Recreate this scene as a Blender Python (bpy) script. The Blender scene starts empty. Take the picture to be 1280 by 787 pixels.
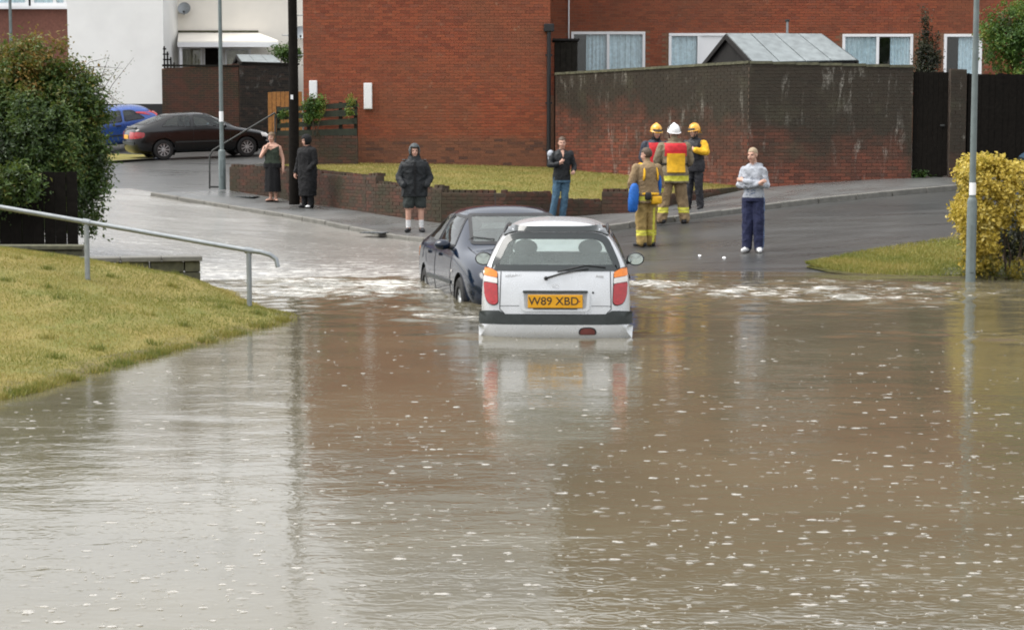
import bpy, bmesh, math, random
import numpy as np
from mathutils import Vector, Matrix
from mathutils.bvhtree import BVHTree
from mathutils.kdtree import KDTree
from mathutils.noise import noise as noise3

# ---------------------------------------------------------------- camera, world, sun, exposure
SC = bpy.context.scene
COL = SC.collection
F, CX, CY, HZ, CAMH = 2400.0, 640.0, 393.5, 172.0, 1.98
PITCH = math.atan((CY - HZ) / F)
cd = bpy.data.cameras.new('camera')
cam = bpy.data.objects.new('camera', cd)
COL.objects.link(cam)
cam.location = (0, 0, CAMH)
cam.rotation_euler = (math.pi / 2 - PITCH, 0, 0)
cd.sensor_width = 36.0
cd.lens = 36.0 * F / 1280.0
cd.clip_end = 2000.0
SC.camera = cam

SUN_EL, SUN_AZ = math.radians(60), math.radians(-95)     # azimuth from +Y towards +X
world = bpy.data.worlds.new('World')
SC.world = world
world.use_nodes = True
wn, wl = world.node_tree.nodes, world.node_tree.links
wn.clear()
sky = wn.new('ShaderNodeTexSky')
sky.sky_type = 'NISHITA'
sky.sun_disc = False
sky.sun_elevation = SUN_EL
sky.sun_rotation = SUN_AZ
sky.air_density = 1.0
sky.dust_density = 6.0
hs = wn.new('ShaderNodeHueSaturation')          # overcast: the same sky with its blue greyed out by cloud
hs.inputs['Saturation'].default_value = 0.42
gm = wn.new('ShaderNodeGamma')                  # cloud evens the sky out
gm.inputs['Gamma'].default_value = 0.35
bg = wn.new('ShaderNodeBackground')
bg.inputs['Strength'].default_value = 0.15
wo = wn.new('ShaderNodeOutputWorld')
wl.new(sky.outputs[0], hs.inputs['Color'])
wl.new(hs.outputs[0], gm.inputs[0])
wl.new(gm.outputs[0], bg.inputs[0])
wl.new(bg.outputs[0], wo.inputs[0])

sd = bpy.data.lights.new('sun', 'SUN')
sd.energy = 0.5
sd.angle = math.radians(40)
sd.color = (1.0, 0.97, 0.92)
sun = bpy.data.objects.new('sun', sd)
COL.objects.link(sun)
_d = Vector((math.sin(SUN_AZ) * math.cos(SUN_EL), math.cos(SUN_AZ) * math.cos(SUN_EL), math.sin(SUN_EL)))
sun.rotation_euler = _d.to_track_quat('Z', 'Y').to_euler()
sun.location = (0, 0, 30)

vs = SC.view_settings
vs.view_transform = 'Standard'
vs.look = 'None'
vs.gamma = 1.0
vs.use_curve_mapping = False
vs.exposure = 2.75
SC.cycles.max_bounces = 8
SC.cycles.transparent_max_bounces = 12
SC.cycles.caustics_reflective = False
SC.cycles.caustics_refractive = False
SC.cycles.use_denoising = True
SC.cycles.filter_width = 1.9

rng = np.random.default_rng(7)
random.seed(7)

# ---------------------------------------------------------------- measuring helpers
FWD = Vector((0, math.cos(PITCH), -math.sin(PITCH)))
UPV = Vector((0, math.sin(PITCH), math.cos(PITCH)))
CAM = Vector((0, 0, CAMH))


def ray(px, py):
    return FWD + Vector((1, 0, 0)) * ((px - CX) / F) + UPV * ((CY - py) / F)


def W(px, py, s):
    """point seen at a photo pixel whose scale is s pixels per metre"""
    return CAM + ray(px, py) * (F / s)


def on_z(px, py, z):
    r = ray(px, py)
    return CAM + r * ((z - CAMH) / r.z)


def at_y(px, py, Y):
    r = ray(px, py)
    return CAM + r * (Y / r.y)


def topx(P):
    v = Vector(P) - CAM
    d = v.dot(FWD)
    return CX + F * v.x / d, CY - F * v.dot(UPV) / d


class TPS:
    def __init__(self, pts, lam=0.02):
        P = np.array([tuple(p) for p in pts], float)
        self.c = P[:, :2]
        n = len(P)
        K = self._k(self.c, self.c) + lam * np.eye(n)
        A = np.zeros((n + 3, n + 3))
        A[:n, :n] = K
        A[:n, n] = 1
        A[:n, n + 1:] = self.c
        A[n, :n] = 1
        A[n + 1:, :n] = self.c.T
        b = np.zeros(n + 3)
        b[:n] = P[:, 2]
        self.w = np.linalg.solve(A, b)

    @staticmethod
    def _k(a, b):
        d2 = ((a[:, None, :] - b[None, :, :]) ** 2).sum(-1)
        return np.where(d2 > 1e-12, 0.5 * d2 * np.log(np.maximum(d2, 1e-12)), 0.0)

    def many(self, xy):
        xy = np.asarray(xy, float)
        out = np.empty(len(xy))
        n = len(self.c)
        for i in range(0, len(xy), 20000):
            q = xy[i:i + 20000]
            out[i:i + 20000] = self._k(q, self.c) @ self.w[:n] + self.w[n] + q @ self.w[n + 1:]
        return out

    def __call__(self, x, y):
        return float(self.many([(x, y)])[0])


def interp(xs, ys, x):
    return float(np.interp(x, xs, ys))


# ---------------------------------------------------------------- object helpers
def link(o, parent=None):
    COL.objects.link(o)
    if parent is not None:
        o.parent = parent
    return o


def tag(o, label=None, cat=None, group=None, kind=None):
    if label: o['label'] = label
    if cat: o['category'] = cat
    if group: o['group'] = group
    if kind: o['kind'] = kind
    return o


def empty(name, loc=(0, 0, 0), rz=0.0, label=None, cat=None, group=None, rot=None):
    o = bpy.data.objects.new(name, None)
    link(o)
    o.empty_display_size = 0.2
    o.location = loc
    o.rotation_euler = rot if rot else (0, 0, rz)
    return tag(o, label, cat, group)


def mesh_np(name, V, Fc, mats, parent=None, smooth=False, attr=None, midx=None):
    """numpy verts, numpy faces (all the same size) -> object; attr: {name: per-vertex float}"""
    V = np.asarray(V, np.float32)
    Fc = np.asarray(Fc, np.int32)
    me = bpy.data.meshes.new(name)
    k = Fc.shape[1]
    me.vertices.add(len(V))
    me.vertices.foreach_set('co', V.ravel())
    me.loops.add(Fc.size)
    me.loops.foreach_set('vertex_index', Fc.ravel())
    me.polygons.add(len(Fc))
    me.polygons.foreach_set('loop_start', np.arange(0, Fc.size, k, dtype=np.int32))
    if midx is not None:
        me.polygons.foreach_set('material_index', np.asarray(midx, np.int32))
    me.polygons.foreach_set('use_smooth', np.full(len(Fc), smooth))
    me.update(calc_edges=True)
    me.validate()
    for an, av in (attr or {}).items():
        a = me.attributes.new(an, 'FLOAT', 'POINT')
        a.data.foreach_set('value', np.asarray(av, np.float32))
    for m in (mats if isinstance(mats, (list, tuple)) else [mats]):
        me.materials.append(m)
    o = bpy.data.objects.new(name, me)
    return link(o, parent)


class MB:
    """collects polygons, builds ONE mesh object"""
    def __init__(self):
        self.v, self.f, self.m = [], [], []

    def add(self, verts, faces, mi=0, M=None):
        b = len(self.v)
        for q in verts:
            self.v.append(tuple(M @ Vector(q)) if M is not None else tuple(q))
        for fc in faces:
            self.f.append(tuple(i + b for i in fc))
            self.m.append(mi)
        return self

    def box(self, c, s, mi=0, M=None, rz=0.0, bev=0.0):
        x, y, z = s[0] / 2, s[1] / 2, s[2] / 2
        R = Matrix.Rotation(rz, 3, 'Z')
        cv = Vector(c)
        if bev <= 0:
            vs_ = [R @ Vector((sx * x, sy * y, sz * z)) + cv for sz in (-1, 1) for sy in (-1, 1) for sx in (-1, 1)]
            fs = [(0, 2, 3, 1), (4, 5, 7, 6), (0, 1, 5, 4), (2, 6, 7, 3), (0, 4, 6, 2), (1, 3, 7, 5)]
            return self.add(vs_, fs, mi, M)
        bm = bmesh.new()
        bmesh.ops.create_cube(bm, size=1.0)
        for q in bm.verts:
            q.co = Vector((q.co.x * s[0], q.co.y * s[1], q.co.z * s[2]))
        bmesh.ops.bevel(bm, geom=list(bm.edges), offset=bev, segments=2, affect='EDGES', profile=0.5)
        bm.verts.index_update()
        vs_ = [R @ q.co + cv for q in bm.verts]
        fs = [[q.index for q in fc.verts] for fc in bm.faces]
        bm.free()
        return self.add(vs_, fs, mi, M)

    def tube(self, pts, r, n=8, mi=0, M=None, cap=True):
        pts = [Vector(q) for q in pts]
        rs = r if isinstance(r, (list, tuple)) else [r] * len(pts)
        t0 = (pts[1] - pts[0]).normalized()
        ref = Vector((0, 0, 1)) if abs(t0.z) < 0.9 else Vector((1, 0, 0))
        u = t0.cross(ref).normalized()
        vs_, fs = [], []
        for i, q in enumerate(pts):
            t = (pts[min(i + 1, len(pts) - 1)] - pts[max(i - 1, 0)]).normalized()
            u = (u - t * u.dot(t)).normalized()
            w = t.cross(u)
            for k in range(n):
                a = 2 * math.pi * k / n
                vs_.append(q + (u * math.cos(a) + w * math.sin(a)) * rs[i])
        for i in range(len(pts) - 1):
            for k in range(n):
                fs.append((i * n + k, i * n + (k + 1) % n, (i + 1) * n + (k + 1) % n, (i + 1) * n + k))
        if cap:
            fs.append(tuple(range(n))[::-1])
            fs.append(tuple((len(pts) - 1) * n + k for k in range(n)))
        return self.add(vs_, fs, mi, M)

    def ell(self, c, r, nu=14, nv=9, mi=0, M=None, v0=0.0, v1=1.0):
        """ellipsoid (v0..v1: share of the polar range from the top)"""
        vs_, fs = [], []
        for j in range(nv + 1):
            th = math.pi * (v0 + (v1 - v0) * j / nv)
            for i in range(nu):
                ph = 2 * math.pi * i / nu
                vs_.append((c[0] + r[0] * math.sin(th) * math.cos(ph), c[1] + r[1] * math.sin(th) * math.sin(ph), c[2] + r[2] * math.cos(th)))
        for j in range(nv):
            for i in range(nu):
                fs.append((j * nu + i, (j + 1) * nu + i, (j + 1) * nu + (i + 1) % nu, j * nu + (i + 1) % nu))
        return self.add(vs_, fs, mi, M)

    def loft(self, rings, mi=0, M=None, cap=True, closed=True):
        n = len(rings[0])
        vs_ = [q for rg in rings for q in rg]
        fs = []
        for i in range(len(rings) - 1):
            for k in range(n if closed else n - 1):
                fs.append((i * n + k, i * n + (k + 1) % n, (i + 1) * n + (k + 1) % n, (i + 1) * n + k))
        if cap and closed:
            fs.append(tuple(range(n))[::-1])
            fs.append(tuple((len(rings) - 1) * n + k for k in range(n)))
        return self.add(vs_, fs, mi, M)

    def prism(self, poly, z0, z1, mi=0, M=None):
        n = len(poly)
        vs_ = [(x, y, z0) for x, y in poly] + [(x, y, z1) for x, y in poly]
        fs = [tuple(range(n))[::-1], tuple(range(n, 2 * n))] + [(k, (k + 1) % n, n + (k + 1) % n, n + k) for k in range(n)]
        return self.add(vs_, fs, mi, M)

    def build(self, name, mats, parent=None, smooth=False, angle=None):
        me = bpy.data.meshes.new(name)
        me.from_pydata(self.v, [], self.f)
        me.validate()
        for m in (mats if isinstance(mats, (list, tuple)) else [mats]):
            me.materials.append(m)
        if len(me.polygons) == len(self.m):
            me.polygons.foreach_set('material_index', self.m)
        bm = bmesh.new()
        bm.from_mesh(me)
        bmesh.ops.recalc_face_normals(bm, faces=bm.faces)
        bm.to_mesh(me)
        bm.free()
        if smooth:
            me.polygons.foreach_set('use_smooth', [True] * len(me.polygons))
            if angle is not None:
                try:
                    me.set_sharp_from_angle(angle=math.radians(angle))
                except Exception:
                    pass
        me.update()
        o = bpy.data.objects.new(name, me)
        return link(o, parent)


def evaluated(o):
    dg = bpy.context.evaluated_depsgraph_get()
    dg.update()
    me = bpy.data.meshes.new_from_object(o.evaluated_get(dg), depsgraph=dg)
    return me


def share(name, me, loc, rz, parent):
    o = bpy.data.objects.new(name, me)
    link(o, parent)
    o.location = loc
    o.rotation_euler = (0, 0, rz)
    return o


# ---------------------------------------------------------------- materials
class NT:
    def __init__(self, name):
        self.mat = bpy.data.materials.new(name)
        self.mat.use_nodes = True
        self.n, self.l = self.mat.node_tree.nodes, self.mat.node_tree.links
        self.n.clear()
        self.out = self.n.new('ShaderNodeOutputMaterial')

    def new(self, t, **kw):
        nd = self.n.new(t)
        for k, v in kw.items():
            setattr(nd, k, v)
        return nd

    def set(self, sock, v):
        if hasattr(v, 'is_output') or isinstance(v, bpy.types.NodeSocket):
            self.l.new(v, sock)
        elif v is not None:
            if isinstance(v, (tuple, list)) and len(v) == 3 and sock.type == 'RGBA':
                v = tuple(v) + (1,)
            sock.default_value = v
        return sock

    def math(self, op, a, b=None, c=None, clamp=False):
        nd = self.new('ShaderNodeMath', operation=op)
        nd.use_clamp = clamp
        for i, q in enumerate((a, b, c)):
            if q is not None:
                self.set(nd.inputs[i], q)
        return nd.outputs[0]

    def pos(self, scale=(1, 1, 1), space='world', loc=(0, 0, 0)):
        if space == 'world':
            src = self.new('ShaderNodeNewGeometry').outputs['Position']
        else:
            src = self.new('ShaderNodeTexCoord').outputs['Object']
        mp = self.new('ShaderNodeMapping')
        mp.inputs['Scale'].default_value = scale
        mp.inputs['Location'].default_value = loc
        self.l.new(src, mp.inputs[0])
        return mp.outputs[0]

    def noise(self, vec, scale, detail=4, rough=0.55, dist=0.0):
        nd = self.new('ShaderNodeTexNoise')
        self.l.new(vec, nd.inputs['Vector'])
        nd.inputs['Scale'].default_value = scale
        nd.inputs['Detail'].default_value = detail
        nd.inputs['Roughness'].default_value = rough
        nd.inputs['Distortion'].default_value = dist
        return nd.outputs['Fac']

    def ramp(self, fac, stops, interp='LINEAR'):
        nd = self.new('ShaderNodeValToRGB')
        cr = nd.color_ramp
        cr.interpolation = interp
        while len(cr.elements) < len(stops):
            cr.elements.new(0.5)
        for e, (p_, c_) in zip(cr.elements, stops):
            e.position = p_
            e.color = (c_, c_, c_, 1) if isinstance(c_, (int, float)) else tuple(c_) + (1,)
        self.l.new(fac, nd.inputs[0])
        return nd.outputs[0]

    def mix(self, fac, a, b, mode='MIX'):
        nd = self.new('ShaderNodeMix', data_type='RGBA', blend_type=mode)
        self.set(nd.inputs[0], fac)
        self.set(nd.inputs[6], a)
        self.set(nd.inputs[7], b)
        return nd.outputs[2]

    def attr(self, name):
        return self.new('ShaderNodeAttribute', attribute_name=name).outputs['Fac']

    def bump(self, h, strength=0.3, dist=0.02, normal=None):
        nd = self.new('ShaderNodeBump')
        nd.inputs['Strength'].default_value = strength
        nd.inputs['Distance'].default_value = dist
        self.l.new(h, nd.inputs['Height'])
        if normal is not None:
            self.l.new(normal, nd.inputs['Normal'])
        return nd.outputs[0]

    def bsdf(self, color, rough=0.6, metal=0.0, normal=None, spec=0.5, **kw):
        nd = self.new('ShaderNodeBsdfPrincipled')
        self.set(nd.inputs['Base Color'], color)
        self.set(nd.inputs['Roughness'], rough)
        self.set(nd.inputs['Metallic'], metal)
        self.set(nd.inputs['Specular IOR Level'], spec)
        if normal is not None:
            self.l.new(normal, nd.inputs['Normal'])
        for k, v in kw.items():
            self.set(nd.inputs[k.replace('_', ' ')], v)
        return nd.outputs[0]

    def done(self, shader):
        self.l.new(shader, self.out.inputs[0])
        return self.mat


def scl(c, k):
    return tuple(min(1.0, x * k) for x in c)


def plain(name, col, rough=0.6, var=0.25, scale=8.0, bump=0.15, metal=0.0, spec=0.4, dist=0.01, space='object', detail=5, **kw):
    t = NT(name)
    v = t.pos(space=space)
    n1 = t.noise(v, scale, detail)
    n2 = t.noise(v, scale * 0.13, 3)
    c = t.mix(t.ramp(n1, [(0.3, 0), (0.72, 1)]), scl(col, 1 - var), scl(col, 1 + var))
    c = t.mix(t.ramp(n2, [(0.35, 0), (0.7, var)]), c, scl(col, 0.6))
    nm = t.bump(n1, bump, dist) if bump > 0 else None
    r = t.math('MULTIPLY_ADD', n1, 0.2, rough - 0.1)
    return t.done(t.bsdf(c, r, metal, nm, spec, **kw))


def cloth(name, col, rough=0.85, wr=0.6):
    t = NT(name)
    v = t.pos(space='object')
    n1 = t.noise(v, 9, 3, 0.5, 0.6)
    n2 = t.noise(v, 140, 2)
    c = t.mix(t.ramp(n1, [(0.3, 0), (0.7, 1)]), scl(col, 0.78), scl(col, 1.18))
    n3 = t.noise(t.pos(space='object', scale=(1, 1, 0.45)), 22, 3, 0.6, 1.2)
    nm = t.bump(n1, wr, 0.03)
    nm = t.bump(n3, wr * 0.8, 0.012, nm)
    nm = t.bump(n2, 0.15, 0.003, nm)
    return t.done(t.bsdf(c, rough, 0, nm, 0.3))


def paint(name, col, rough=0.25, metal=0.0, coat=0.6, dirt=0.25):
    t = NT(name)
    v = t.pos(space='object')
    n1 = t.noise(v, 6, 5)
    n2 = t.noise(v, 260, 2)
    c = t.mix(t.ramp(n1, [(0.45, 0), (0.8, dirt)]), col, (0.16, 0.14, 0.11))
    drops = t.ramp(n2, [(0.6, 0), (0.72, 1)])
    nm = t.bump(drops, 0.04, 0.0015)
    r = t.math('MULTIPLY_ADD', n1, 0.12, rough - 0.06)
    return t.done(t.bsdf(c, r, metal, nm, 0.5, Coat_Weight=coat, Coat_Roughness=0.08))


def brick_mat(name, kind, src):
    """kind: red | yard | low ; src: 'object' (one brick per object) or 'mass' (tone attribute)"""
    t = NT(name)
    w = t.pos()
    if src == 'object':
        tone = t.new('ShaderNodeObjectInfo').outputs['Random']
    else:
        tone = t.attr('tone')
    sepn = t.new('ShaderNodeSeparateXYZ')
    t.l.new(t.new('ShaderNodeNewGeometry').outputs['Position'], sepn.inputs[0])
    X, Y, Z = sepn.outputs
    big = t.noise(w, 0.55, 4, 0.6)
    mid = t.noise(w, 2.3, 5, 0.6)
    fine = t.noise(w, 34, 4, 0.6)
    if kind == 'red':
        c = t.ramp(tone, [(0.0, (0.190, 0.046, 0.022)), (0.35, (0.270, 0.064, 0.028)), (0.75, (0.310, 0.078, 0.032)), (1.0, (0.22, 0.064, 0.036))])
        c = t.mix(t.ramp(big, [(0.40, 0), (0.66, 0.6)]), c, (0.180, 0.070, 0.034))
        pale = t.ramp(t.noise(w, 3.1, 6, 0.7), [(0.62, 0), (0.72, 0.5)])
        c = t.mix(pale, c, (0.36, 0.22, 0.14))
        # lower courses: browner damp bricks with a ragged upper edge
        h = t.math('ADD', Z, t.math('MULTIPLY', mid, 0.5))
        low = t.math('SUBTRACT', 1.0, t.ramp(t.math('MULTIPLY_ADD', h, 1.0, -1.9), [(0.24, 0), (0.40, 1)]))
        c = t.mix(t.math('MULTIPLY', low, 0.75), c, t.ramp(tone, [(0, (0.055, 0.04, 0.032)), (0.25, (0.12, 0.062, 0.038)), (1, (0.20, 0.085, 0.045))]))
    elif kind == 'yard':
        c = t.ramp(tone, [(0.0, (0.105, 0.034, 0.022)), (0.4, (0.185, 0.052, 0.030)), (0.8, (0.225, 0.062, 0.034)), (1.0, (0.12, 0.052, 0.036))])
        # algae and soot run down from the coping, more to the right of the corner
        h = t.math('ADD', Z, t.math('MULTIPLY_ADD', X, 0.15, -0.75))
        h = t.math('ADD', h, t.math('MULTIPLY', t.math('SUBTRACT', big, 0.5), 3.4))
        h = t.math('ADD', h, t.math('MULTIPLY', t.math('SUBTRACT', mid, 0.5), 1.1))
        dark = t.ramp(t.math('MULTIPLY', h, 0.25), [(0.25, 0.0), (0.48, 0.62), (0.64, 0.97)])
        c = t.mix(dark, c, t.mix(mid, (0.014, 0.012, 0.008), (0.034, 0.031, 0.019)))
        st = t.noise(t.pos(scale=(1.0, 1.0, 0.22)), 4.6, 6, 0.72, 0.4)
        st = t.math('MULTIPLY', t.ramp(st, [(0.55, 0), (0.66, 1)]), t.ramp(t.noise(w, 0.8, 2), [(0.42, 0), (0.55, 1)]))
        st = t.math('MULTIPLY', st, t.ramp(fine, [(0.36, 0.15), (0.58, 0.95)]))
        c = t.mix(t.math('MULTIPLY', st, 0.55), c, (0.40, 0.38, 0.33))
        gr = t.ramp(t.noise(w, 1.4, 4), [(0.55, 0), (0.72, 0.35)])
        c = t.mix(gr, c, (0.075, 0.072, 0.042))
    elif kind == 'soot':
        c = t.ramp(tone, [(0.0, (0.016, 0.015, 0.012)), (0.7, (0.035, 0.028, 0.020)), (1.0, (0.060, 0.036, 0.026))])
        c = t.mix(t.ramp(t.noise(w, 2.6, 6, 0.7), [(0.58, 0), (0.70, 0.6)]), c, (0.26, 0.25, 0.22))
    else:
        c = t.ramp(tone, [(0.0, (0.055, 0.036, 0.026)), (0.4, (0.080, 0.034, 0.023)), (0.8, (0.112, 0.042, 0.027)), (1.0, (0.058, 0.036, 0.026))])
        moss = t.ramp(t.noise(w, 1.7, 5, 0.65), [(0.42, 0.05), (0.62, 0.85)])
        c = t.mix(moss, c, t.mix(fine, (0.024, 0.022, 0.013), (0.052, 0.052, 0.026)))
    c = t.mix(t.ramp(fine, [(0.3, 0.28), (0.6, 0)]), c, (0.03, 0.02, 0.015))
    nm = t.bump(fine, 0.5, 0.006)
    return t.done(t.bsdf(c, 0.72, 0, nm, 0.35))


def foliage(name, stops, rough=0.55, trans=0.35):
    t = NT(name)
    c = t.ramp(t.attr('tone'), stops)
    b = t.bsdf(c, rough, 0, None, 0.4)
    tr = t.new('ShaderNodeBsdfTranslucent')
    t.l.new(t.mix(0.35, c, (0.3, 0.35, 0.05)), tr.inputs[0])
    mx = t.new('ShaderNodeMixShader')
    mx.inputs[0].default_value = trans
    t.l.new(b, mx.inputs[1])
    t.l.new(tr.outputs[0], mx.inputs[2])
    return t.done(mx.outputs[0])


def glass_mat(name, tint, fog=0.0, fogcol=(0.5, 0.55, 0.53), rough=0.02):
    t = NT(name)
    tr = t.new('ShaderNodeBsdfTransparent')
    t.set(tr.inputs[0], tint)
    d1 = t.new('ShaderNodeBsdfDiffuse')
    d2 = t.new('ShaderNodeBsdfTranslucent')
    n = t.noise(t.pos(space='object'), 5, 4)
    t.set(d1.inputs[0], fogcol)
    t.set(d2.inputs[0], fogcol)
    di = t.new('ShaderNodeMixShader')
    t.l.new(d1.outputs[0], di.inputs[1])
    t.l.new(d2.outputs[0], di.inputs[2])
    m1 = t.new('ShaderNodeMixShader')
    t.set(m1.inputs[0], t.math('MULTIPLY', t.math('MULTIPLY_ADD', n, 0.5, 0.75), fog))
    t.l.new(tr.outputs[0], m1.inputs[1])
    t.l.new(di.outputs[0], m1.inputs[2])
    gl = t.new('ShaderNodeBsdfGlossy')
    gl.inputs['Roughness'].default_value = rough
    gn = t.new('ShaderNodeNewGeometry')             # Schlick reflectance, the same from either side of the pane
    vd = t.new('ShaderNodeVectorMath', operation='DOT_PRODUCT')
    t.l.new(gn.outputs['Normal'], vd.inputs[0])
    t.l.new(gn.outputs['Incoming'], vd.inputs[1])
    ci = t.math('SUBTRACT', 1.0, t.math('ABSOLUTE', vd.outputs['Value']), clamp=True)
    fz = t.math('MULTIPLY_ADD', t.math('POWER', ci, 5.0), 0.95, 0.05)
    m2 = t.new('ShaderNodeMixShader')
    t.l.new(fz, m2.inputs[0])
    t.l.new(m1.outputs[0], m2.inputs[1])
    t.l.new(gl.outputs[0], m2.inputs[2])
    return t.done(m2.outputs[0])


M = {}
for k_ in ('red', 'yard', 'low', 'soot'):
    M['brick_' + k_ + '_one'] = brick_mat('brick_' + k_ + '_single', k_, 'object')
    M['brick_' + k_ + '_mass'] = brick_mat('brick_' + k_ + '_work', k_, 'mass')
M['mortar'] = plain('mortar_red', (0.21, 0.110, 0.065), 0.9, 0.3, 20, 0.4, space='world')
M['mortar_dark'] = plain('mortar_dark', (0.075, 0.055, 0.040), 0.9, 0.4, 9, 0.4, space='world')
M['render_white'] = plain('render_white', (0.84, 0.84, 0.81), 0.85, 0.04, 1.3, 0.25, space='world')
M['render_cream'] = plain('render_cream', (0.83, 0.79, 0.71), 0.85, 0.05, 1.1, 0.2, space='world')
M['plinth'] = plain('plinth_black', (0.025, 0.025, 0.025), 0.7)
M['upvc'] = plain('white_upvc', (0.80, 0.81, 0.82), 0.35, 0.04, 3, 0.02)
M['pane'] = glass_mat('window_glass', (0.93, 0.96, 0.96))
M['curtain'] = plain('net_curtain', (0.66, 0.77, 0.84), 0.9, 0.18, 12, 0.3)
M['room_shade'] = plain('dark_room', (0.03, 0.03, 0.03), 0.9)
M['curtain_warm'] = plain('beige_curtain', (0.50, 0.44, 0.32), 0.9, 0.2, 10, 0.3)
M['roof'] = plain('roof_tiles', (0.085, 0.065, 0.055), 0.7, 0.3, 6, 0.4)
M['asphalt'] = None
M['slate'] = plain('wet_slate', (0.16, 0.16, 0.165), 0.38, 0.25, 5, 0.2)
M['wood_black'] = plain('creosoted_timber', (0.010, 0.0085, 0.007), 0.85, 0.4, 14, 0.4, spec=0.08)
M['wood_dark'] = plain('dark_stained_timber', (0.022, 0.020, 0.016), 0.8, 0.4, 10, 0.4, spec=0.12)
M['wood_green'] = plain('algae_timber', (0.032, 0.038, 0.026), 0.8, 0.4, 10, 0.4)
M['wood_orange'] = plain('orange_timber', (0.36, 0.17, 0.045), 0.7, 0.3, 12, 0.3)
M['galv'] = plain('galvanised_steel', (0.27, 0.29, 0.30), 0.45, 0.15, 18, 0.1, metal=0.55)
M['grey_paint'] = plain('grey_green_paint', (0.135, 0.165, 0.165), 0.45, 0.15, 9, 0.08)
M['iron'] = plain('dark_iron', (0.03, 0.032, 0.03), 0.55)
M['concrete'] = plain('concrete', (0.15, 0.145, 0.128), 0.7, 0.25, 9, 0.35, space='world')
M['stone_moss'] = plain('mossy_stone', (0.10, 0.098, 0.062), 0.85, 0.5, 11, 0.6, space='world')
M['sheet_roof'] = plain('weathered_sheet', (0.20, 0.225, 0.23), 0.45, 0.25, 5, 0.1)
M['felt'] = plain('black_felt', (0.018, 0.017, 0.016), 0.8)
M['black'] = plain('black_plastic', (0.012, 0.012, 0.013), 0.5, 0.2, 20, 0.05)
M['rubber'] = plain('tyre_rubber', (0.018, 0.018, 0.018), 0.7, 0.2, 30, 0.2)
M['hub'] = plain('hubcap_silver', (0.55, 0.57, 0.58), 0.35, 0.1, 12, 0.02, metal=0.5)
M['chrome'] = plain('chrome', (0.6, 0.6, 0.6), 0.15, 0.05, 5, 0, metal=1.0)
M['lens_red'] = plain('lens_red', (0.36, 0.012, 0.018), 0.18, 0.2, 30, 0.05, Coat_Weight=0.6)
M['lens_amber'] = plain('lens_amber', (0.72, 0.20, 0.015), 0.2, 0.15, 30, 0.05, Coat_Weight=0.5)
M['lens_clear'] = plain('lens_clear', (0.62, 0.60, 0.58), 0.2, 0.1, 30, 0.05, Coat_Weight=0.5)
M['plate_yellow'] = plain('plate_yellow', (0.68, 0.33, 0.012), 0.4, 0.08, 12, 0.02)
M['ink'] = plain('plate_black', (0.03, 0.025, 0.02), 0.5)
M['skin'] = plain('skin', (0.50, 0.29, 0.215), 0.55, 0.10, 20, 0.05)
M['lip'] = plain('lip', (0.33, 0.12, 0.10), 0.5)
M['eye'] = plain('eye_dark', (0.05, 0.035, 0.03), 0.3)
M['stem'] = plain('bark', (0.075, 0.055, 0.038), 0.85, 0.4, 16, 0.5)

# ================================================================ TERRAIN
def lift(p, dz):
    return (p[0], p[1], p[2] + dz)


KERB = 0.10
ctrl = []
for px_, py_ in ((340, 345), (430, 344), (530, 345), (680, 344), (800, 342), (1000, 340), (1200, 345), (1500, 352)):
    ctrl.append(lift(on_z(px_, py_, 0.0), KERB))
for px_, py_, s_ in ((940, 314, 75), (808, 309, 71.4), (840, 279, 67), (205, 200, 41), (302, 190, 38.5), (1210, 292, 74), (1030, 326, 80)):
    ctrl.append(lift(W(px_, py_, s_), KERB))
for px_, py_, s_ in ((868, 263, 60.5), (519, 291, 62), (341, 253, 53), (277, 236, 51), (450, 267, 57.5), (701, 276, 61),
                     (1000, 249, 61), (1200, 231, 58.5), (1140, 223, 57)):
    ctrl.append(tuple(W(px_, py_, s_)))
ctrl += [lift(W(185, 184, 37.4), KERB), lift(W(130, 193, 37.9), KERB)]
ctrl += [(0, 21, -0.35), (-3, 24, -0.2), (6, 23, -0.25), (13, 22, -0.25), (0, 4, -0.6), (12, 4, -0.6), (-8, 4, -0.5),
         (-14, 70, 2.2), (-10, 71, 2.4), (-20, 77, 2.6), (0, 80, 3.2), (25, 80, 3.0), (-40, 60, 2.6), (-12, 30, 0.75),
         (-30, 30, 1.4), (35, 30, 0.7), (30, 50, 1.9), (8, 50, 1.6), (60, 20, 0.4), (-50, 5, 0.5), (0, 110, 3.6), (0, -10, -0.6)]
G = TPS(ctrl, 0.6)


def ground_at(px, py, dz=0.0):
    r = ray(px, py)
    a, b = 12.0, 110.0
    prev = a
    for i in range(1, 400):
        t_ = a + (b - a) * i / 400
        P = CAM + r * t_
        if P.z <= G(P.x, P.y) + dz:
            lo, hi = prev, t_
            for _ in range(24):
                mid = 0.5 * (lo + hi)
                P = CAM + r * mid
                if P.z <= G(P.x, P.y) + dz: hi = mid
                else: lo = mid
            return CAM + r * hi
        prev = t_
    return CAM + r * b


def z_over(P, py):
    """height above the point P (same depth) that is seen at pixel row py"""
    d = (Vector(P) - CAM).dot(FWD)
    # solve z so that the projection has row py, keeping x,y of P
    lo, hi = -3.0, 12.0
    for _ in range(40):
        m_ = 0.5 * (lo + hi)
        if topx((P[0], P[1], m_))[1] > py: lo = m_
        else: hi = m_
    return 0.5 * (lo + hi)


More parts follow.
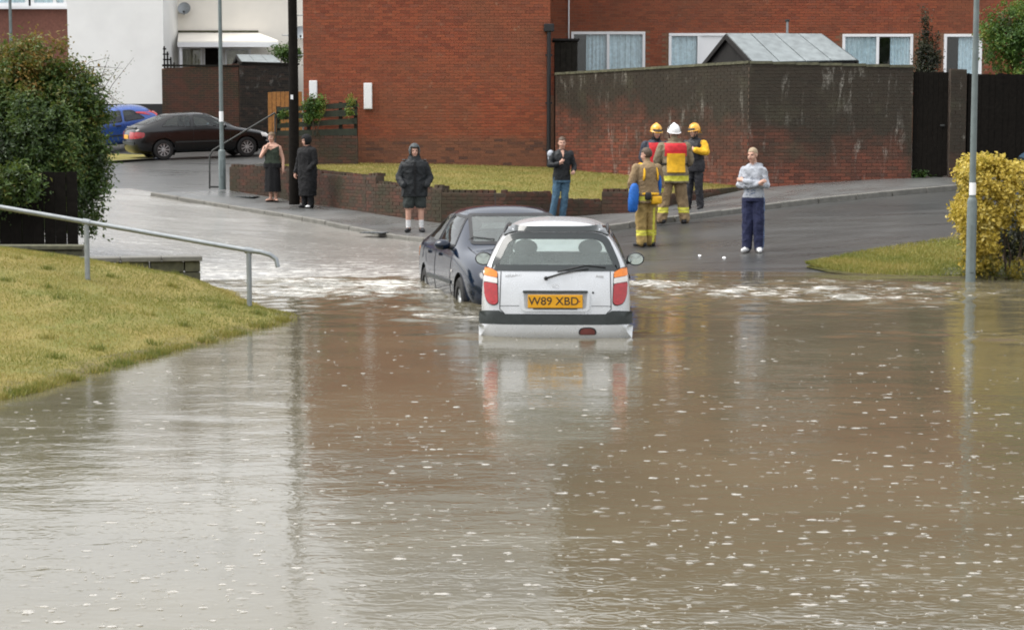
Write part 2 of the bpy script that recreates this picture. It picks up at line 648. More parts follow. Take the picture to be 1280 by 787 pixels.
def grid_mesh(name, xs, ys, zf, mat, keep=None, attr=None, smooth=True, parent=None):
    XX, YY = np.meshgrid(xs, ys)
    xy = np.stack([XX.ravel(), YY.ravel()], 1)
    Z = zf(xy)
    V = np.concatenate([xy, Z[:, None]], 1)
    nx, ny = len(xs), len(ys)
    i = (np.arange(ny - 1)[:, None] * nx + np.arange(nx - 1)[None, :]).ravel()
    Fc = np.stack([i, i + 1, i + nx + 1, i + nx], 1)
    if keep is not None:
        k = keep(V)
        Fc = Fc[k[Fc].all(1)]
    at = {a: f_(V) for a, f_ in (attr or {}).items()}
    return mesh_np(name, V, Fc, mat, parent, smooth, at)


def asphalt():
    t = NT('wet_asphalt')
    w = t.pos()
    big = t.noise(w, 0.35, 4)
    streak = t.noise(t.pos(scale=(0.25, 1.0, 1.0)), 1.6, 5, 0.6, 0.5)
    fine = t.noise(w, 90, 3)
    c = t.mix(t.ramp(big, [(0.35, 0), (0.7, 1)]), (0.034, 0.035, 0.034), (0.058, 0.058, 0.055))
    c = t.mix(t.ramp(fine, [(0.5, 0), (0.75, 0.6)]), c, (0.14, 0.14, 0.135))
    r = t.ramp(streak, [(0.30, 0.24), (0.52, 0.32), (0.7, 0.42)])
    nm = t.bump(t.noise(w, 1.2, 2), 0.35, 0.05)
    nm = t.bump(fine, 0.35, 0.004, nm)
    return t.done(t.bsdf(c, r, 0, nm, 0.5))


def paving():
    t = NT('wet_pavement')
    w = t.pos()
    big = t.noise(w, 0.6, 4)
    fine = t.noise(w, 70, 3)
    c = t.mix(t.ramp(big, [(0.35, 0), (0.7, 1)]), (0.080, 0.083, 0.082), (0.128, 0.129, 0.124))
    c = t.mix(t.ramp(fine, [(0.5, 0), (0.75, 0.6)]), c, (0.18, 0.175, 0.165))
    r = t.ramp(t.noise(w, 1.1, 4), [(0.35, 0.22), (0.65, 0.5)])
    nm = t.bump(t.noise(w, 0.9, 2), 0.3, 0.05)
    nm = t.bump(fine, 0.3, 0.004, nm)
    return t.done(t.bsdf(c, r, 0, nm, 0.5))


def grass_ground(name, a, b, c_):
    t = NT(name)
    w = t.pos()
    n1 = t.noise(w, 0.9, 4, 0.6)
    n2 = t.noise(t.pos(scale=(1, 0.5, 1)), 4.5, 5, 0.65)
    n3 = t.noise(w, 45, 4)
    c = t.mix(t.ramp(n1, [(0.36, 0), (0.62, 1)]), a, b)
    c = t.mix(t.ramp(n2, [(0.42, 0), (0.7, 0.7)]), c, c_)
    c = t.mix(t.ramp(n3, [(0.35, 0.6), (0.55, 0)]), c, scl(a, 0.35))
    sp = t.new('ShaderNodeSeparateXYZ')
    t.l.new(t.new('ShaderNodeNewGeometry').outputs['Position'], sp.inputs[0])
    mud = t.math('ADD', sp.outputs[2], t.math('MULTIPLY', t.math('SUBTRACT', n2, 0.5), 0.16))
    c = t.mix(t.ramp(mud, [(0.0, 0.85), (0.045, 0.0)]), c, (0.075, 0.058, 0.034))     # silt left at the water's edge
    return t.done(t.bsdf(c, 0.85, 0, t.bump(n3, 0.8, 0.03), 0.25))


M['asphalt'] = asphalt()
M['paving'] = paving()
M['turf'] = grass_ground('turf_dry', (0.150, 0.160, 0.035), (0.235, 0.195, 0.055), (0.265, 0.200, 0.065))
M['turf_green'] = grass_ground('turf_olive', (0.130, 0.150, 0.030), (0.185, 0.180, 0.040), (0.215, 0.190, 0.055))
M['soil'] = plain('soil', (0.07, 0.06, 0.04), 0.9, 0.3, 3, 0.4, space='world')
M['blade'] = foliage('grass_blade', [(0, (0.085, 0.115, 0.020)), (0.35, (0.190, 0.185, 0.040)), (0.7, (0.28, 0.225, 0.062)), (1, (0.40, 0.31, 0.13))], 0.6, 0.3)

# far ground sheet, then the roads as one asphalt sheet over the shaped terrain
grid_mesh('ground', np.linspace(-600, 600, 25), np.linspace(-300, 1200, 31), lambda q: np.full(len(q), -0.9), M['soil'])['kind'] = 'structure'
road = grid_mesh('road', np.concatenate([np.arange(-60, -16, 2.0), np.arange(-16, 18, 0.4), np.arange(18, 61, 2.0)]),
                 np.concatenate([np.arange(-10, 18, 2.0), np.arange(18, 72, 0.4), np.arange(72, 111, 3.0)]),
                 lambda q: G.many(q) - KERB, M['asphalt'])
tag(road, 'wet grey tarmac road rising out of the flood water', kind='structure')

# ---- pavement and kerb round the corner
kx = [190, 300, 400, 470, 535, 600, 660, 720, 766, 825, 858, 923, 1000, 1100, 1200, 1330]
ky = [241, 258, 275, 289, 299, 301, 296, 287, 280, 275, 268.5, 260, 250, 240, 231, 223]
bx_ = [285, 350, 400, 460, 505, 560, 620, 690, 753, 796, 860, 935, 1000, 1140, 1330]
by_ = [238, 248, 257, 266, 274, 280, 279, 273, 268, 266, 252, 236.5, 232.5, 223, 215]


def polyline_ground(xs, ys, n, dz=0.0):
    pts = [ground_at(interp(range(len(xs)), xs, t_), interp(range(len(ys)), ys, t_), dz) for t_ in np.linspace(0, len(xs) - 1, n)]
    # even spacing along the line
    d = [0]
    for a, b in zip(pts, pts[1:]): d.append(d[-1] + (b - a).length)
    out = []
    for t_ in np.linspace(0, d[-1], n):
        out.append(Vector([float(np.interp(t_, d, [q[i] for q in pts])) for i in range(3)]))
    # round the corners
    for _ in range(3):
        out = [out[0]] + [(out[i - 1] + out[i] * 2 + out[i + 1]) / 4 for i in range(1, len(out) - 1)] + [out[-1]]
    return out


def strip(name, A, B, m, mat, dz=0.0, zfun=None, attr=None):
    n = len(A)
    V, Fc = [], []
    for i in range(n):
        for j in range(m + 1):
            P = A[i].lerp(B[i], j / m)
            if zfun: P = Vector((P.x, P.y, zfun(P.x, P.y)))
            V.append((P.x, P.y, P.z + dz))
    for i in range(n - 1):
        for j in range(m):
            a = i * (m + 1) + j
            Fc.append((a, a + 1, a + m + 2, a + m + 1))
    return mesh_np(name, V, Fc, mat, None, True, attr)


NP = 60
outer = polyline_ground(kx, ky, NP)
inner = polyline_ground(bx_, by_, NP)
inner = [q + (q - o_).normalized() * 0.35 for q, o_ in zip(inner, outer)]       # runs on under the wall foot
pv = strip('pavement', outer, inner, 5, M['paving'], 0.004, G)
tag(pv, 'wet grey pavement round the corner lawn', kind='structure')
# kerb stones, each a part of the kerb
kerb = empty('kerb')
tag(kerb, 'worn concrete kerb along the corner pavement', kind='structure')
kl = [0]
for a, b in zip(outer, outer[1:]): kl.append(kl[-1] + (b - a).length)
KS = 0.915


def along(t_, P, L):
    return Vector([float(np.interp(t_, L, [q[i] for q in P])) for i in range(3)])


mbk = MB()
mbk.box((0, 0, 0), (KS - 0.012, 0.14, 0.26), bev=0.018)
kerb_one = None
t_ = 0.0
while t_ + KS < kl[-1]:
    a, b = along(t_, outer, kl), along(t_ + KS, outer, kl)
    c = (a + b) / 2
    c.z = G(c.x, c.y) - 0.13 + 0.012 + random.uniform(-0.004, 0.004)
    if kerb_one is None:
        kerb_one = mbk.build('kerb_stone', M['concrete'], kerb)
        o = kerb_one
    else:
        o = share('kerb_stone', kerb_one.data, (0, 0, 0), 0, kerb)
    o.location = c
    o.rotation_euler = (0, -math.atan2(b.z - a.z, (b.xy - a.xy).length), math.atan2(b.y - a.y, b.x - a.x))
    t_ += KS

# ---- grass verge on the right, with the strip of path beside the lamp post
vx = np.linspace(1008, 1420, 40)
vt = [ground_at(x, interp([1008, 1060, 1100, 1210, 1420], [325.5, 314, 307, 290, 262], x), 0) for x in vx]
vb = [ground_at(x, interp([1008, 1040, 1075, 1130, 1210, 1420], [326.5, 333.5, 338, 340.5, 341.5, 346], x), 0) for x in vx]
verge = strip('grass_verge', vt, vb, 10, M['turf_green'], 0.0, lambda x, y: G(x, y) - KERB + 0.018)
tag(verge, 'small triangle of olive grass beside the golden hedge', kind='structure')
pt = [ground_at(x, 337, -KERB) for x in np.linspace(1178, 1420, 12)]
pb = [ground_at(x, 346, -KERB) for x in np.linspace(1172, 1420, 12)]
fp = strip('path', pt, pb, 3, M['paving'], 0.0, lambda x, y: G(x, y) - KERB + 0.032)
tag(fp, 'strip of pale wet path between the verge and the water', kind='structure')

# ---- left grass bank
bank_pts = [on_z(-60, 517, 0), on_z(0, 500, 0), on_z(80, 478, 0), on_z(150, 457, 0), on_z(250, 430, 0), on_z(320, 412, 0), on_z(362, 401, 0),
            W(0, 310, 100), W(110, 327, 101), W(250, 351, 104), W(330, 387, 108), W(108, 350, 113), W(311, 383, 113.5), W(0, 400, 130), W(150, 400, 127),
            W(-80, 300, 102), W(-80, 420, 135), W(200, 372, 113)]
bp2 = [tuple(q) for q in bank_pts]
for q in bank_pts[:7]:
    bp2.append((q.x + 0.9, q.y - 0.9, -0.22))
e_ = on_z(362, 401, 0)
bp2 += [(e_.x + 0.8, e_.y + 0.6, -0.2), (e_.x + 0.6, e_.y + 2.2, -0.25), (-4.0, 26.5, -0.25), (-7.5, 27, 0.40), (-12, 24, 0.9), (-14, 15, 0.8), (-9, 8, 0.3), (-3.2, 8.5, -0.35)]
for px_, py_, z_ in ((378, 394, -0.05), (352, 380, -0.06), (405, 385, -0.22)):
    bp2.append(tuple(on_z(px_, py_, z_)))
for q_, dy_, dz_ in ((W(250, 351, 104), 1.0, -0.16), (W(110, 327, 101), 1.0, -0.07), (W(180, 338, 102.5), 1.0, -0.12), (W(300, 372, 106), 0.9, -0.16)):
    bp2.append((q_.x, q_.y + dy_, q_.z + dz_))
BANK = TPS(bp2, 0.02)


def bank_keep(V):
    x, y = V[:, 0], V[:, 1]
    return (V[:, 2] > -0.25) & (y < 25.2 + 0.06 * (x + 4)) & ~((x > -3.4) & (y > 24.0)) & (x < -0.6)


bank = grid_mesh('grass_bank', np.arange(-15, -0.5, 0.12), np.arange(5, 26.2, 0.12), BANK.many, M['turf'], bank_keep)
tag(bank, 'dry yellow green grass bank sloping down into the flood', kind='structure')


def blades(name, sampler, n, hmin, hmax, label, w=0.006):
    P, tone = sampler(n)
    n = len(P)
    a = rng.uniform(0, 2 * math.pi, n)
    h = rng.uniform(hmin, hmax, n)
    ln = rng.normal(0, 0.45, (n, 2)) * h[:, None]
    dx, dy = np.cos(a) * w, np.sin(a) * w
    V = np.empty((n, 3, 3))
    V[:, 0] = P + np.stack([-dx, -dy, np.full(n, -0.005)], 1)
    V[:, 1] = P + np.stack([dx, dy, np.full(n, -0.005)], 1)
    V[:, 2] = P + np.stack([ln[:, 0], ln[:, 1], h], 1)
    tn = np.repeat(np.clip(tone + rng.normal(0, 0.16, n), 0, 1), 3)
    o = mesh_np(name, V.reshape(-1, 3), np.arange(3 * n).reshape(-1, 3), M['blade'], None, False, {'tone': tn})
    tag(o, label, 'grass', kind='stuff')
    return o


def patchy(xy, s=1.0):
    return 0.5 + 0.25 * np.sin(xy[:, 0] * 2.1 * s + 1.3 * np.sin(xy[:, 1] * 1.3 * s)) * np.cos(xy[:, 1] * 1.7 * s + xy[:, 0]) + 0.15 * np.sin(xy[:, 0] * 5.1 * s) * np.sin(xy[:, 1] * 4.3 * s + 2)


def samp_bank(n):
    xy = np.stack([rng.uniform(-8, -1.5, n), rng.uniform(11, 25.4, n)], 1)
    z = BANK.many(xy)
    V = np.concatenate([xy, z[:, None]], 1)
    q = patchy(xy, 0.7) + 0.16 * np.sin(xy[:, 0] * 0.9 + 1.0) * np.sin(xy[:, 1] * 0.7)
    k = bank_keep(V) & (z > -0.015 + 0.03 * rng.random(n)) & (rng.random(n) < 0.35 + 0.9 * np.abs(np.sin(xy[:, 0] * 3.1 + np.sin(xy[:, 1] * 2.2) * 1.5)))
    return V[k], (q + 0.04)[k]


blades('bank_grass_blades', samp_bank, 230000, 0.010, 0.032, 'short mown dry grass covering the left bank', 0.0042)

# taller tufts and weeds breaking up the mown bank and its wet edge
def samp_tufts(n):
    c = []
    while len(c) < 70:
        x, y = random.uniform(-7.5, -2.0), random.uniform(12, 24.5)
        z = BANK(x, y)
        if 0.0 < z and bank_keep(np.array([[x, y, z]]))[0]: c.append((x, y))
    for k in range(60):                                   # along the water line
        px_, py_ = random.uniform(0, 362), 0
        py_ = float(np.interp(px_, [0, 80, 150, 250, 320, 362], [500, 478, 457, 430, 412, 401])) - random.uniform(0, 3)
        q = on_z(px_, py_, 0.01)
        c.append((q.x, q.y))
    c = np.array(c)
    i = rng.integers(0, len(c), n)
    xy = c[i] + rng.normal(0, 0.045, (n, 2))
    z = BANK.many(xy)
    k = z > -0.02
    V = np.concatenate([xy, z[:, None]], 1)[k]
    return V, np.where(i % 3 == 0, 0.12, 0.5)[k]


blades('bank_tufts', samp_tufts, 9000, 0.03, 0.075, 'taller weedy tufts scattered over the left bank', 0.0045)

# ================================================================ FLOOD WATER
def water_mat(name, murk, foam_glint=0.0, wave=1.0, rain=1.0, rough=0.085, ior=1.42):
    t = NT(name)
    w = t.pos(scale=(1, 1, 0))
    # height in metres
    big = t.noise(t.pos(scale=(0.7, 1.25, 0)), 1.7, 3, 0.5, 0.3)
    mid = t.noise(t.pos(scale=(0.6, 1.3, 0)), 5.5, 3, 0.55, 0.4)
    fin = t.noise(t.pos(scale=(0.8, 1.2, 0)), 21, 2, 0.5)
    h = t.math('MULTIPLY', big, 0.0060 * wave)
    h = t.math('MULTIPLY_ADD', mid, 0.0022 * wave, h)
    h = t.math('MULTIPLY_ADD', fin, 0.0010 * wave, h)
    # rain rings
    for sc_, k_, amp in ((2.3, 95.0, 0.00022), (4.1, 150.0, 0.00018), (1.35, 70.0, 0.00016)):
        vo = t.new('ShaderNodeTexVoronoi', voronoi_dimensions='2D')
        t.l.new(w, vo.inputs['Vector'])
        vo.inputs['Scale'].default_value = sc_
        d = t.math('DIVIDE', vo.outputs['Distance'], sc_)
        sep = t.new('ShaderNodeSeparateColor')
        t.l.new(vo.outputs['Color'], sep.inputs[0])
        r0 = t.math('MULTIPLY', sep.outputs[0], 0.16)              # ring radius differs from drop to drop
        e = t.math('SUBTRACT', d, r0)
        env = t.math('POWER', 2.718, t.math('MULTIPLY', t.math('MULTIPLY', e, e), -900.0))
        rg = t.math('MULTIPLY', t.math('COSINE', t.math('MULTIPLY', e, k_)), env)
        rg = t.math('MULTIPLY', rg, t.math('GREATER_THAN', sep.outputs[1], 0.45))
        h = t.math('MULTIPLY_ADD', rg, amp * rain, h)
    nm = t.bump(h, 1.0, 1.0)
    foam = t.math('ADD', t.attr('foam'), foam_glint)
    fn = t.noise(t.pos(scale=(0.5, 1.5, 1.0)), 6.5, 8, 0.74, 0.8)
    ff = t.math('ADD', foam, t.math('MULTIPLY', t.math('SUBTRACT', fn, 0.5), 2.6))
    ff = t.ramp(ff, [(0.48, 0), (0.72, 0.55), (0.95, 0.95)])
    mn = t.noise(w, 0.5, 4)
    c = t.mix(t.ramp(mn, [(0.35, 0), (0.7, 1)]), scl(murk, 0.86), scl(murk, 1.1))
    c = t.mix(ff, c, (0.74, 0.72, 0.67))
    r = t.mix(ff, (rough,) * 3, (0.55,) * 3)
    sh = t.bsdf(c, r, 0, nm, 0.5, IOR=ior)
    return t.done(sh)


M['water'] = water_mat('flood_water', (0.112, 0.098, 0.062))
M['stream'] = water_mat('running_water', (0.22, 0.213, 0.195), 0.16, 5.0, 0.3, 0.22, 1.42)  # lighter murk and extra foam stand in for sky reflected on the sheet

# foam and standing waves where the run-off meets the pool (world positions)
blobs = [(480, 356, 1.1, 0.9, 0.66), (410, 352, 1.6, 1.2, 0.50), (360, 372, 1.0, 1.4, 0.36), (520, 384, 1.2, 0.9, 0.36), (440, 384, 1.5, 0.9, 0.28),
         (830, 356, 0.9, 1.0, 0.66), (900, 364, 1.2, 0.8, 0.55), (1000, 352, 1.6, 0.6, 0.42), (1090, 374, 1.7, 0.8, 0.50), (1140, 384, 0.8, 0.5, 0.40), (1000, 392, 2.0, 0.9, 0.20),
         (1240, 420, 1.5, 0.6, 0.30), (560, 402, 0.7, 0.7, 0.22), (820, 385, 0.7, 0.7, 0.30), (600, 352, 2.5, 1.2, 0.45), (430, 362, 3.0, 2.2, 0.56), (980, 364, 3.8, 1.9, 0.50), (590, 420, 0.5, 0.5, 0.34), (800, 420, 0.5, 0.5, 0.34), (560, 395, 1.0, 1.0, 0.42), (380, 352, 1.2, 0.8, 0.6), (1150, 356, 1.6, 0.6, 0.4)]
blobs = [(on_z(a, b, 0).x, on_z(a, b, 0).y, c, d, e) for a, b, c, d, e in blobs]


def rough_mask(V):
    m = np.zeros(len(V))
    for x, y, rx, ry, a in blobs:
        m = np.maximum(m, a * np.exp(-((V[:, 0] - x) / rx) ** 2 - ((V[:, 1] - y) / ry) ** 2))
    return m


_ph = rng.uniform(0, 6.28, 40)
_dr = rng.uniform(0, 6.28, 40)


def chop(xy, lam0, lam1, n=16, seed=0):
    z = np.zeros(len(xy))
    for i in range(n):
        lam = lam0 * (lam1 / lam0) ** (i / (n - 1))
        k = 2 * math.pi / lam
        d = 1.57 + (_dr[(i + seed) % 40] - 3.14) * 0.28
        z += np.sin(xy[:, 0] * k * math.cos(d) * 0.9 + xy[:, 1] * k * math.sin(d) + _ph[(i + seed) % 40] + 0.8 * np.sin(xy[:, 0] * 1.9 + i)) * lam
    return z / (lam1 * n ** 0.5)


def water_z(xy):
    V = np.concatenate([xy, np.zeros((len(xy), 1))], 1)
    m = rough_mask(V)
    calm = 0.0022 * chop(xy, 0.25, 1.3, 14, 3) * np.clip((xy[:, 1] - 3) / 8, 0.3, 1)
    return calm + m * (0.075 * chop(xy, 0.22, 1.1, 18, 9) + 0.02)


wx = np.concatenate([np.arange(-60, -9, 3.0), np.arange(-9, 10.5, 0.075), np.arange(10.5, 61, 3.0)])
wy = np.concatenate([np.arange(-30, 4, 2.0), np.arange(4, 19, 0.15), np.arange(19, 30.5, 0.07)])
water = grid_mesh('flood_water', wx, wy, water_z, M['water'], None, {'foam': lambda V: rough_mask(V)})
tag(water, 'muddy brown flood water covering the street', kind='structure')

# the sheet of water running down the left road
sy = [350, 345, 335, 320, 300, 290, 270, 255, 245, 237]
sl = [120, 100, 60, -20, -60, -60, -40, 0, 60, 110]
sr = [640, 640, 640, 600, 538, 474, 372, 285, 212, 165]
sA, sB = [], []
for y in np.linspace(350, 237, 90):
    sA.append(ground_at(interp(sy[::-1], sl[::-1], y), y, -KERB))
    sB.append(ground_at(interp(sy[::-1], sr[::-1], y), y, -KERB))
n_, m_ = 90, 110
SV = np.array([tuple(sA[i].lerp(sB[i], j / m_)) for i in range(n_) for j in range(m_ + 1)])
SV[:, 2] = np.maximum(G.many(SV[:, :2]) - KERB + 0.028 + 0.012 * chop(SV[:, :2], 0.5, 1.6, 12, 5), -0.03)
SF = np.array([(i * (m_ + 1) + j, i * (m_ + 1) + j + 1, (i + 1) * (m_ + 1) + j + 1, (i + 1) * (m_ + 1) + j) for i in range(n_ - 1) for j in range(m_)])
sb = np.exp(-((SV[:, 1] - 27.5) / 2.2) ** 2) * 0.32 + 0.16 * np.exp(-((SV[:, 1] - 33) / 4.0) ** 2)
st = mesh_np('running_water', SV, SF, M['stream'], None, True, {'foam': sb})
tag(st, 'thin sheet of water running down the left road', kind='structure')


# grass strip beside the parked saloon
gx_ = np.linspace(60, 192, 20)
ga = [ground_at(x, interp([60, 192], [192, 196.5], x), -KERB) for x in gx_]
gb2 = [ground_at(x, interp([60, 192], [209, 200.5], x), -KERB) for x in gx_]
gv = strip('grass_verge', ga, gb2, 4, M['turf'], 0.0, lambda x, y: G(x, y) - KERB + 0.07)
tag(gv, 'narrow grass strip behind the parked black saloon', kind='structure')
kv = strip('kerb', gb2, [q + Vector((0.02, -0.16, 0)) for q in gb2], 1, M['concrete'], 0.0, lambda x, y: G(x, y) - KERB + 0.075)
tag(kv, 'kerb of the narrow grass strip by the black saloon', kind='structure')


# raindrop splashes, their sky glint painted in as pale colour: too many to count
def splashes(n):
    V, Fc, TN = [], [], []
    b = 0
    cand = []
    while len(cand) < n:
        py = 402 + (800 - 402) * random.random() ** 0.8
        px = random.uniform(-10, 1290)
        P = on_z(px, py, 0)
        if P.x < -2 and BANK(P.x, P.y) > -0.04: continue
        if -0.45 < P.x < 1.45 and P.y > 19.0: continue
        cand.append(P)
    for P in cand:
        big_ = random.random() < 0.6
        r = (random.uniform(0.008, 0.030) if big_ else random.uniform(0.003, 0.007)) * min(1.0, 0.45 + P.y / 22.0)
        hh = random.uniform(0.0016, 0.0040) if big_ else min(0.008, r * random.uniform(0.4, 1.0))
        k = 8 if big_ else 6
        a0 = random.random() * 6
        sx_ = random.uniform(1.0, 1.9)
        op_ = random.choice((0.2, 0.3, 0.45, 0.85))
        TN += [0.0] * k + [op_] * k + [op_] * k          # fades out to the rim
        for ring, (rr, z) in enumerate(((r, -0.0008), (r * 0.62, hh), (r * 0.10, hh * random.uniform(0.6, 1.3)))):
            for i in range(k):
                a = a0 + 2 * math.pi * i / k
                j_ = random.uniform(0.7, 1.25)
                V.append((P.x + rr * j_ * math.cos(a) * sx_, P.y + rr * j_ * math.sin(a), z * random.uniform(0.5, 1.4)))
        for ring in range(2):
            for i in range(k):
                Fc.append((b + ring * k + i, b + ring * k + (i + 1) % k, b + (ring + 1) * k + (i + 1) % k, b + (ring + 1) * k + i))
        b += 3 * k
    t = NT('splash_glint')
    sp_ = t.bsdf((0.42, 0.40, 0.36), 0.25, 0, None, 0.6, IOR=1.333)
    tr_ = t.new('ShaderNodeBsdfTransparent')
    mx_ = t.new('ShaderNodeMixShader')
    t.l.new(t.attr('tone'), mx_.inputs[0])
    t.l.new(tr_.outputs[0], mx_.inputs[1])
    t.l.new(sp_, mx_.inputs[2])
    M['splash'] = t.done(mx_.outputs[0])
    o = mesh_np('raindrop_splashes', V, Fc, M['splash'], None, True, {'tone': TN})
    tag(o, 'raindrop splashes with painted pale sky glints dotting the flood water', 'splash', kind='stuff')


splashes(2800)

# ================================================================ WALLS, HOUSES
_bm = MB()
_bm.box((0, 0, 0), (0.215, 0.1025, 0.065), bev=0.004)
BRICK = {}
BL, BH = 0.225, 0.075


def brick_run(root, p0, p1, base, top, kind, budget, rank=None, holes=(), face_off=0.0, mass=None, origin_z=0.0, flip=False):
    """bricks of one straight wall face from p0 to p1 (x,y), root at the origin.
    base(u), top(u): heights; the `budget` bricks of best rank are objects, the rest returned for the mass"""
    p0, p1 = Vector(p0), Vector(p1)
    L = (p1 - p0).length
    d = (p1 - p0) / L
    ang = math.atan2(d.y, d.x)
    nrm = Vector((d.y, -d.x)) * (-1 if flip else 1)      # outward, towards the camera for left-to-right runs
    off = 0.1025 / 2 - 0.004
    out = []
    zmin = min(base(0), base(L)) - 0.1
    zmax = max(top(0), top(L))
    r0 = int(math.floor((zmin - origin_z) / BH))
    r1 = int(math.ceil((zmax - origin_z) / BH))
    for r in range(r0, r1):
        z = origin_z + (r + 0.5) * BH
        u = (0.5 if r % 2 else 0.0) * BL - BL
        while u < L:
            a, b = max(u, 0.0), min(u + BL, L)
            u += BL
            if b - a < 0.05: continue
            c = (a + b) / 2
            if z + BH / 2 > top(c) + 0.03 or z < base(c) - 0.12: continue
            if any(h[0] < c + 0.02 and c - 0.02 < h[1] and h[2] < z < h[3] for h in holes): continue
            q = p0 + d * c - nrm * (off + random.uniform(-0.0025, 0.0025) - face_off)
            out.append((q.x, q.y, z + random.uniform(-0.0015, 0.0015), b - a, ang + random.uniform(-0.006, 0.006)))
    return out


def lay_bricks(root, bricks, kind, budget, rank):
    bricks.sort(key=rank)
    one = M['brick_' + kind + '_one']
    mass = M['brick_' + kind + '_mass']
    singles, rest = [], []
    for q in bricks:
        if len(singles) < budget and q[3] > 0.2: singles.append(q)
        else: rest.append(q)
    if singles:
        if kind not in BRICK:
            BRICK[kind] = None
        for q in singles:
            if BRICK[kind] is None:
                o = _bm.build('brick', one, root)
                BRICK[kind] = o.data
                o.location = q[:3]
                o.rotation_euler = (0, 0, q[4])
            else:
                share('brick', BRICK[kind], q[:3], q[4], root)
    if rest:
        bv = np.array(_bm.v)
        # a plain 5-mm chamfer-less brick for the mass
        cb = np.array([(sx, sy, sz) for sz in (-1, 1) for sy in (-1, 1) for sx in (-1, 1)], float) * 0.5
        fq = np.array([(0, 2, 3, 1), (4, 5, 7, 6), (0, 1, 5, 4), (2, 6, 7, 3), (0, 4, 6, 2), (1, 3, 7, 5)])
        V, Fc, tn = [], [], []
        for i, (x, y, z, l, a) in enumerate(rest):
            ca, sa = math.cos(a), math.sin(a)
            s_ = cb * np.array([l - 0.010, 0.1025, 0.065])
            V.append(np.stack([x + s_[:, 0] * ca - s_[:, 1] * sa, y + s_[:, 0] * sa + s_[:, 1] * ca, z + s_[:, 2]], 1))
            Fc.append(fq + 8 * i)
            tn += [random.random()] * 8
        o = mesh_np('brickwork', np.concatenate(V), np.concatenate(Fc), mass, root, False, {'tone': tn})
        o['kind'] = 'stuff'


def rank_px(px, py):
    def f(q):
        a, b = topx((q[0], q[1], q[2]))
        return (a - px) ** 2 + ((b - py) * 1.6) ** 2
    return f


def lin(a, b, L):
    return lambda u: a + (b - a) * u / L


# ---------------- red brick gable house in the middle
YG = 49.0
gx0, gx1 = at_y(379, 100, YG).x, at_y(688, 100, YG).x
gable = empty('brick_house', ((gx0 + gx1) / 2, YG, 1.2), 0, 'red brick house end wall rising behind the corner lawn', 'house')
gM = Matrix.Translation(-gable.location)


def rooted(root):
    """objects built in world coordinates but parented to a root that stands at its base"""
    return Matrix.Translation(-Vector(root.location))


def shift(br, root):
    l = root.location
    return [(x - l.x, y - l.y, z - l.z, a, b) for x, y, z, a, b in br]


def srank(root, px, py):
    f = rank_px(px, py)
    l = root.location
    return lambda q: f((q[0] + l.x, q[1] + l.y, q[2] + l.z))


EAVE, RIDGE = 6.8, 11.6
mb = MB()
mb.box(((gx0 + gx1) / 2, YG + 4.006, 3.65), (gx1 - gx0 - 0.02, 8.0, 6.3), 0, gM)
mb.build('wall', M['mortar'], gable)
# hipped slate roof, its ridge running to the right
A = [(gx0 - 0.25, YG - 0.25, EAVE), (gx1 + 0.2, YG - 0.25, EAVE), (gx1 + 0.2, YG + 4.0, RIDGE), (gx0 + 1.7, YG + 4.0, RIDGE), (gx0 - 0.25, YG + 8.25, EAVE), (gx1 + 0.2, YG + 8.25, EAVE)]
mb = MB()
mb.add(A, [(0, 1, 2, 3), (3, 2, 5, 4), (0, 3, 4), (1, 5, 2), (0, 4, 5, 1)], 0, gM)
mb.build('roof', M['slate'], gable)
br = brick_run(gable, (gx0, YG), (gx1, YG), lambda u: 1.25, lambda u: EAVE - 0.02, 'red', 300)
br2 = []
for q in brick_run(gable, (gx0, YG + 8), (gx0, YG + 0.11), lambda u: 1.25, lambda u: 6.8, 'red', 0): br2.append(q)
lay_bricks(gable, shift(br + br2, gable), 'red', 300, srank(gable, 570, 130))
# two white meter boxes fixed to the gable
for px0, px1, py0, py1, lb in ((387, 397, 101, 124, 'small white wall box partly behind the dark fence'), (455, 465.5, 104, 136.5, 'white wall box standing clear on the red brick gable')):
    a, b = at_y(px0, py0, YG), at_y(px1, py1, YG)
    bxr = empty('meter_box', ((a.x + b.x) / 2, YG - 0.06, b.z), 0, lb, 'wall box', 'white boxes on the brick gable')
    w_, h_ = b.x - a.x, a.z - b.z
    MB().box((0, 0, h_ / 2), (w_, 0.118, h_), bev=0.008).build('casing', M['upvc'], bxr)
    MB().box((0, -0.062, h_ / 2), (w_ - 0.03, 0.008, h_ - 0.04), bev=0.003).build('cover', M['upvc'], bxr)
# drain pipe at the right corner of the gable
dp = at_y(686, 120, YG - 0.09)
pipe = empty('drain_pipe', (dp.x, YG - 0.09, 1.25), 0, 'black drain pipe at the right corner of the brick gable', 'drain pipe')
zt = z_over((dp.x, YG - 0.09, 0), 40) - 1.25
MB().tube([(0, 0, 0), (0, 0, zt)], 0.055, 10).build('pipe', M['black'], pipe, True, 40)
for k in range(3):
    MB().box((0, 0.02, 0.4 + k * 1.2), (0.17, 0.1, 0.05), bev=0.006).build('bracket', M['black'], pipe)
mbh = MB()
mbh.box((0, 0, zt + 0.1), (0.26, 0.16, 0.2), bev=0.02)
mbh.build('hopper_head', M['black'], pipe)

# ---------------- the brick house behind the yard on the right
YH = 54.0
hx0, hx1 = gx1 + 0.06, 19.0


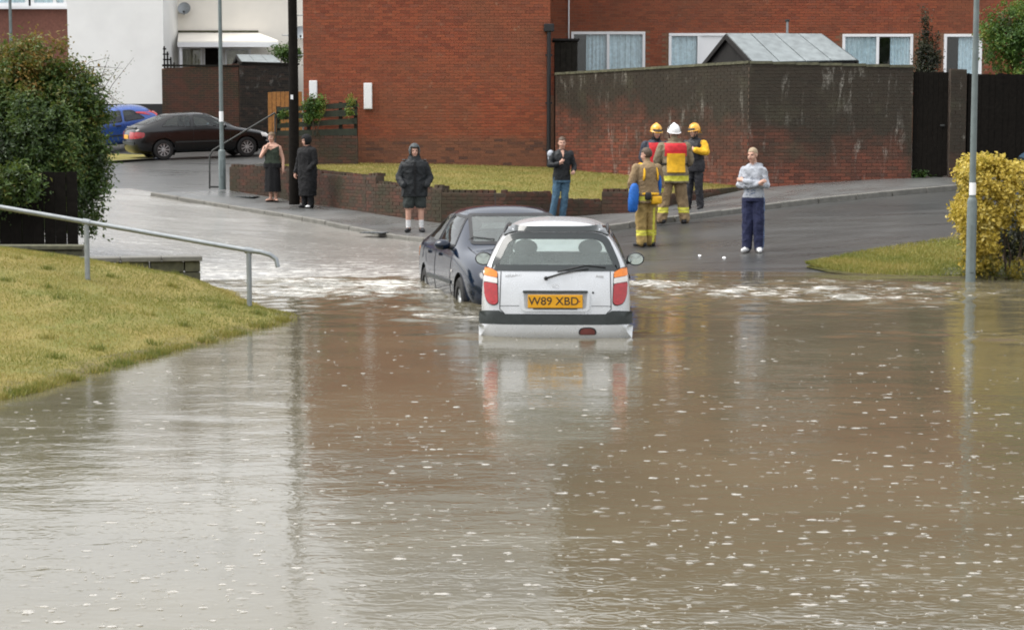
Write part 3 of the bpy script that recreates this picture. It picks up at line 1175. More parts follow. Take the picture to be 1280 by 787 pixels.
def pane_window(root, px0, px1, py0, py1, Y, nlight=2, kinds=('curtain', 'curtain'), fw=0.075, sill=True, name='window', widths=None, depth=0.1, hole=True):
    """white framed window: frame > panes, set in a wall whose face is the plane Y"""
    a, b = at_y(px0, py0, Y), at_y(px1, py1, Y)
    x0, x1, z0, z1 = a.x, b.x, b.z, a.z
    Mr = rooted(root)
    fr = MB()
    yc = Y - 0.01
    fr.box(((x0 + x1) / 2, yc, z1 - fw / 2), (x1 - x0, depth, fw), 0, Mr, bev=0.006)
    fr.box(((x0 + x1) / 2, yc, z0 + fw / 2), (x1 - x0, depth, fw), 0, Mr, bev=0.006)
    ws = widths or [1.0 / nlight] * nlight
    xs = [x0]
    for q in ws: xs.append(xs[-1] + q * (x1 - x0))
    for i, x in enumerate(xs):
        off = fw / 2 if i == 0 else (-fw / 2 if i == len(xs) - 1 else 0)
        fr.box((x + off, yc + 0.002, (z0 + z1) / 2), (fw, depth - 0.006, z1 - z0 - 2 * fw + 0.004), 0, Mr)
    w = fr.build(name, M['upvc'], root)
    for i in range(nlight):
        xa, xb = xs[i] + fw * (1 if i == 0 else 0.5), xs[i + 1] - fw * (1 if i == nlight - 1 else 0.5)
        kd = kinds[i % len(kinds)]
        if kd == 'panel':
            MB().box(((xa + xb) / 2, yc + 0.01, (z0 + z1) / 2), (xb - xa, 0.05, z1 - z0 - 2 * fw), 0, Mr).build('panel', M['upvc'], w)
            continue
        MB().box(((xa + xb) / 2, yc + 0.012, (z0 + z1) / 2), (xb - xa, 0.012, z1 - z0 - 2 * fw), 0, Mr).build('pane', M['pane'], w)
        cu = MB()
        if kd.startswith('curtain'):
            n = max(10, int((xb - xa) / 0.03))
            f0 = 0.38 if kd == 'curtain_part' else 0.0
            rg = []
            for j in range(n + 1):
                x = xa + (xb - xa) * (f0 + (1 - f0) * j / n)
                y = Y + 0.052 + 0.02 * math.sin(j * 1.1) + 0.008 * math.sin(j * 3.7)
                rg.append([(x, y, z0 + 0.02), (x, y, z1 - 0.02)])
            vs_ = [p for r_ in rg for p in r_]
            cu.add(vs_, [(2 * j, 2 * j + 2, 2 * j + 3, 2 * j + 1) for j in range(n)], 0, Mr)
            cu.build('curtain', M['curtain_warm'] if kd == 'curtain_warm' else M['curtain'], w)
    # box behind the panes, coloured dark to stand in for the unlit room
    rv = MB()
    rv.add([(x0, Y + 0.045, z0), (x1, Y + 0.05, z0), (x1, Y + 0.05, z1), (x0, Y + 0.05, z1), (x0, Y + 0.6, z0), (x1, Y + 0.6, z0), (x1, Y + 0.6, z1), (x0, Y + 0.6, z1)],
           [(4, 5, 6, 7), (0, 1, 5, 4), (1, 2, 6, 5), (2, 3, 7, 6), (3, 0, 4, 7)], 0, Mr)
    rv.build('reveal', M['room_shade'], w)
    return (x0, x1, z0, z1)


house = empty('brick_terrace', ((hx0 + hx1) / 2, YH, 1.4), 0, 'long red brick house with white windows behind the yard wall', 'house')
hM = rooted(house)
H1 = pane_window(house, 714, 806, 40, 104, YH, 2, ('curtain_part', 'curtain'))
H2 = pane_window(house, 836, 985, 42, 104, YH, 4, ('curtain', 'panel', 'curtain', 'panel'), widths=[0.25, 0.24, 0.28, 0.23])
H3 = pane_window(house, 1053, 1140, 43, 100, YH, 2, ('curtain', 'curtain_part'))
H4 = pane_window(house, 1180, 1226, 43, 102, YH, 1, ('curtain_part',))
holes_w = [H1, H2, H3, H4]
# mortar wall with real openings: vertical strips around the windows
mb = MB()
ZB, ZE = 1.4, 11.6
xs = sorted(set([hx0, hx1] + [v for h in holes_w for v in h[:2]]))
for xa, xb in zip(xs, xs[1:]):
    c = (xa + xb) / 2
    hh = [h for h in holes_w if h[0] < c < h[1]]
    if hh:
        h = hh[0]
        mb.box((c, YH + 0.126, (ZB + h[2]) / 2), (xb - xa, 0.24, h[2] - ZB), 0, hM)
        mb.box((c, YH + 0.126, (h[3] + ZE) / 2), (xb - xa, 0.24, ZE - h[3]), 0, hM)
    else:
        mb.box((c, YH + 0.126, (ZB + ZE) / 2), (xb - xa, 0.24, ZE - ZB), 0, hM)
mb.box(((hx0 + hx1) / 2, YH + 7.0, (ZB + ZE) / 2), (hx1 - hx0, 0.24, ZE - ZB), 0, hM)
mb.box((hx1 - 0.12, YH + 3.6, (ZB + ZE) / 2), (0.24, 6.5, ZE - ZB), 0, hM)
mb.build('wall', M['mortar'], house)
mb = MB()
A = [(hx0 - 0.1, YH - 0.35, ZE - 0.05), (hx1 + 0.3, YH - 0.35, ZE - 0.05), (hx1 + 0.3, YH + 3.6, ZE + 2.6), (hx0 + 4.2, YH + 3.6, ZE + 2.6), (hx0 - 0.1, YH + 7.4, ZE - 0.05), (hx1 + 0.3, YH + 7.4, ZE - 0.05)]
mb.add(A + [(x, y, z + 0.14) for x, y, z in A], [(0, 1, 2, 3), (3, 2, 5, 4), (6, 9, 8, 7), (9, 10, 11, 8), (0, 6, 7, 1), (4, 5, 11, 10), (0, 3, 4), (6, 10, 9), (0, 6, 10, 4), (1, 7, 8, 2), (2, 8, 11, 5)], 0, hM)
mb.build('roof', M['roof'], house)
br = brick_run(house, (hx0, YH), (hx1, YH), lambda u: 3.3, lambda u: 8.0, 'red', 300, holes=[(h[0] - hx0 - 0.1, h[1] - hx0 + 0.1, h[2] - 0.03, h[3] + 0.03) for h in holes_w])
lay_bricks(house, shift(br, house), 'red', 300, srank(house, 1000, 25))
# dark band of bricks between the two left windows is its own infill
wv = at_y(711, 5, YH - 0.04)
wire = MB()
wire.tube([(wv.x, YH - 0.035, at_y(711, -10, YH).z), (wv.x, YH - 0.035, at_y(711, 58, YH).z)], 0.02, 6, 0, hM)
wire.build('cable', M['upvc'], house)

# ---------------- tall yard wall
yA, yB, yC = W(694, 211, 49.4), W(935, 236.5, 56.2), W(1139, 223.5, 56.9)
yD, yE = W(1186, 220, 57.0), W(1206, 219, 57.0)
yw = empty('yard_wall', (yB.x, yB.y, yB.z), 0, 'tall stained brick yard wall with white salt streaks', 'wall')
yM = rooted(yw)
allb = []
tops = {}
for (P, Q, tp, tq) in ((yA, yB, 93, 78.5), (yB, yC, 78.5, 84), (yD, yE, 86, 87)):
    zp, zq = z_over(P, tp), z_over(Q, tq)
    L = (Q.xy - P.xy).length
    ang = math.atan2(Q.y - P.y, Q.x - P.x)
    d = Vector((Q.x - P.x, Q.y - P.y, 0)).normalized()
    nb = Vector((-d.y, d.x, 0))
    m_ = MB()
    V8 = []
    for z_off in (0, 1):
        for off in (0.005, 0.2):
            for R_, zt_ in ((P, zp), (Q, zq)):
                b_ = Vector((R_.x, R_.y, 0)) + nb * off
                V8.append((b_.x, b_.y, (R_.z - 0.35) if z_off == 0 else zt_))
    m_.add(V8, [(0, 1, 3, 2), (4, 6, 7, 5), (0, 4, 5, 1), (2, 3, 7, 6), (0, 2, 6, 4), (1, 5, 7, 3)], 0, yM)
    m_.build('wall_core', M['mortar_dark'], yw)
    allb += brick_run(yw, P.xy, Q.xy, lin(P.z - 0.05, Q.z - 0.05, L), lin(zp, zq, L), 'yard', 0)
    # coping bricks on edge
    u = 0.0
    cp = MB()
    c1 = Vector((P.x, P.y, 0)) + d * (L / 2) + nb * 0.095
    n_c = int(L / 0.45)
    for k in range(n_c):
        u = (k + 0.5) / n_c
        c = Vector((P.x, P.y, 0)).lerp(Vector((Q.x, Q.y, 0)), u) + nb * 0.095
        z = zp + (zq - zp) * u
        MB().box((c.x, c.y, z + 0.012), (L / n_c - 0.008, 0.25, 0.06), 0, yM, ang, bev=0.0).build('coping', M['stone_moss'], yw)
lay_bricks(yw, shift(allb, yw), 'yard', 300, srank(yw, 760, 180))

# dark timber gate in the yard wall, plank by plank
gt = empty('yard_gate', ((yC.x + yD.x) / 2, yC.y + 0.06, min(yC.z, yD.z)), math.atan2(yD.y - yC.y, yD.x - yC.x), 'dark plank gate set in the yard wall', 'gate')
gw = (yD.xy - yC.xy).length - 0.05
gh = z_over(yC, 90) - gt.location.z
npk = 7
for k in range(npk):
    MB().box((-gw / 2 + (k + 0.5) * gw / npk, 0, gh / 2 + 0.03), (gw / npk - 0.003, 0.03, gh - 0.06 + random.uniform(-0.015, 0.015)), bev=0.004).build('plank', M['wood_black'], gt)
for z in (0.35, gh * 0.55, gh - 0.35):
    MB().box((0, 0.035, z), (gw - 0.02, 0.035, 0.11), bev=0.004).build('rail', M['wood_black'], gt)
MB().box((gw / 2 - 0.12, -0.03, gh * 0.5), (0.10, 0.03, 0.04), bev=0.006).build('latch', M['iron'], gt)
# dark close-boarded fence to the right of the lamp post
fA, fB = W(1208, 218, 56.9), W(1330, 214, 56.9)
fn = empty('board_fence', ((fA.x + fB.x) / 2, fA.y, min(fA.z, fB.z)), math.atan2(fB.y - fA.y, fB.x - fA.x), 'dark close boarded fence behind the golden hedge', 'fence')
fl = (fB.xy - fA.xy).length
fh = z_over(fA, 93) - fn.location.z
for k in range(int(fl / 0.15)):
    MB().box((-fl / 2 + (k + 0.5) * 0.15, (k % 2) * 0.012, fh / 2 + random.uniform(-0.01, 0.01)), (0.153, 0.02, fh)).build('board', M['wood_black'], fn)
for k in range(4):
    MB().box((-fl / 2 + k * fl / 3, 0.075, fh / 2), (0.1, 0.1, fh + 0.05), bev=0.006).build('post', M['wood_black'], fn)

# brown timber store standing behind the left end of the yard wall
sA_, sB_ = at_y(693, 40, 50.0), at_y(722, 92, 50.0)
ts = empty('timber_store', ((sA_.x + sB_.x) / 2, 50.5, 1.35), 0, 'dark brown boarded store behind the left end of the yard wall', 'store')
for k in range(4):
    w_ = (sB_.x - sA_.x) / 4
    MB().box((sA_.x - ts.location.x + (k + 0.5) * w_, -0.5, (sA_.z - 0.25 - 1.35) / 2), (w_ - 0.01, 0.03, sA_.z - 0.25 - 1.35)).build('board', M['wood_dark'], ts)
MB().box((0, 0, (sA_.z - 0.27 - 1.35) / 2), (sB_.x - sA_.x - 0.03, 0.9, sA_.z - 0.29 - 1.35)).build('body', M['wood_black'], ts)
MB().box((0, 0, sA_.z - 1.35 - 0.2), (sB_.x - sA_.x + 0.08, 1.2, 0.05)).build('roof', M['felt'], ts)


# ---------------- sheds with pitched sheet roofs
def shed_roof(root, ridge0, ridge1, eave0, eave1, npan, mat, th=0.025, name='roof_panel'):
    Mr = rooted(root)
    for k in range(npan):
        a, b = k / npan, (k + 1) / npan - 0.012
        P = [ridge0.lerp(ridge1, a), ridge0.lerp(ridge1, b), eave0.lerp(eave1, b), eave0.lerp(eave1, a)]
        n = (P[1] - P[0]).cross(P[3] - P[0]).normalized()
        if n.z < 0: n = -n
        n = n * th
        mb = MB()
        mb.add([tuple(p) for p in P] + [tuple(p + n) for p in P], [(0, 3, 2, 1), (4, 5, 6, 7), (0, 1, 5, 4), (1, 2, 6, 5), (2, 3, 7, 6), (3, 0, 4, 7)], 0, Mr)
        mb.build(name, mat, root)


def pitched_shed(name, label, ridge_l, ridge_r, eave_fl, eave_fr, back_off, zbase, npan, mat, wall):
    """front slope faces the camera; the gable ends are triangles left and right"""
    root = empty(name, ((eave_fl.x + eave_fr.x) / 2, eave_fl.y, zbase), 0, label, 'shed')
    Mr = rooted(root)
    shed_roof(root, ridge_l, ridge_r, eave_fl, eave_fr, npan, mat)
    bl = Vector((2 * ridge_l.x - eave_fl.x, 2 * ridge_l.y - eave_fl.y, eave_fl.z))
    brr = Vector((2 * ridge_r.x - eave_fr.x, 2 * ridge_r.y - eave_fr.y, eave_fr.z))
    shed_roof(root, ridge_l, ridge_r, bl, brr, npan, mat)
    mb = MB()
    e = Vector((0.06, 0, 0))
    fl_, fr_, b1, b2, r1, r2 = eave_fl + e, eave_fr - e, bl + e, brr - e, ridge_l + e, ridge_r - e
    lo = lambda p: Vector((p.x, p.y, zbase))
    dz = Vector((0, 0, -0.05))
    P = [fl_ + dz, fr_ + dz, b2 + dz, b1 + dz, r1 + dz, r2 + dz, lo(fl_), lo(fr_), lo(b2), lo(b1)]
    mb.add([tuple(p) for p in P], [(6, 7, 1, 0), (8, 9, 3, 2), (9, 6, 0, 4, 3), (7, 8, 2, 5, 1), (6, 9, 8, 7), (0, 1, 5, 4), (4, 5, 2, 3)], 0, Mr)
    mb.build('body', wall, root)
    # bargeboards on the two gable ends
    for a, b in ((eave_fl, ridge_l), (bl, ridge_l), (eave_fr, ridge_r), (brr, ridge_r)):
        d = (b - a)
        mbb = MB()
        q = [a, b, b + Vector((0, 0, -0.12)), a + Vector((0, 0, -0.12))]
        sx = -0.03 if a.x < (eave_fl.x + eave_fr.x) / 2 else 0.03
        mbb.add([tuple(p) for p in q] + [tuple(p + Vector((sx, 0, 0))) for p in q], [(0, 1, 2, 3), (7, 6, 5, 4), (0, 4, 5, 1), (1, 5, 6, 2), (2, 6, 7, 3), (3, 7, 4, 0)], 0, Mr)
        mbb.build('bargeboard', M['felt'], root)
    return root


# right: grey sheet-roofed shed behind the yard wall (gable end turned to the left)
rl, rr_ = at_y(908, 43, 45.6), at_y(1028, 43.5, 46.4)
el_, er_ = at_y(942, 79, 44.3), at_y(1072, 76, 45.1)
sh1 = pitched_shed('garden_shed', 'grey sheet roofed shed peeping over the tall yard wall', rl, rr_, el_, er_, 0, 1.35, 4, M['sheet_roof'], M['felt'])
# thin vent pipe and cowl by the shed ridge
vp = at_y(984, 44, 47.5)
vpo = empty('vent_pipe', (vp.x, 47.5, 1.35), 0, 'thin grey vent pipe rising behind the shed roof', 'pipe')
MB().tube([(0, 0, 0), (0, 0, z_over((vp.x, 47.5, 0), 27) - 1.35)], 0.03, 8).build('pipe', M['galv'], vpo)
MB().box((0, 0, z_over((vp.x, 47.5, 0), 27) - 1.33), (0.10, 0.10, 0.05), bev=0.01).build('cowl', M['iron'], vpo)

# ---------------- retaining wall of the corner lawn
rw_sec = [  # (px0, px1, top0, top1)
    (287, 350, 208, 210), (350, 400, 210, 216), (400, 458, 216, 222), (458, 470, 219, 219), (470, 540, 229, 238), (540, 552, 234, 235), (552, 632, 240, 241),
    (632, 690, 243, 242), (690, 752, 251, 252), (752, 796, 239, 239), (796, 862, 249, 244), (862, 934, 243, 236)]
w0 = ground_at(470, interp(bx_, by_, 470))
rw = empty('retaining_wall', tuple(w0), 0, 'low mossy brick retaining wall holding up the corner lawn', 'wall')
rM = rooted(rw)
front = {}
allb = []
for (pa, pb_, ta, tb) in rw_sec:
    P, Q = ground_at(pa, interp(bx_, by_, pa)), ground_at(pb_, interp(bx_, by_, pb_))
    zp, zq = z_over(P, ta), z_over(Q, tb)
    front[pa] = (P, zp)
    front[pb_ - 0.01] = (Q, zq)
    L = (Q.xy - P.xy).length
    d = Vector((Q.x - P.x, Q.y - P.y, 0)).normalized()
    nb = Vector((-d.y, d.x, 0))
    V8 = []
    for z_off in (0, 1):
        for off in (0.005, 0.21):
            for R_, zt_ in ((P, zp), (Q, zq)):
                b_ = Vector((R_.x, R_.y, 0)) + nb * off
                V8.append((b_.x, b_.y, (R_.z - 0.35) if z_off == 0 else zt_ - 0.01))
    MB().add(V8, [(0, 1, 3, 2), (4, 6, 7, 5), (0, 4, 5, 1), (2, 3, 7, 6), (0, 2, 6, 4), (1, 5, 7, 3)], 0, rM).build('wall_core', M['mortar_dark'], rw)
    allb += brick_run(rw, P.xy, Q.xy, lin(P.z - 0.05, Q.z - 0.05, L), lin(zp, zq, L), 'low', 0)
    ang = math.atan2(Q.y - P.y, Q.x - P.x)
    n_c = max(1, int(L / 0.115))
    for k in range(n_c):
        if random.random() < 0.015: continue
        u = (k + 0.5) / n_c
        c = P.lerp(Q, u) + nb * 0.10
        z = zp + (zq - zp) * u
        allb.append((c.x, c.y, z + 0.018 + random.uniform(-0.01, 0.006), 0.11, ang + random.uniform(-0.03, 0.03)))
        allb.append((c.x + nb.x * 0.108, c.y + nb.y * 0.108, z + 0.018 + random.uniform(-0.01, 0.006), 0.11, ang + random.uniform(-0.03, 0.03)))
lay_bricks(rw, shift(allb, rw), 'low', 300, srank(rw, 520, 250))

# ---------------- corner lawn (between wall and houses)
lx = np.linspace(330, 934, 70)
fk = sorted(front)
lf, lb_ = [], []
for x in lx:
    if x <= 935:
        ks = [k for k in fk if k <= x]
        k0 = ks[-1] if ks else fk[0]
        k1 = min([k for k in fk if k > x] or [fk[-1]])
        u = 0 if k1 == k0 else (x - k0) / (k1 - k0)
        (Pa, za), (Pb, zb) = front[k0], front[k1]
        P = Pa.lerp(Pb, min(1, max(0, u)))
        z = za + (zb - za) * u
        dd = P.xy.normalized() * 0.16
        P = Vector((P.x + dd.x, P.y + dd.y, z - 0.012))
    else:
        P = ground_at(x, interp([796, 860, 934], [262, 248, 238], x))
        P.z = z_over(P, interp([796, 850, 934], [241, 241, 236.5], x))
    lf.append(P)
    lb_.append(W(x, interp([330, 447, 560, 690, 780, 860, 934], [204, 203, 204.5, 208.5, 218, 227, 234], x), interp([330, 447, 690, 935], [48.6, 48.8, 48.9, 56.2], x)))
lawn = strip('lawn', lf, lb_, 12, M['turf'], 0.0)
tag(lawn, 'yellowed corner lawn between low wall and brick gable', kind='structure')
lfa, lba = np.array([tuple(q) for q in lf]), np.array([tuple(q) for q in lb_])


def samp_lawn(n):
    i = rng.integers(0, len(lfa) - 1, n)
    u, v = rng.random((n, 1)), rng.random((n, 1))
    P = (lfa[i] * (1 - u) + lfa[i + 1] * u) * (1 - v) + (lba[i] * (1 - u) + lba[i + 1] * u) * v
    return P, patchy(P[:, :2], 0.8) + 0.08


blades('lawn_grass_blades', samp_lawn, 42000, 0.02, 0.05, 'short dry grass of the corner lawn', 0.007)
vta, vba = np.array([tuple(q) for q in vt]), np.array([tuple(q) for q in vb])


def samp_verge(n):
    i = rng.integers(0, len(vta) - 1, n)
    u, v = rng.random((n, 1)), rng.random((n, 1))
    P = (vta[i] * (1 - u) + vta[i + 1] * u) * (1 - v) + (vba[i] * (1 - u) + vba[i + 1] * u) * v
    P[:, 2] = G.many(P[:, :2]) - KERB + 0.06
    return P, patchy(P[:, :2], 0.8) - 0.14


blades('verge_grass_blades', samp_verge, 34000, 0.02, 0.055, 'short olive grass of the right verge', 0.006)

# low dark brick wall and slatted fence left of the gable
YF = 48.3
fa, fb = at_y(338, 170, YF), at_y(447, 204, YF)
lwz0, lwz1 = at_y(400, 214, YF).z, at_y(400, 171, YF).z
lw = empty('dark_wall', ((fa.x + fb.x) / 2, YF, lwz0), 0, 'low dark brick wall under the slatted fence left of the gable', 'wall')
MB().box(((fa.x + fb.x) / 2, YF + 0.116, (lwz0 + lwz1) / 2 - 0.05), (fb.x - fa.x, 0.22, lwz1 - lwz0 + 0.1), 0, rooted(lw)).build('wall_core', M['mortar_dark'], lw)
br = brick_run(lw, (fa.x, YF), (fb.x, YF), lambda u: lwz0, lambda u: lwz1, 'low', 150)
lay_bricks(lw, shift(br, lw), 'low', 200, srank(lw, 430, 190))
sf = empty('slatted_fence', ((fa.x + fb.x) / 2, YF + 0.1, lwz1 + 0.0), 0, 'dark green slatted fence with leafy shrub left of the gable', 'fence')
sM = rooted(sf)
for px_ in (347, 385, 425, 444):
    q = at_y(px_, 126 + (447 - px_) * 0.07, YF)
    MB().box((q.x, YF + 0.12, (lwz1 + q.z) / 2), (0.09, 0.09, q.z - lwz1), 0, sM, bev=0.006).build('post', M['wood_dark'], sf)
for (t0_, t1_) in ((134, 140), (142.5, 150), (154, 160.5), (163, 170)):
    a, b = at_y(346, t0_ + 0.5, YF), at_y(446, t0_ - 6.5, YF)
    a2, b2 = at_y(346, t1_, YF), at_y(446, t1_ - 5.5, YF)
    if t0_ > 160: b, b2 = at_y(446, t0_ - 2.5, YF), at_y(446, t1_ - 0.6, YF)
    y0, y1 = YF + 0.035, YF + 0.07
    V8 = [(a.x, y0, a.z), (b.x, y0, b.z), (b2.x, y0, b2.z), (a2.x, y0, a2.z)]
    V8 = V8 + [(x, y1, z) for x, y, z in V8]
    MB().add(V8, [(0, 1, 2, 3), (7, 6, 5, 4), (0, 4, 5, 1), (1, 5, 6, 2), (2, 6, 7, 3), (3, 7, 4, 0)], 0, sM).build('slat', M['wood_green'], sf)
# orange plank fence further back
oa, ob = W(335, 152, 42), W(378, 152, 42)
of = empty('plank_fence', ((oa.x + ob.x) / 2, oa.y, oa.z - 0.3), 0, 'short orange plank fence behind the telegraph pole', 'fence')
oh = z_over(oa, 115) - oa.z + 0.3
nk = 8
for k in range(nk):
    MB().box((-(ob.x - oa.x) / 2 + (k + 0.5) * (ob.x - oa.x) / nk, 0, oh / 2 + random.uniform(-0.015, 0.015)), ((ob.x - oa.x) / nk - 0.012, 0.022, oh), bev=0.003).build('plank', M['wood_orange'], of)
for z in (0.3, oh - 0.25):
    MB().box((0, 0.035, z), (ob.x - oa.x - 0.01, 0.04, 0.09)).build('rail', M['wood_orange'], of)

# ---------------- white rendered house, its cream wing, and the brick flats at far left
YW = 69.0
wx0, wx1 = at_y(85, 60, YW).x, at_y(204.5, 60, YW).x
wh = empty('white_house', ((wx0 + wx1) / 2, YW, 2.6), 0, 'white rendered house end behind the parked blue hatchback', 'house')
wM = rooted(wh)
zpl = at_y(150, 130, YW).z
MB().box(((wx0 + wx1) / 2, YW + 4, (zpl + 8.6) / 2), (wx1 - wx0, 8, 8.6 - zpl), 0, wM).build('wall', M['render_white'], wh)
MB().box(((wx0 + wx1) / 2, YW + 4, (1.6 + zpl) / 2 - 0.002), (wx1 - wx0 + 0.05, 8.05, zpl - 1.6), 0, wM).build('plinth', M['plinth'], wh)
MB().add([(wx0 - 0.2, YW - 0.25, 8.6), (wx1 + 0.2, YW - 0.25, 8.6), (wx1 + 0.2, YW + 4, 10.3), (wx0 - 0.2, YW + 4, 10.3), (wx0 - 0.2, YW + 8.25, 8.6), (wx1 + 0.2, YW + 8.25, 8.6)],
         [(0, 1, 2, 3), (3, 2, 5, 4), (0, 3, 4), (1, 5, 2), (0, 4, 5, 1)], 0, wM).build('roof', M['roof'], wh)

YC = 72.0
cx0, cx1 = wx1 - 0.02, at_y(392, 60, YC).x
ch = empty('cream_house', ((cx0 + cx1) / 2, YC, 2.7), 0, 'cream rendered house with porch roof and satellite dish', 'house')
cM = rooted(ch)
Wn = [pane_window(ch, 221.5, 254, 59, 98, YC, 1, ('curtain_warm',), name='window'),
      pane_window(ch, 281, 314, 60.5, 98, YC, 1, ('curtain_warm',), name='window')]
da, db = at_y(254.5, 60.5, YC), at_y(280.5, 105, YC)
mb = MB()
xs = sorted([cx0, cx1] + [v for h in Wn for v in h[:2]])
for xa, xb in zip(xs, xs[1:]):
    c = (xa + xb) / 2
    hh = [h for h in Wn if h[0] - 0.001 < c < h[1]]
    if hh:
        h = hh[0]
        mb.box((c, YC + 0.13, (1.8 + h[2]) / 2), (xb - xa, 0.24, h[2] - 1.8), 0, cM)
        mb.box((c, YC + 0.13, (h[3] + 8.2) / 2), (xb - xa, 0.24, 8.2 - h[3]), 0, cM)
    else:
        mb.box((c, YC + 0.13, (1.8 + 8.2) / 2), (xb - xa, 0.24, 8.2 - 1.8), 0, cM)
mb.build('wall', M['render_cream'], ch)
dr = MB()
dr.box(((da.x + db.x) / 2, YC - 0.03, (da.z + db.z) / 2), (db.x - da.x - 0.12, 0.06, da.z - db.z), 0, cM)
door = dr.build('door', M['wood_black'], ch)
dfm = MB()
for x in (da.x + 0.03, db.x - 0.03):
    dfm.box((x, YC - 0.035, (da.z + db.z) / 2), (0.06, 0.08, da.z - db.z), 0, cM)
dfm.box(((da.x + db.x) / 2, YC - 0.037, da.z + 0.03), (db.x - da.x, 0.08, 0.06), 0, cM)
dfm.build('door_frame', M['upvc'], door)
MB().add([(cx0 - 0.2, YC - 0.3, 8.2), (cx1 + 0.2, YC - 0.3, 8.2), (cx1 + 0.2, YC + 3, 9.8), (cx0 - 0.2, YC + 3, 9.8), (cx0 - 0.2, YC + 6.3, 8.2), (cx1 + 0.2, YC + 6.3, 8.2)],
         [(0, 1, 2, 3), (3, 2, 5, 4), (0, 3, 4), (1, 5, 2), (0, 4, 5, 1)], 0, cM).build('roof', M['roof'], ch)
# lean-to porch roof over the windows, with its flashing and fascia
pa, pb2 = at_y(223, 41, YC), at_y(323, 41, YC)
ea, eb = at_y(222, 52, YC - 1.3), at_y(348, 51, YC - 1.3)
pm = MB()
P4 = [(pa.x, YC - 0.0, pa.z), (pb2.x, YC - 0.0, pb2.z), (eb.x, YC - 1.3, eb.z), (ea.x, YC - 1.3, ea.z)]
pm.add(P4 + [(x, y, z - 0.09) for x, y, z in P4], [(0, 1, 2, 3), (7, 6, 5, 4), (0, 4, 5, 1), (1, 5, 6, 2), (2, 6, 7, 3), (3, 7, 4, 0)], 0, cM)
pr = pm.build('porch_roof', M['render_cream'], ch)
MB().box(((pa.x + pb2.x) / 2, YC - 0.03, pa.z + 0.04), (pb2.x - pa.x, 0.05, 0.07), 0, cM).build('flashing', M['stone_moss'], pr)
MB().box(((ea.x + eb.x) / 2, YC - 1.33, ea.z - 0.12), (eb.x - ea.x, 0.05, 0.17), 0, cM).build('fascia', M['upvc'], pr)
for x in (ea.x + 0.1, eb.x - 0.1):
    MB().box((x, YC - 1.2, (ea.z - 0.1 + 2.7) / 2), (0.1, 0.1, ea.z - 0.1 - 2.7), 0, cM).build('porch_post', M['upvc'], pr)


def dish(px, py, s_px, Y, label, wall_drop):
    q = at_y(px, py, Y)
    r = s_px / (F / Y)
    root = empty('satellite_dish', (q.x, Y - 0.3, q.z), 0, label, 'satellite dish', 'dishes on the cream house')
    mb = MB()
    R = Matrix.Rotation(math.radians(68), 4, 'X') @ Matrix.Rotation(0, 4, 'Z')
    rings = []
    for k in range(6):
        a = k / 5
        rings.append([((r * a * math.cos(j * math.pi / 10)), r * a * math.sin(j * math.pi / 10), 0.22 * r * a * a) for j in range(20)])
    rings[0] = [(0.001 * math.cos(j * math.pi / 10), 0.001 * math.sin(j * math.pi / 10), 0) for j in range(20)]
    back = [[(x, y, z - 0.012) for x, y, z in rg] for rg in rings[::-1]]
    mb.loft(rings + back, 0, R, cap=False)
    mb.build('reflector', M['galv'], root, True, 50)
    MB().tube([(0, -0.02, -r * 0.95), (0.02, -r * 0.9, -r * 0.55)], 0.012, 6).build('arm', M['iron'], root)
    MB().box((0.02, -r * 0.92, -r * 0.5), (0.07, 0.1, 0.07), bev=0.01).build('receiver', M['iron'], root)
    MB().tube([(0, 0.03, 0), (0, 0.3, -0.05)], 0.02, 6).build('bracket', M['galv'], root)
    if wall_drop:
        MB().tube([(-0.02, 0.29, -0.14), (-wall_drop[0], 0.29, -0.14), (-wall_drop[0], 0.29, -wall_drop[1])], 0.012, 6).build('cable', M['galv'], root)


dish(232, 12, 8, YC, 'round grey satellite dish with cable on the cream wall', (0.58, 1.35))
dish(377, 42, 8.5, YC, 'satellite dish half hidden at the edge of the brick gable', None)

# yard walls of the cream house: a lighter one and a darker one meeting at a corner
q0, q1, q2 = W(203.5, 170, 36.6), W(299, 165, 36.4), W(372, 160, 35.5)
for (P, Q, t0_, t1_, nm, lb, kd, mt) in ((q0, q1, 86, 80, 'garden_wall', 'brown brick garden wall behind the dark saloon', 'low', 'mortar'),
                                       (q1 + Vector((0.03, 0, 0)), q2, 80, 80, 'garden_wall', 'sooty garden wall below the small grey shed roof', 'soot', 'mortar_dark')):
    zp, zq = z_over(P, t0_), z_over(Q, t1_)
    gwr = empty(nm, (P.x, P.y, P.z - 0.3), 0, lb, 'wall')
    L = (Q.xy - P.xy).length
    d = Vector((Q.x - P.x, Q.y - P.y, 0)).normalized()
    nb = Vector((-d.y, d.x, 0))
    V8 = []
    for z_off in (0, 1):
        for off in (0.005, 0.2):
            for R_, zt_ in ((P, zp), (Q, zq)):
                b_ = Vector((R_.x, R_.y, 0)) + nb * off
                V8.append((b_.x, b_.y, (R_.z - 0.5) if z_off == 0 else zt_))
    MB().add(V8, [(0, 1, 3, 2), (4, 6, 7, 5), (0, 4, 5, 1), (2, 3, 7, 6), (0, 2, 6, 4), (1, 5, 7, 3)], 0, rooted(gwr)).build('wall_core', M[mt], gwr)
    br = brick_run(gwr, P.xy, Q.xy, lin(P.z, Q.z, L), lin(zp, zq, L), kd, 0)
    lay_bricks(gwr, shift(br, gwr), kd, 0, lambda q: 0)
    MB().box((((P + Q) / 2).x, ((P + Q) / 2).y + 0.1, (zp + zq) / 2 + 0.02), (L, 0.26, 0.06), 0, rooted(gwr), math.atan2(d.y, d.x)).build('coping', M['wood_dark'], gwr)
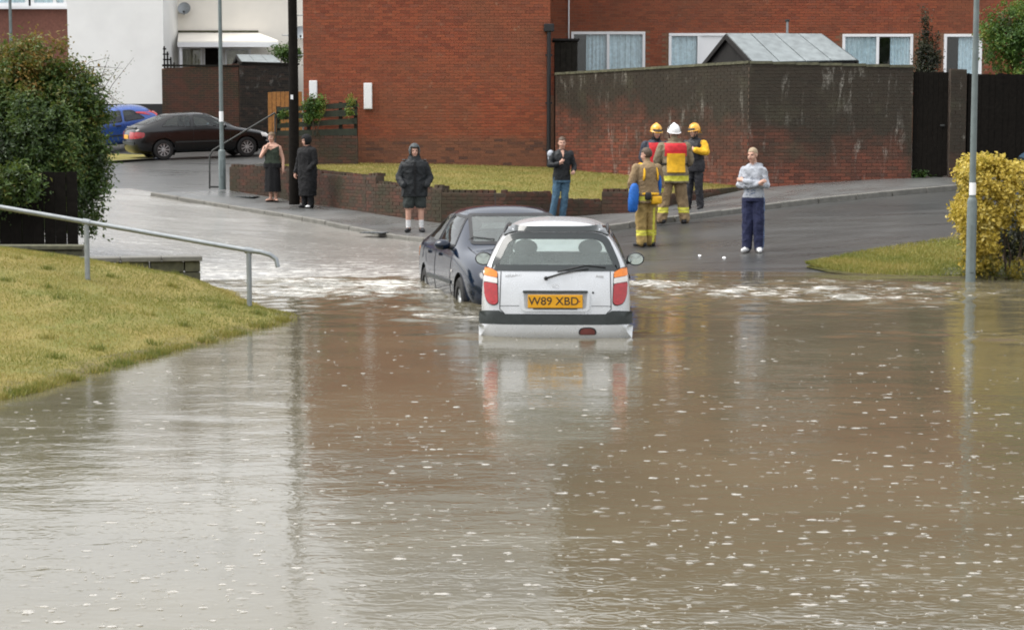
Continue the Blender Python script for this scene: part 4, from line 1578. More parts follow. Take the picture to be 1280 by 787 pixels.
# little grey shed roof above the sooty wall
rl, rr_ = at_y(296, 69, 69.2), at_y(341, 69.5, 69.6)
el_, er_ = at_y(303, 79, 67.6), at_y(352, 79, 68.0)
pitched_shed('small_shed', 'small grey roofed shed behind the sooty garden wall', rl, rr_, el_, er_, 0, 2.7, 3, M['sheet_roof'], M['felt'])
# lattice panel at the end of the white house
la, lb2 = at_y(203.5, 58, 68.6), at_y(221, 88, 68.6)
lt = empty('trellis', ((la.x + lb2.x) / 2, 68.6, 2.7), 0, 'dark stepped trellis panel at the corner of the white house', 'trellis')
for k in range(5):
    z = lb2.z + (la.z - lb2.z) * k / 4.5
    x1_ = lb2.x - (lb2.x - la.x) * 0.85 * k / 4.5
    MB().box(((la.x + x1_) / 2, 68.6, z), (max(0.1, x1_ - la.x), 0.03, 0.05), 0, rooted(lt)).build('slat', M['wood_black'], lt)
for k in range(4):
    x = la.x + 0.04 + k * (lb2.x - la.x) / 4.2
    zt_ = la.z - (la.z - lb2.z) * 0.95 * k / 4.2
    MB().box((x, 68.63, (2.7 + zt_) / 2), (0.05, 0.03, zt_ - 2.7), 0, rooted(lt)).build('upright', M['wood_black'], lt)

YL = 77.0
lx0, lx1 = at_y(-90, 60, YL).x, at_y(85, 60, YL).x + 0.3
fl_ = empty('brick_flats', ((lx0 + lx1) / 2, YL, 2.8), 0, 'brown brick flats with white windows at the far left', 'flats')
fM = rooted(fl_)
Wl = [pane_window(fl_, -60, 36, -34, 8, YL, 2, ('curtain', 'curtain'), fw=0.13), pane_window(fl_, 38, 84, -34, 8, YL, 2, ('curtain', 'curtain'), fw=0.13, widths=[0.66, 0.34])]
zs = Wl[0][2]
M['flat_brick'] = brick_mat('brick_flats', 'low', 'object')
mb = MB()
mb.box(((lx0 + lx1) / 2, YL + 0.13, (2.5 + zs) / 2), (lx1 - lx0, 0.24, zs - 2.5), 0, fM)
mb.box(((lx0 + lx1) / 2, YL + 0.13, (Wl[0][3] + 10.0) / 2), (lx1 - lx0, 0.24, 10.0 - Wl[0][3]), 0, fM)
mb.box(((lx0 + Wl[0][0]) / 2, YL + 0.13, (zs + Wl[0][3]) / 2), (Wl[0][0] - lx0, 0.24, Wl[0][3] - zs), 0, fM)
mb.box(((lx1 + Wl[1][1]) / 2, YL + 0.13, (zs + Wl[0][3]) / 2), (lx1 - Wl[1][1], 0.24, Wl[0][3] - zs), 0, fM)
mb.build('wall', plain('brown_brick', (0.17, 0.07, 0.05), 0.8, 0.25, 9, 0.3, space='world'), fl_)
MB().box(((Wl[0][0] + Wl[1][1]) / 2, YL - 0.08, zs - 0.06), (Wl[1][1] - Wl[0][0] + 0.1, 0.2, 0.12), 0, fM).build('sill', M['upvc'], fl_)
MB().box(((lx0 + lx1) / 2, YL + 4, 10.1), (lx1 - lx0 + 0.4, 8.6, 0.2), 0, fM).build('roof', M['roof'], fl_)


# ================================================================ STREET FURNITURE
def lamp_post(name, px, py, s, label, rbase, rtop, hbase, H_=7.0, col='grey_paint', plate=None, ground_z=None, drop=0.0):
    P = W(px, py, s)
    z0 = ground_z if ground_z is not None else P.z
    r = empty(name, (P.x, P.y, z0 - drop), 0, label, 'lamp post')
    MB().tube([(0, 0, 0), (0, 0, hbase - 0.03), (0, 0, hbase), (0, 0, hbase + 0.03)], [rbase, rbase, rbase * 0.93, rtop * 1.05], 14).build('base', M[col], r, True, 35)
    MB().tube([(0, 0, hbase + 0.03), (0, 0, H_ * 0.55), (0, 0, H_)], [rtop, rtop * 0.88, rtop * 0.7], 12).build('column', M[col], r, True, 35)
    MB().tube([(0, 0, H_ - 0.05), (0.25, -0.1, H_ + 0.22), (0.8, -0.3, H_ + 0.3)], 0.035, 8).build('bracket', M[col], r, True)
    MB().box((1.05, -0.38, H_ + 0.29), (0.6, 0.2, 0.14), 0, None, -0.35, bev=0.04).build('lantern', M['galv'], r, True, 40)
    if plate:
        zc, hh = plate
        n = 8
        rr = rtop * 1.06
        rg = [[(rr * math.cos(a), rr * math.sin(a), z) for a in np.linspace(math.pi * 1.1, math.pi * 1.9, n)] for z in (zc - hh / 2, zc + hh / 2)]
        MB().loft(rg, cap=False, closed=False).build('number_label', M['upvc'], r)
    MB().box((0, -rbase - 0.001, hbase * 0.55), (rbase * 0.9, 0.012, hbase * 0.45), bev=0.004).build('door', M[col], r)
    return r


lp = lamp_post('lamp_post', 278, 237, 51, 'grey lamp post with thick base beside the sloping handrail', 0.088, 0.052, 0.95, 7.5, plate=(1.78, 0.25))
lp2 = lamp_post('lamp_post', 1213, 352, 90.5, 'grey lamp post standing in front of the golden hedge', 0.068, 0.046, 1.48, 6.4, plate=(1.63, 0.17), drop=0.35)
lp3 = lamp_post('lamp_post', 16, 150, 31.5, 'thin grey lamp post far off before the brick flats', 0.09, 0.07, 1.2, 8.5)

# creosoted telegraph pole
P = W(368, 253, 54.4)
tp = empty('telegraph_pole', (P.x, P.y, P.z - 0.05), 0, 'black wooden telegraph pole beside the man in the long dark coat', 'pole')
MB().tube([(0, 0, 0), (0.01, 0, 3.0), (-0.02, 0, 8.6)], [0.125, 0.108, 0.09], 14).build('shaft', M['wood_black'], tp, True, 40)
MB().tube([(0, 0, 8.6), (0, 0, 8.66)], [0.095, 0.02], 14).build('cap', M['galv'], tp)
for k in range(6):
    z = 3.4 + k * 0.45
    sx = -1 if k % 2 else 1
    MB().tube([(0, 0, z), (sx * 0.24, 0, z), (sx * 0.24, 0, z + 0.03)], 0.011, 6).build('step_iron', M['galv'], tp)
MB().box((-0.02, -0.112, 2.45), (0.055, 0.012, 0.10)).build('marker_plate', M['upvc'], tp)
MB().box((0, -0.06, 8.2), (0.9, 0.09, 0.1)).build('crossarm', M['wood_black'], tp)

# foreground tubular handrail running down the bank
h0, h1 = W(108, 277.5, 113), W(311, 313, 113.5)
hl = W(-60, 248.5, 112.5)
hd = empty('handrail', (h1.x, h1.y, BANK(h1.x, h1.y)), 0, 'galvanised tubular handrail running down the left grass bank', 'handrail')
hMx = rooted(hd)
e1, e2, e3 = W(337, 318, 113.6), W(345, 323.5, 113.6), W(347.5, 334, 113.6)
e0 = W(325, 314.8, 113.6)
MB().tube([hl, h0, h1, e0, e1, e2, e3], 0.027, 12, 0, hMx).build('rail', M['galv'], hd, True, 50)
for q in (h0, h1):
    MB().tube([(q.x, q.y, BANK(q.x, q.y) - 0.25), (q.x, q.y, q.z)], 0.029, 12, 0, hMx).build('post', M['galv'], hd, True, 50)
    MB().tube([(q.x - 0.04, q.y, q.z + 0.006), (q.x + 0.04, q.y, q.z - 0.009)], 0.037, 12, 0, hMx).build('collar', M['galv'], hd, True, 50)

# far handrail beside the lamp post
a0, a1 = W(262, 236, 50.5), W(262, 195, 50.5)
a2, a3 = W(266, 188, 50.5), W(344, 141, 50.0)
fr_ = empty('handrail', (a0.x, a0.y, a0.z), 0, 'thin dark handrail climbing the slope beside the far lamp post', 'handrail')
MB().tube([a0, a1, a2, a3, W(346, 147, 50.0)], 0.022, 8, 0, rooted(fr_)).build('rail', M['iron'], fr_, True, 50)
MB().tube([W(262, 233.5, 50.5), W(275, 233.5, 50.5)], 0.025, 8, 0, rooted(fr_)).build('foot_bar', M['iron'], fr_, True, 50)
MB().tube([W(344, 142, 50.0), W(344, 182, 50.0)], 0.022, 8, 0, rooted(fr_)).build('post', M['iron'], fr_, True, 50)
# pale slab lying on the retaining wall by the woman
cs = W(325.5, 207, 52.5)
cso = empty('coping_slab', (cs.x, cs.y + 0.25, cs.z - 0.02), 0.1, 'loose pale slab lying on the wall beside the woman in green', 'slab')
MB().box((0, 0, 0.035), (0.3, 0.25, 0.07), bev=0.008).build('slab', M['concrete'], cso)

# low stone wall at the top of the bank, block by block with coping
l0, l1 = W(100, 321, 97), W(250, 321, 95.5)
lowz = (l0.z + l1.z) / 2
lowr = empty('low_wall', ((l0.x + l1.x) / 2, (l0.y + l1.y) / 2, lowz - 0.5), math.atan2(l1.y - l0.y, l1.x - l0.x), 'low mossy block wall with concrete coping behind the handrail', 'wall')
Lw = (l1.xy - l0.xy).length
for r in range(3):
    u = -Lw / 2
    k = 0
    while u < Lw / 2 - 0.05:
        w_ = min(0.44 if (k or r % 2 == 0) else 0.22, Lw / 2 - u)
        MB().box((u + w_ / 2, random.uniform(-0.006, 0.006), 0.44 - 0.145 * (r + 0.5) - 0.0), (w_ - 0.014, 0.2, 0.135), bev=0.012).build('block', M['stone_moss'], lowr)
        u += w_
        k += 1
for k in range(3):
    w_ = (Lw + 0.04) / 3
    MB().box((-Lw / 2 - 0.02 + (k + 0.5) * w_, 0, 0.475), (w_ - 0.012, 0.34, 0.065), bev=0.012).build('coping', M['concrete'], lowr)
l0, l1 = W(-40, 306, 92), W(106, 307, 92)
lowz = (l0.z + l1.z) / 2
lo2 = empty('low_wall', ((l0.x + l1.x) / 2, (l0.y + l1.y) / 2, lowz - 0.5), math.atan2(l1.y - l0.y, l1.x - l0.x), 'low mossy wall at the foot of the big dark shrub', 'wall')
Lw = (l1.xy - l0.xy).length
for r in range(3):
    for k in range(4):
        w_ = Lw / 4
        MB().box((-Lw / 2 + (k + 0.5) * w_, random.uniform(-0.006, 0.006), 0.44 - 0.145 * (r + 0.5)), (w_ - 0.014, 0.2, 0.135), bev=0.012).build('block', M['stone_moss'], lo2)
MB().box((0, 0, 0.475), (Lw, 0.3, 0.06), bev=0.012).build('coping', M['stone_moss'], lo2)
# dark board screen under the shrub
l0, l1 = W(-70, 305, 88), W(98, 305, 88)
bs = empty('board_screen', ((l0.x + l1.x) / 2, l0.y, l0.z - 0.2), 0, 'dark timber screen below the big shrub at the left edge', 'fence')
bw_ = l1.x - l0.x
bh_ = z_over(l0, 215) - l0.z + 0.2
nb_ = int(bw_ / 0.15)
for k in range(nb_):
    MB().box((-bw_ / 2 + (k + 0.5) * bw_ / nb_, (k % 2) * 0.01, bh_ / 2), (bw_ / nb_ - 0.008, 0.022, bh_ + random.uniform(-0.02, 0.02))).build('board', M['wood_black'], bs)
MB().box((0, 0.04, bh_ * 0.75), (bw_, 0.04, 0.09)).build('rail', M['wood_black'], bs)
# drain covers in the pavement (dark slots)
for px_, py_, w_, lb in ((308, 246.5, 0.55, 'dark drain grating in the pavement near the lamp post'), (468, 291.5, 0.5, 'dark gully grating at the kerb left of the hooded man')):
    P = ground_at(px_, py_)
    dg_ = empty('drain_grating', (P.x, P.y, P.z + 0.006), -0.35, lb, 'drain')
    MB().box((0, 0, 0.004), (w_, 0.34, 0.012)).build('frame', M['iron'], dg_)
    for k in range(5):
        MB().box((-w_ / 2 + (k + 0.5) * w_ / 5, 0, 0.014), (w_ / 9, 0.28, 0.012)).build('bar', M['galv'], dg_)


for px_, py_, dz_, w_, lb in ((874, 321, -KERB, 0.09, 'white scrap of litter on the road nearest the silver car'), (905, 323.5, -KERB, 0.10, 'white scrap of litter on the road left of the boy'),
                         (438, 259.5, 0.0, 0.12, 'white scrap of litter on the pavement below the brick wall')):
    P = ground_at(px_, py_, dz_)
    lr = empty('litter', (P.x, P.y, P.z + 0.004), random.uniform(0, 3), lb, 'litter')
    n_ = 9
    vs_ = [(w_ * 0.5 * math.cos(a) * random.uniform(0.5, 1.1), w_ * 0.4 * math.sin(a) * random.uniform(0.5, 1.1), random.uniform(0.002, 0.03)) for a in np.linspace(0, 6.28, n_ + 1)[:-1]]
    MB().add(vs_ + [(0, 0, 0.035), (0, 0, 0.0)], [(k, (k + 1) % n_, n_) for k in range(n_)] + [((k + 1) % n_, k, n_ + 1) for k in range(n_)]).build('paper', M['upvc'], lr)


# ================================================================ PLANTS
def leaf_cloud(P, nrm, size, tone, asp=0.5):
    """one bent quad per leaf"""
    n = len(P)
    a = rng.normal(0, 1, (n, 3))
    a /= np.linalg.norm(a, axis=1, keepdims=True)
    nn = nrm + rng.normal(0, 0.75, (n, 3))
    nn /= np.linalg.norm(nn, axis=1, keepdims=True)
    u = np.cross(nn, a)
    u /= np.maximum(np.linalg.norm(u, axis=1, keepdims=True), 1e-6)
    v = np.cross(nn, u)
    s = (size * rng.uniform(0.6, 1.35, n))[:, None]
    V = np.empty((n, 4, 3))
    V[:, 0] = P - u * s
    V[:, 1] = P - v * s * asp + nn * s * 0.15
    V[:, 2] = P + u * s - nn * s * 0.2
    V[:, 3] = P + v * s * asp + nn * s * 0.15
    return V.reshape(-1, 3), np.arange(4 * n).reshape(-1, 4), np.repeat(np.clip(tone, 0, 1), 4)


def clumps(blob_list, n, size, tone_fn, shell=0.35, nclump=160, spread=0.16):
    """leaves in small clumps scattered through ellipsoids; returns arrays"""
    ws = np.array([b[1][0] * b[1][1] * b[1][2] for b in blob_list]) ** 0.67
    ws /= ws.sum()
    P, N, T = [], [], []
    for b, w in zip(blob_list, ws):
        c, r = np.array(b[0]), np.array(b[1])
        nc = max(6, int(nclump * w))
        d = rng.normal(0, 1, (nc, 3))
        d /= np.linalg.norm(d, axis=1, keepdims=True)
        rad = (1 - shell * rng.random(nc) ** 1.6)[:, None] * (1 + 0.10 * rng.normal(0, 1, nc))[:, None]
        cc = c + d * rad * r
        ct = rng.normal(0, 0.12, nc)
        per = max(4, int(n * w / nc))
        pp = np.repeat(cc, per, 0) + rng.normal(0, 1, (nc * per, 3)) * spread * (0.5 + rng.random((nc * per, 1)))
        nn = np.repeat(d, per, 0) * 0.8 + np.array([0, 0, 0.5])
        P.append(pp)
        N.append(nn)
        T.append(np.repeat(ct, per))
    P, N, T = np.concatenate(P), np.concatenate(N), np.concatenate(T)
    return P, N, T + tone_fn(P)


def shrub(name, label, cat, base, blob_list, n, size, mat, tone_fn, shell=0.35, nclump=200, spread=0.13, stems=5, stem_h=0.8, part='foliage', keep=None, stem_name='stem', asp=0.5, stem_r=0.03):
    base = Vector(base)
    root = empty(name, base, 0, label, cat)
    P, N, T = clumps(blob_list, n, size, tone_fn, shell, nclump, spread)
    if keep is not None:
        k = keep(P)
        P, N, T = P[k], N[k], T[k]
    V, Fc, tn = leaf_cloud(P, N, size, T + rng.normal(0, 0.09, len(P)), asp)
    mesh_np(part, V - np.array(base), Fc, mat, root, False, {'tone': tn})
    for k in range(stems):
        b = blob_list[k % len(blob_list)]
        tgt = Vector(b[0]) - base
        st_ = Vector((random.uniform(-0.15, 0.15), random.uniform(-0.15, 0.15), 0)) if stems > 1 else Vector((0, 0, 0))
        mid = st_.lerp(tgt, 0.5) + Vector((random.uniform(-0.1, 0.1), random.uniform(-0.1, 0.1), 0.05))
        MB().tube([st_, mid, tgt, tgt + Vector((random.uniform(-0.2, 0.2), random.uniform(-0.2, 0.2), b[1][2] * 0.6))], [stem_r, stem_r * 0.75, stem_r * 0.5, stem_r * 0.2], 7).build(stem_name, M['stem'], root, True)
    return root


M['leaf_dark'] = foliage('leaf_dark_green', [(0, (0.010, 0.018, 0.006)), (0.35, (0.028, 0.060, 0.013)), (0.6, (0.066, 0.118, 0.020)), (0.82, (0.150, 0.115, 0.022)), (1, (0.26, 0.145, 0.035))], 0.5, 0.25)
M['leaf_gold'] = foliage('leaf_golden', [(0, (0.035, 0.042, 0.010)), (0.3, (0.16, 0.13, 0.020)), (0.6, (0.50, 0.365, 0.050)), (0.85, (0.66, 0.51, 0.110)), (1, (0.74, 0.63, 0.22))], 0.5, 0.42)
M['leaf_mid'] = foliage('leaf_mid_green', [(0, (0.012, 0.030, 0.008)), (0.5, (0.045, 0.105, 0.018)), (0.8, (0.10, 0.19, 0.03)), (1, (0.24, 0.24, 0.05))], 0.5, 0.3)
M['leaf_conifer'] = foliage('leaf_conifer', [(0, (0.008, 0.010, 0.006)), (0.6, (0.022, 0.026, 0.014)), (1, (0.045, 0.048, 0.022))], 0.6, 0.1)

# big dark shrub on the left, tips turning brown and yellow towards the top
sc = W(35, 300, 82)
sy0 = sc.y
shr = []
for px_, py_, rx, rz, dy in ((35, 175, 1.20, 0.95, 0), (-40, 150, 1.0, 1.0, 0.3), (88, 200, 0.62, 0.62, -0.1), (60, 120, 0.62, 0.62, 0.1), (5, 105, 0.72, 0.62, 0.2), (100, 240, 0.42, 0.5, -0.1), (40, 245, 1.0, 0.7, -0.2),
                           (105, 165, 0.34, 0.36, 0.0), (30, 85, 0.42, 0.30, 0.1), (-20, 90, 0.5, 0.35, 0.1), (-90, 200, 1.0, 1.2, 0.1), (60, 265, 0.8, 0.45, -0.35), (10, 255, 0.9, 0.5, -0.4), (20, 140, 0.9, 0.8, -0.2), (70, 165, 0.6, 0.6, -0.3), (95, 215, 0.5, 0.5, -0.3), (112, 150, 0.26, 0.3, -0.2), (116, 190, 0.24, 0.34, -0.2), (112, 228, 0.26, 0.32, -0.2), (104, 118, 0.22, 0.25, 0), (85, 112, 0.42, 0.45, 0), (98, 142, 0.40, 0.42, -0.1), (55, 78, 0.5, 0.36, 0.1), (10, 72, 0.5, 0.3, 0.1), (20, 226, 0.55, 0.30, -2.3), (75, 232, 0.36, 0.30, -2.3), (-30, 222, 0.6, 0.35, -2.3)):
    q = W(px_, py_, 82)
    shr.append(((q.x, q.y + dy, q.z), (rx, rx * 0.9, rz)))
ztop = W(35, 60, 82).z


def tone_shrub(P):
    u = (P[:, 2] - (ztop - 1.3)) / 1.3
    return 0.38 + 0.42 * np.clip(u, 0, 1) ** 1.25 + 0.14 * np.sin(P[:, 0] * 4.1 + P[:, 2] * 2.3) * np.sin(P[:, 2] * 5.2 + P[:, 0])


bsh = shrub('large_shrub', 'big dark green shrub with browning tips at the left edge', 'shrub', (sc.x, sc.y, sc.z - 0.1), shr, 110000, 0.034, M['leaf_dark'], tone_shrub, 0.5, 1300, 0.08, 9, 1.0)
# long thin twigs reaching right out of the shrub
tw = []
for k in range(16):
    a = W(random.uniform(78, 112), random.uniform(95, 175), 82)
    b = W(random.uniform(118, 168), random.uniform(58, 118) + (k % 4) * 14, 82)
    a.y += random.uniform(-0.3, 0.3)
    m_ = a.lerp(b, 0.55) + Vector((0, 0, 0.10))
    mb = MB()
    mb.tube([a, m_, b], [0.008, 0.005, 0.002], 5, 0, rooted(bsh))
    mb.build('twig', M['stem'], bsh)
    for j in range(34):
        u = random.uniform(0.15, 1.0)
        q = a.lerp(m_, u * 2) if u < 0.5 else m_.lerp(b, u * 2 - 1)
        tw.append((q.x + random.gauss(0, 0.05), q.y + random.gauss(0, 0.05), q.z + random.gauss(0, 0.05)))
tw = np.array(tw)
V, Fc, tn = leaf_cloud(tw, np.tile([0, -0.3, 0.7], (len(tw), 1)), 0.015, rng.uniform(0.45, 1.0, len(tw)))
mesh_np('twig_leaves', V - np.array(bsh.location), Fc, M['leaf_dark'], bsh, False, {'tone': tn})

# golden hedge on the right: a clipped, boxy mass with a thinner skirt at its left end
hc = W(1250, 352, 89)
hroot = empty('golden_hedge', (hc.x, hc.y + 0.25, -0.2), 0, 'golden yellow leaved hedge standing in the water at the right edge', 'hedge')


def box_leaves(x0, x1, y0, y1, z0, z1, nclump, per, spread=0.05, rnd=0.16):
    """leaf clumps over the faces of a box with rounded edges and an uneven skin"""
    P, N, T = [], [], []
    A = [(x1 - x0) * (z1 - z0), (y1 - y0) * (z1 - z0), (x1 - x0) * (y1 - y0), (x1 - x0) * (z1 - z0) * 0.5]
    A = np.array(A) / sum(A)
    ctr = np.array([(x0 + x1) / 2, (y0 + y1) / 2, (z0 + z1) / 2])
    hf = np.array([(x1 - x0) / 2, (y1 - y0) / 2, (z1 - z0) / 2])
    for k in range(nclump):
        f_ = rng.choice(4, p=A)
        u = rng.uniform(-1, 1, 3)
        n_ = np.zeros(3)
        if f_ == 0: u[1] = -1; n_[1] = -1
        elif f_ == 1: u[0] = -1; n_[0] = -1
        elif f_ == 2: u[2] = 1; n_[2] = 1
        else: u[1] = rng.uniform(-0.8, 0.8); n_[2] = 0.4
        q = u * hf
        # round the edges
        ex = np.maximum(np.abs(q) - (hf - rnd), 0)
        l = np.linalg.norm(ex)
        if l > rnd: q = np.sign(q) * (np.abs(q) - ex + ex / l * rnd)
        w_ = 0.05 * math.sin(q[0] * 7 + q[2] * 5) + 0.04 * math.sin(q[2] * 11 + q[0] * 3 + 1)
        q = q + n_ * (w_ + rng.normal(0, 0.03))
        c = ctr + q
        tt = rng.normal(0, 0.13)
        P.append(c + rng.normal(0, spread, (per, 3)))
        N.append(np.tile(n_ + np.array([0, -0.1, 0.35]), (per, 1)))
        T.append(np.full(per, tt))
    return np.concatenate(P), np.concatenate(N), np.concatenate(T)


hx0_, hx1_ = W(1213, 250, 89).x, W(1430, 250, 89).x
hz1_, hz0_ = W(1230, 209, 89).z, W(1230, 282, 89).z
parts_ = [box_leaves(hx0_, hx1_, hc.y - 0.15, hc.y + 0.95, hz0_, hz1_, 1100, 24),
          box_leaves(hx0_ + 0.01, W(1246, 250, 89).x, hc.y - 0.12, hc.y + 0.5, 0.10, hz0_ + 0.2, 300, 18, 0.055, 0.12),
          box_leaves(W(1262, 350, 89).x, W(1284, 350, 89).x, hc.y - 0.15, hc.y, 0.04, 0.20, 16, 14, 0.04, 0.06)]
P_ = np.concatenate([q[0] for q in parts_]); N_ = np.concatenate([q[1] for q in parts_]); T_ = np.concatenate([q[2] for q in parts_])
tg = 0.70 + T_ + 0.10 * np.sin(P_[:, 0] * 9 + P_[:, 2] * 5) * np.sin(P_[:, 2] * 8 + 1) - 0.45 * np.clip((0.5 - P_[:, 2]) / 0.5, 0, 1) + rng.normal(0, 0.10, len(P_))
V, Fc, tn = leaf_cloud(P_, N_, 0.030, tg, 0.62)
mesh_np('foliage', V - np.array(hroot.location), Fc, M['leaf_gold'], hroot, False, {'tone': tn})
for k in range(10):
    x = random.uniform(hx0_ + 0.1, hx0_ + 1.3) - hc.x
    MB().tube([(x, random.uniform(0, 0.3), 0), (x + random.uniform(-0.1, 0.1), random.uniform(0, 0.3), 0.5), (x + random.uniform(-0.2, 0.2), random.uniform(0, 0.3), hz1_ - 0.1)], [0.02, 0.015, 0.006], 6).build('stem', M['stem'], hroot, True)
# dark leaf filler added for the shade under the hedge
hb2 = []
for px_, py_, r_ in ((1262, 305, 0.42), (1290, 300, 0.42), (1250, 330, 0.22), (1330, 300, 0.5)):
    q = W(px_, py_, 85)
    hb2.append(((q.x, q.y + 0.6, q.z), (r_, r_, 0.42)))
shrub('hedge_shade_fill', 'dark leafy filler added for the shade under the golden hedge', 'bush', (hc.x + 0.35, hc.y + 1.1, -0.1), hb2, 6000, 0.032, M['leaf_conifer'], lambda P: 0.4 + 0 * P[:, 0], 0.6, 160, 0.09, 4, 0.5)
# tree at the top right
tq = W(1270, 60, 55)
tb = []
for px_, py_, r_ in ((1262, 38, 0.62), (1290, 55, 0.7), (1250, 70, 0.36), (1300, 15, 0.8), (1245, 42, 0.30), (1275, 90, 0.45)):
    q = W(px_, py_, 55)
    tb.append(((q.x, q.y, q.z), (r_, r_, r_ * 0.8)))
zg = G(tq.x, tq.y)
tr_ = shrub('garden_tree', 'bright green garden tree above the dark fence at top right', 'tree', (tq.x + 0.3, tq.y, zg), tb, 13000, 0.042, M['leaf_mid'], lambda P: 0.55 + 0.2 * np.sin(P[:, 0] * 5 + P[:, 2] * 4), 0.6, 260, 0.11, 1, 1.5, part='crown', stem_name='trunk', stem_r=0.10)
# dark narrow conifer by the gate
cq = W(1156, 90, 51.5)
cb_ = []
for k in range(7):
    u = k / 6
    q = W(1156, 120 - 98 * u, 51.5)
    cb_.append(((q.x, q.y, q.z), (0.30 * (1 - u) + 0.05, 0.30 * (1 - u) + 0.05, 0.26)))
q = W(1168, 70, 51.5)
cb_.append(((q.x, q.y, q.z), (0.14, 0.14, 0.5)))
zg = G(cq.x, cq.y)
shrub('conifer', 'narrow dark conifer rising behind the plank gate', 'tree', (cq.x, cq.y, zg), cb_, 9000, 0.03, M['leaf_conifer'], lambda P: 0.5 + 0.2 * np.sin(P[:, 0] * 7 + P[:, 2] * 9), 0.8, 260, 0.07, 1, 2.0, part='crown', stem_name='trunk', stem_r=0.07)
# climber over the slatted fence
kq = at_y(398, 150, YF)
kb = []
for px_, py_, r_ in ((393, 128, 0.17), (385, 135, 0.12), (402, 126, 0.12), (390, 146, 0.15), (399, 140, 0.14), (383, 147, 0.12), (356, 143, 0.12), (440, 126, 0.10), (437, 140, 0.08)):
    q = at_y(px_, py_, YF - 0.05)
    kb.append(((q.x, q.y, q.z), (r_, 0.1, r_)))
shrub('climbing_shrub', 'bright green climbing shrub spilling over the slatted fence', 'shrub', (kq.x, YF - 0.12, lwz1), kb, 2600, 0.032, M['leaf_mid'], lambda P: 0.66 + 0.2 * np.sin(P[:, 0] * 9), 0.8, 90, 0.05, 3, 0.4, stem_r=0.015)
# grey green bush beside the cream house
gq = W(352, 85, 34.5)
gb = [((W(354, 66, 34.2).x, 70.2, W(354, 66, 34.2).z), (0.38, 0.4, 0.24)), ((W(368, 70, 34.2).x, 70.2, W(368, 70, 34.2).z), (0.3, 0.4, 0.3))]
shrub('garden_bush', 'grey green bush in front of the cream house', 'bush', (gb[0][0][0], 70.2, 2.8), gb, 2200, 0.05, M['leaf_mid'], lambda P: 0.45 + 0 * P[:, 0], 0.8, 70, 0.08, 2, 0.8, stem_r=0.03)
# weeds at the foot of the yard wall by the gate
for px_, py_, r_, lb in ((1150, 219, 0.16, 'patch of green weeds at the foot of the plank gate'), (1172, 217.5, 0.12, 'small green weed right of the gate foot')):
    q = ground_at(px_, py_ + 3)
    shrub('weed', lb, 'weed', tuple(q), [((q.x, q.y, q.z + 0.06), (r_ * 1.6, 0.1, 0.09))], 500, 0.03, M['leaf_mid'], lambda P: 0.35 + 0 * P[:, 0], 0.9, 30, 0.04, 2, 0.1, stem_r=0.006)

# ================================================================ CARS
# local frame: +x forward, y to the car's left, z up, origin on the road under the rear bumper centre
def ring(x, w, zs, deck=None, roof=None, xo=None, zb=0.20, belt=None):
    """nine points from the bottom centre round the left flank to the top centre.
    zs = (sill, mid, shoulder); belt = (w,z); roof = (w_edge, z_edge, z_mid); deck = z of bonnet / boot (no cabin)"""
    xo = xo or [0] * 9
    zsill, zmid, zsh = zs
    p = [(0, zb), (w * 0.80, zb), (w * 0.965, zsill), (w, zmid), (w * 0.985, zsh), belt]
    if deck is not None:
        p += [(belt[0] * 0.82, deck - 0.015), (belt[0] * 0.45, deck + 0.008), (0, deck + 0.016)]
    else:
        p += [(roof[0], roof[1]), (roof[0] * 0.58, roof[2]), (0, roof[2] + 0.012)]
    return [(x + xo[i], p[i][0], p[i][1]) for i in range(9)]


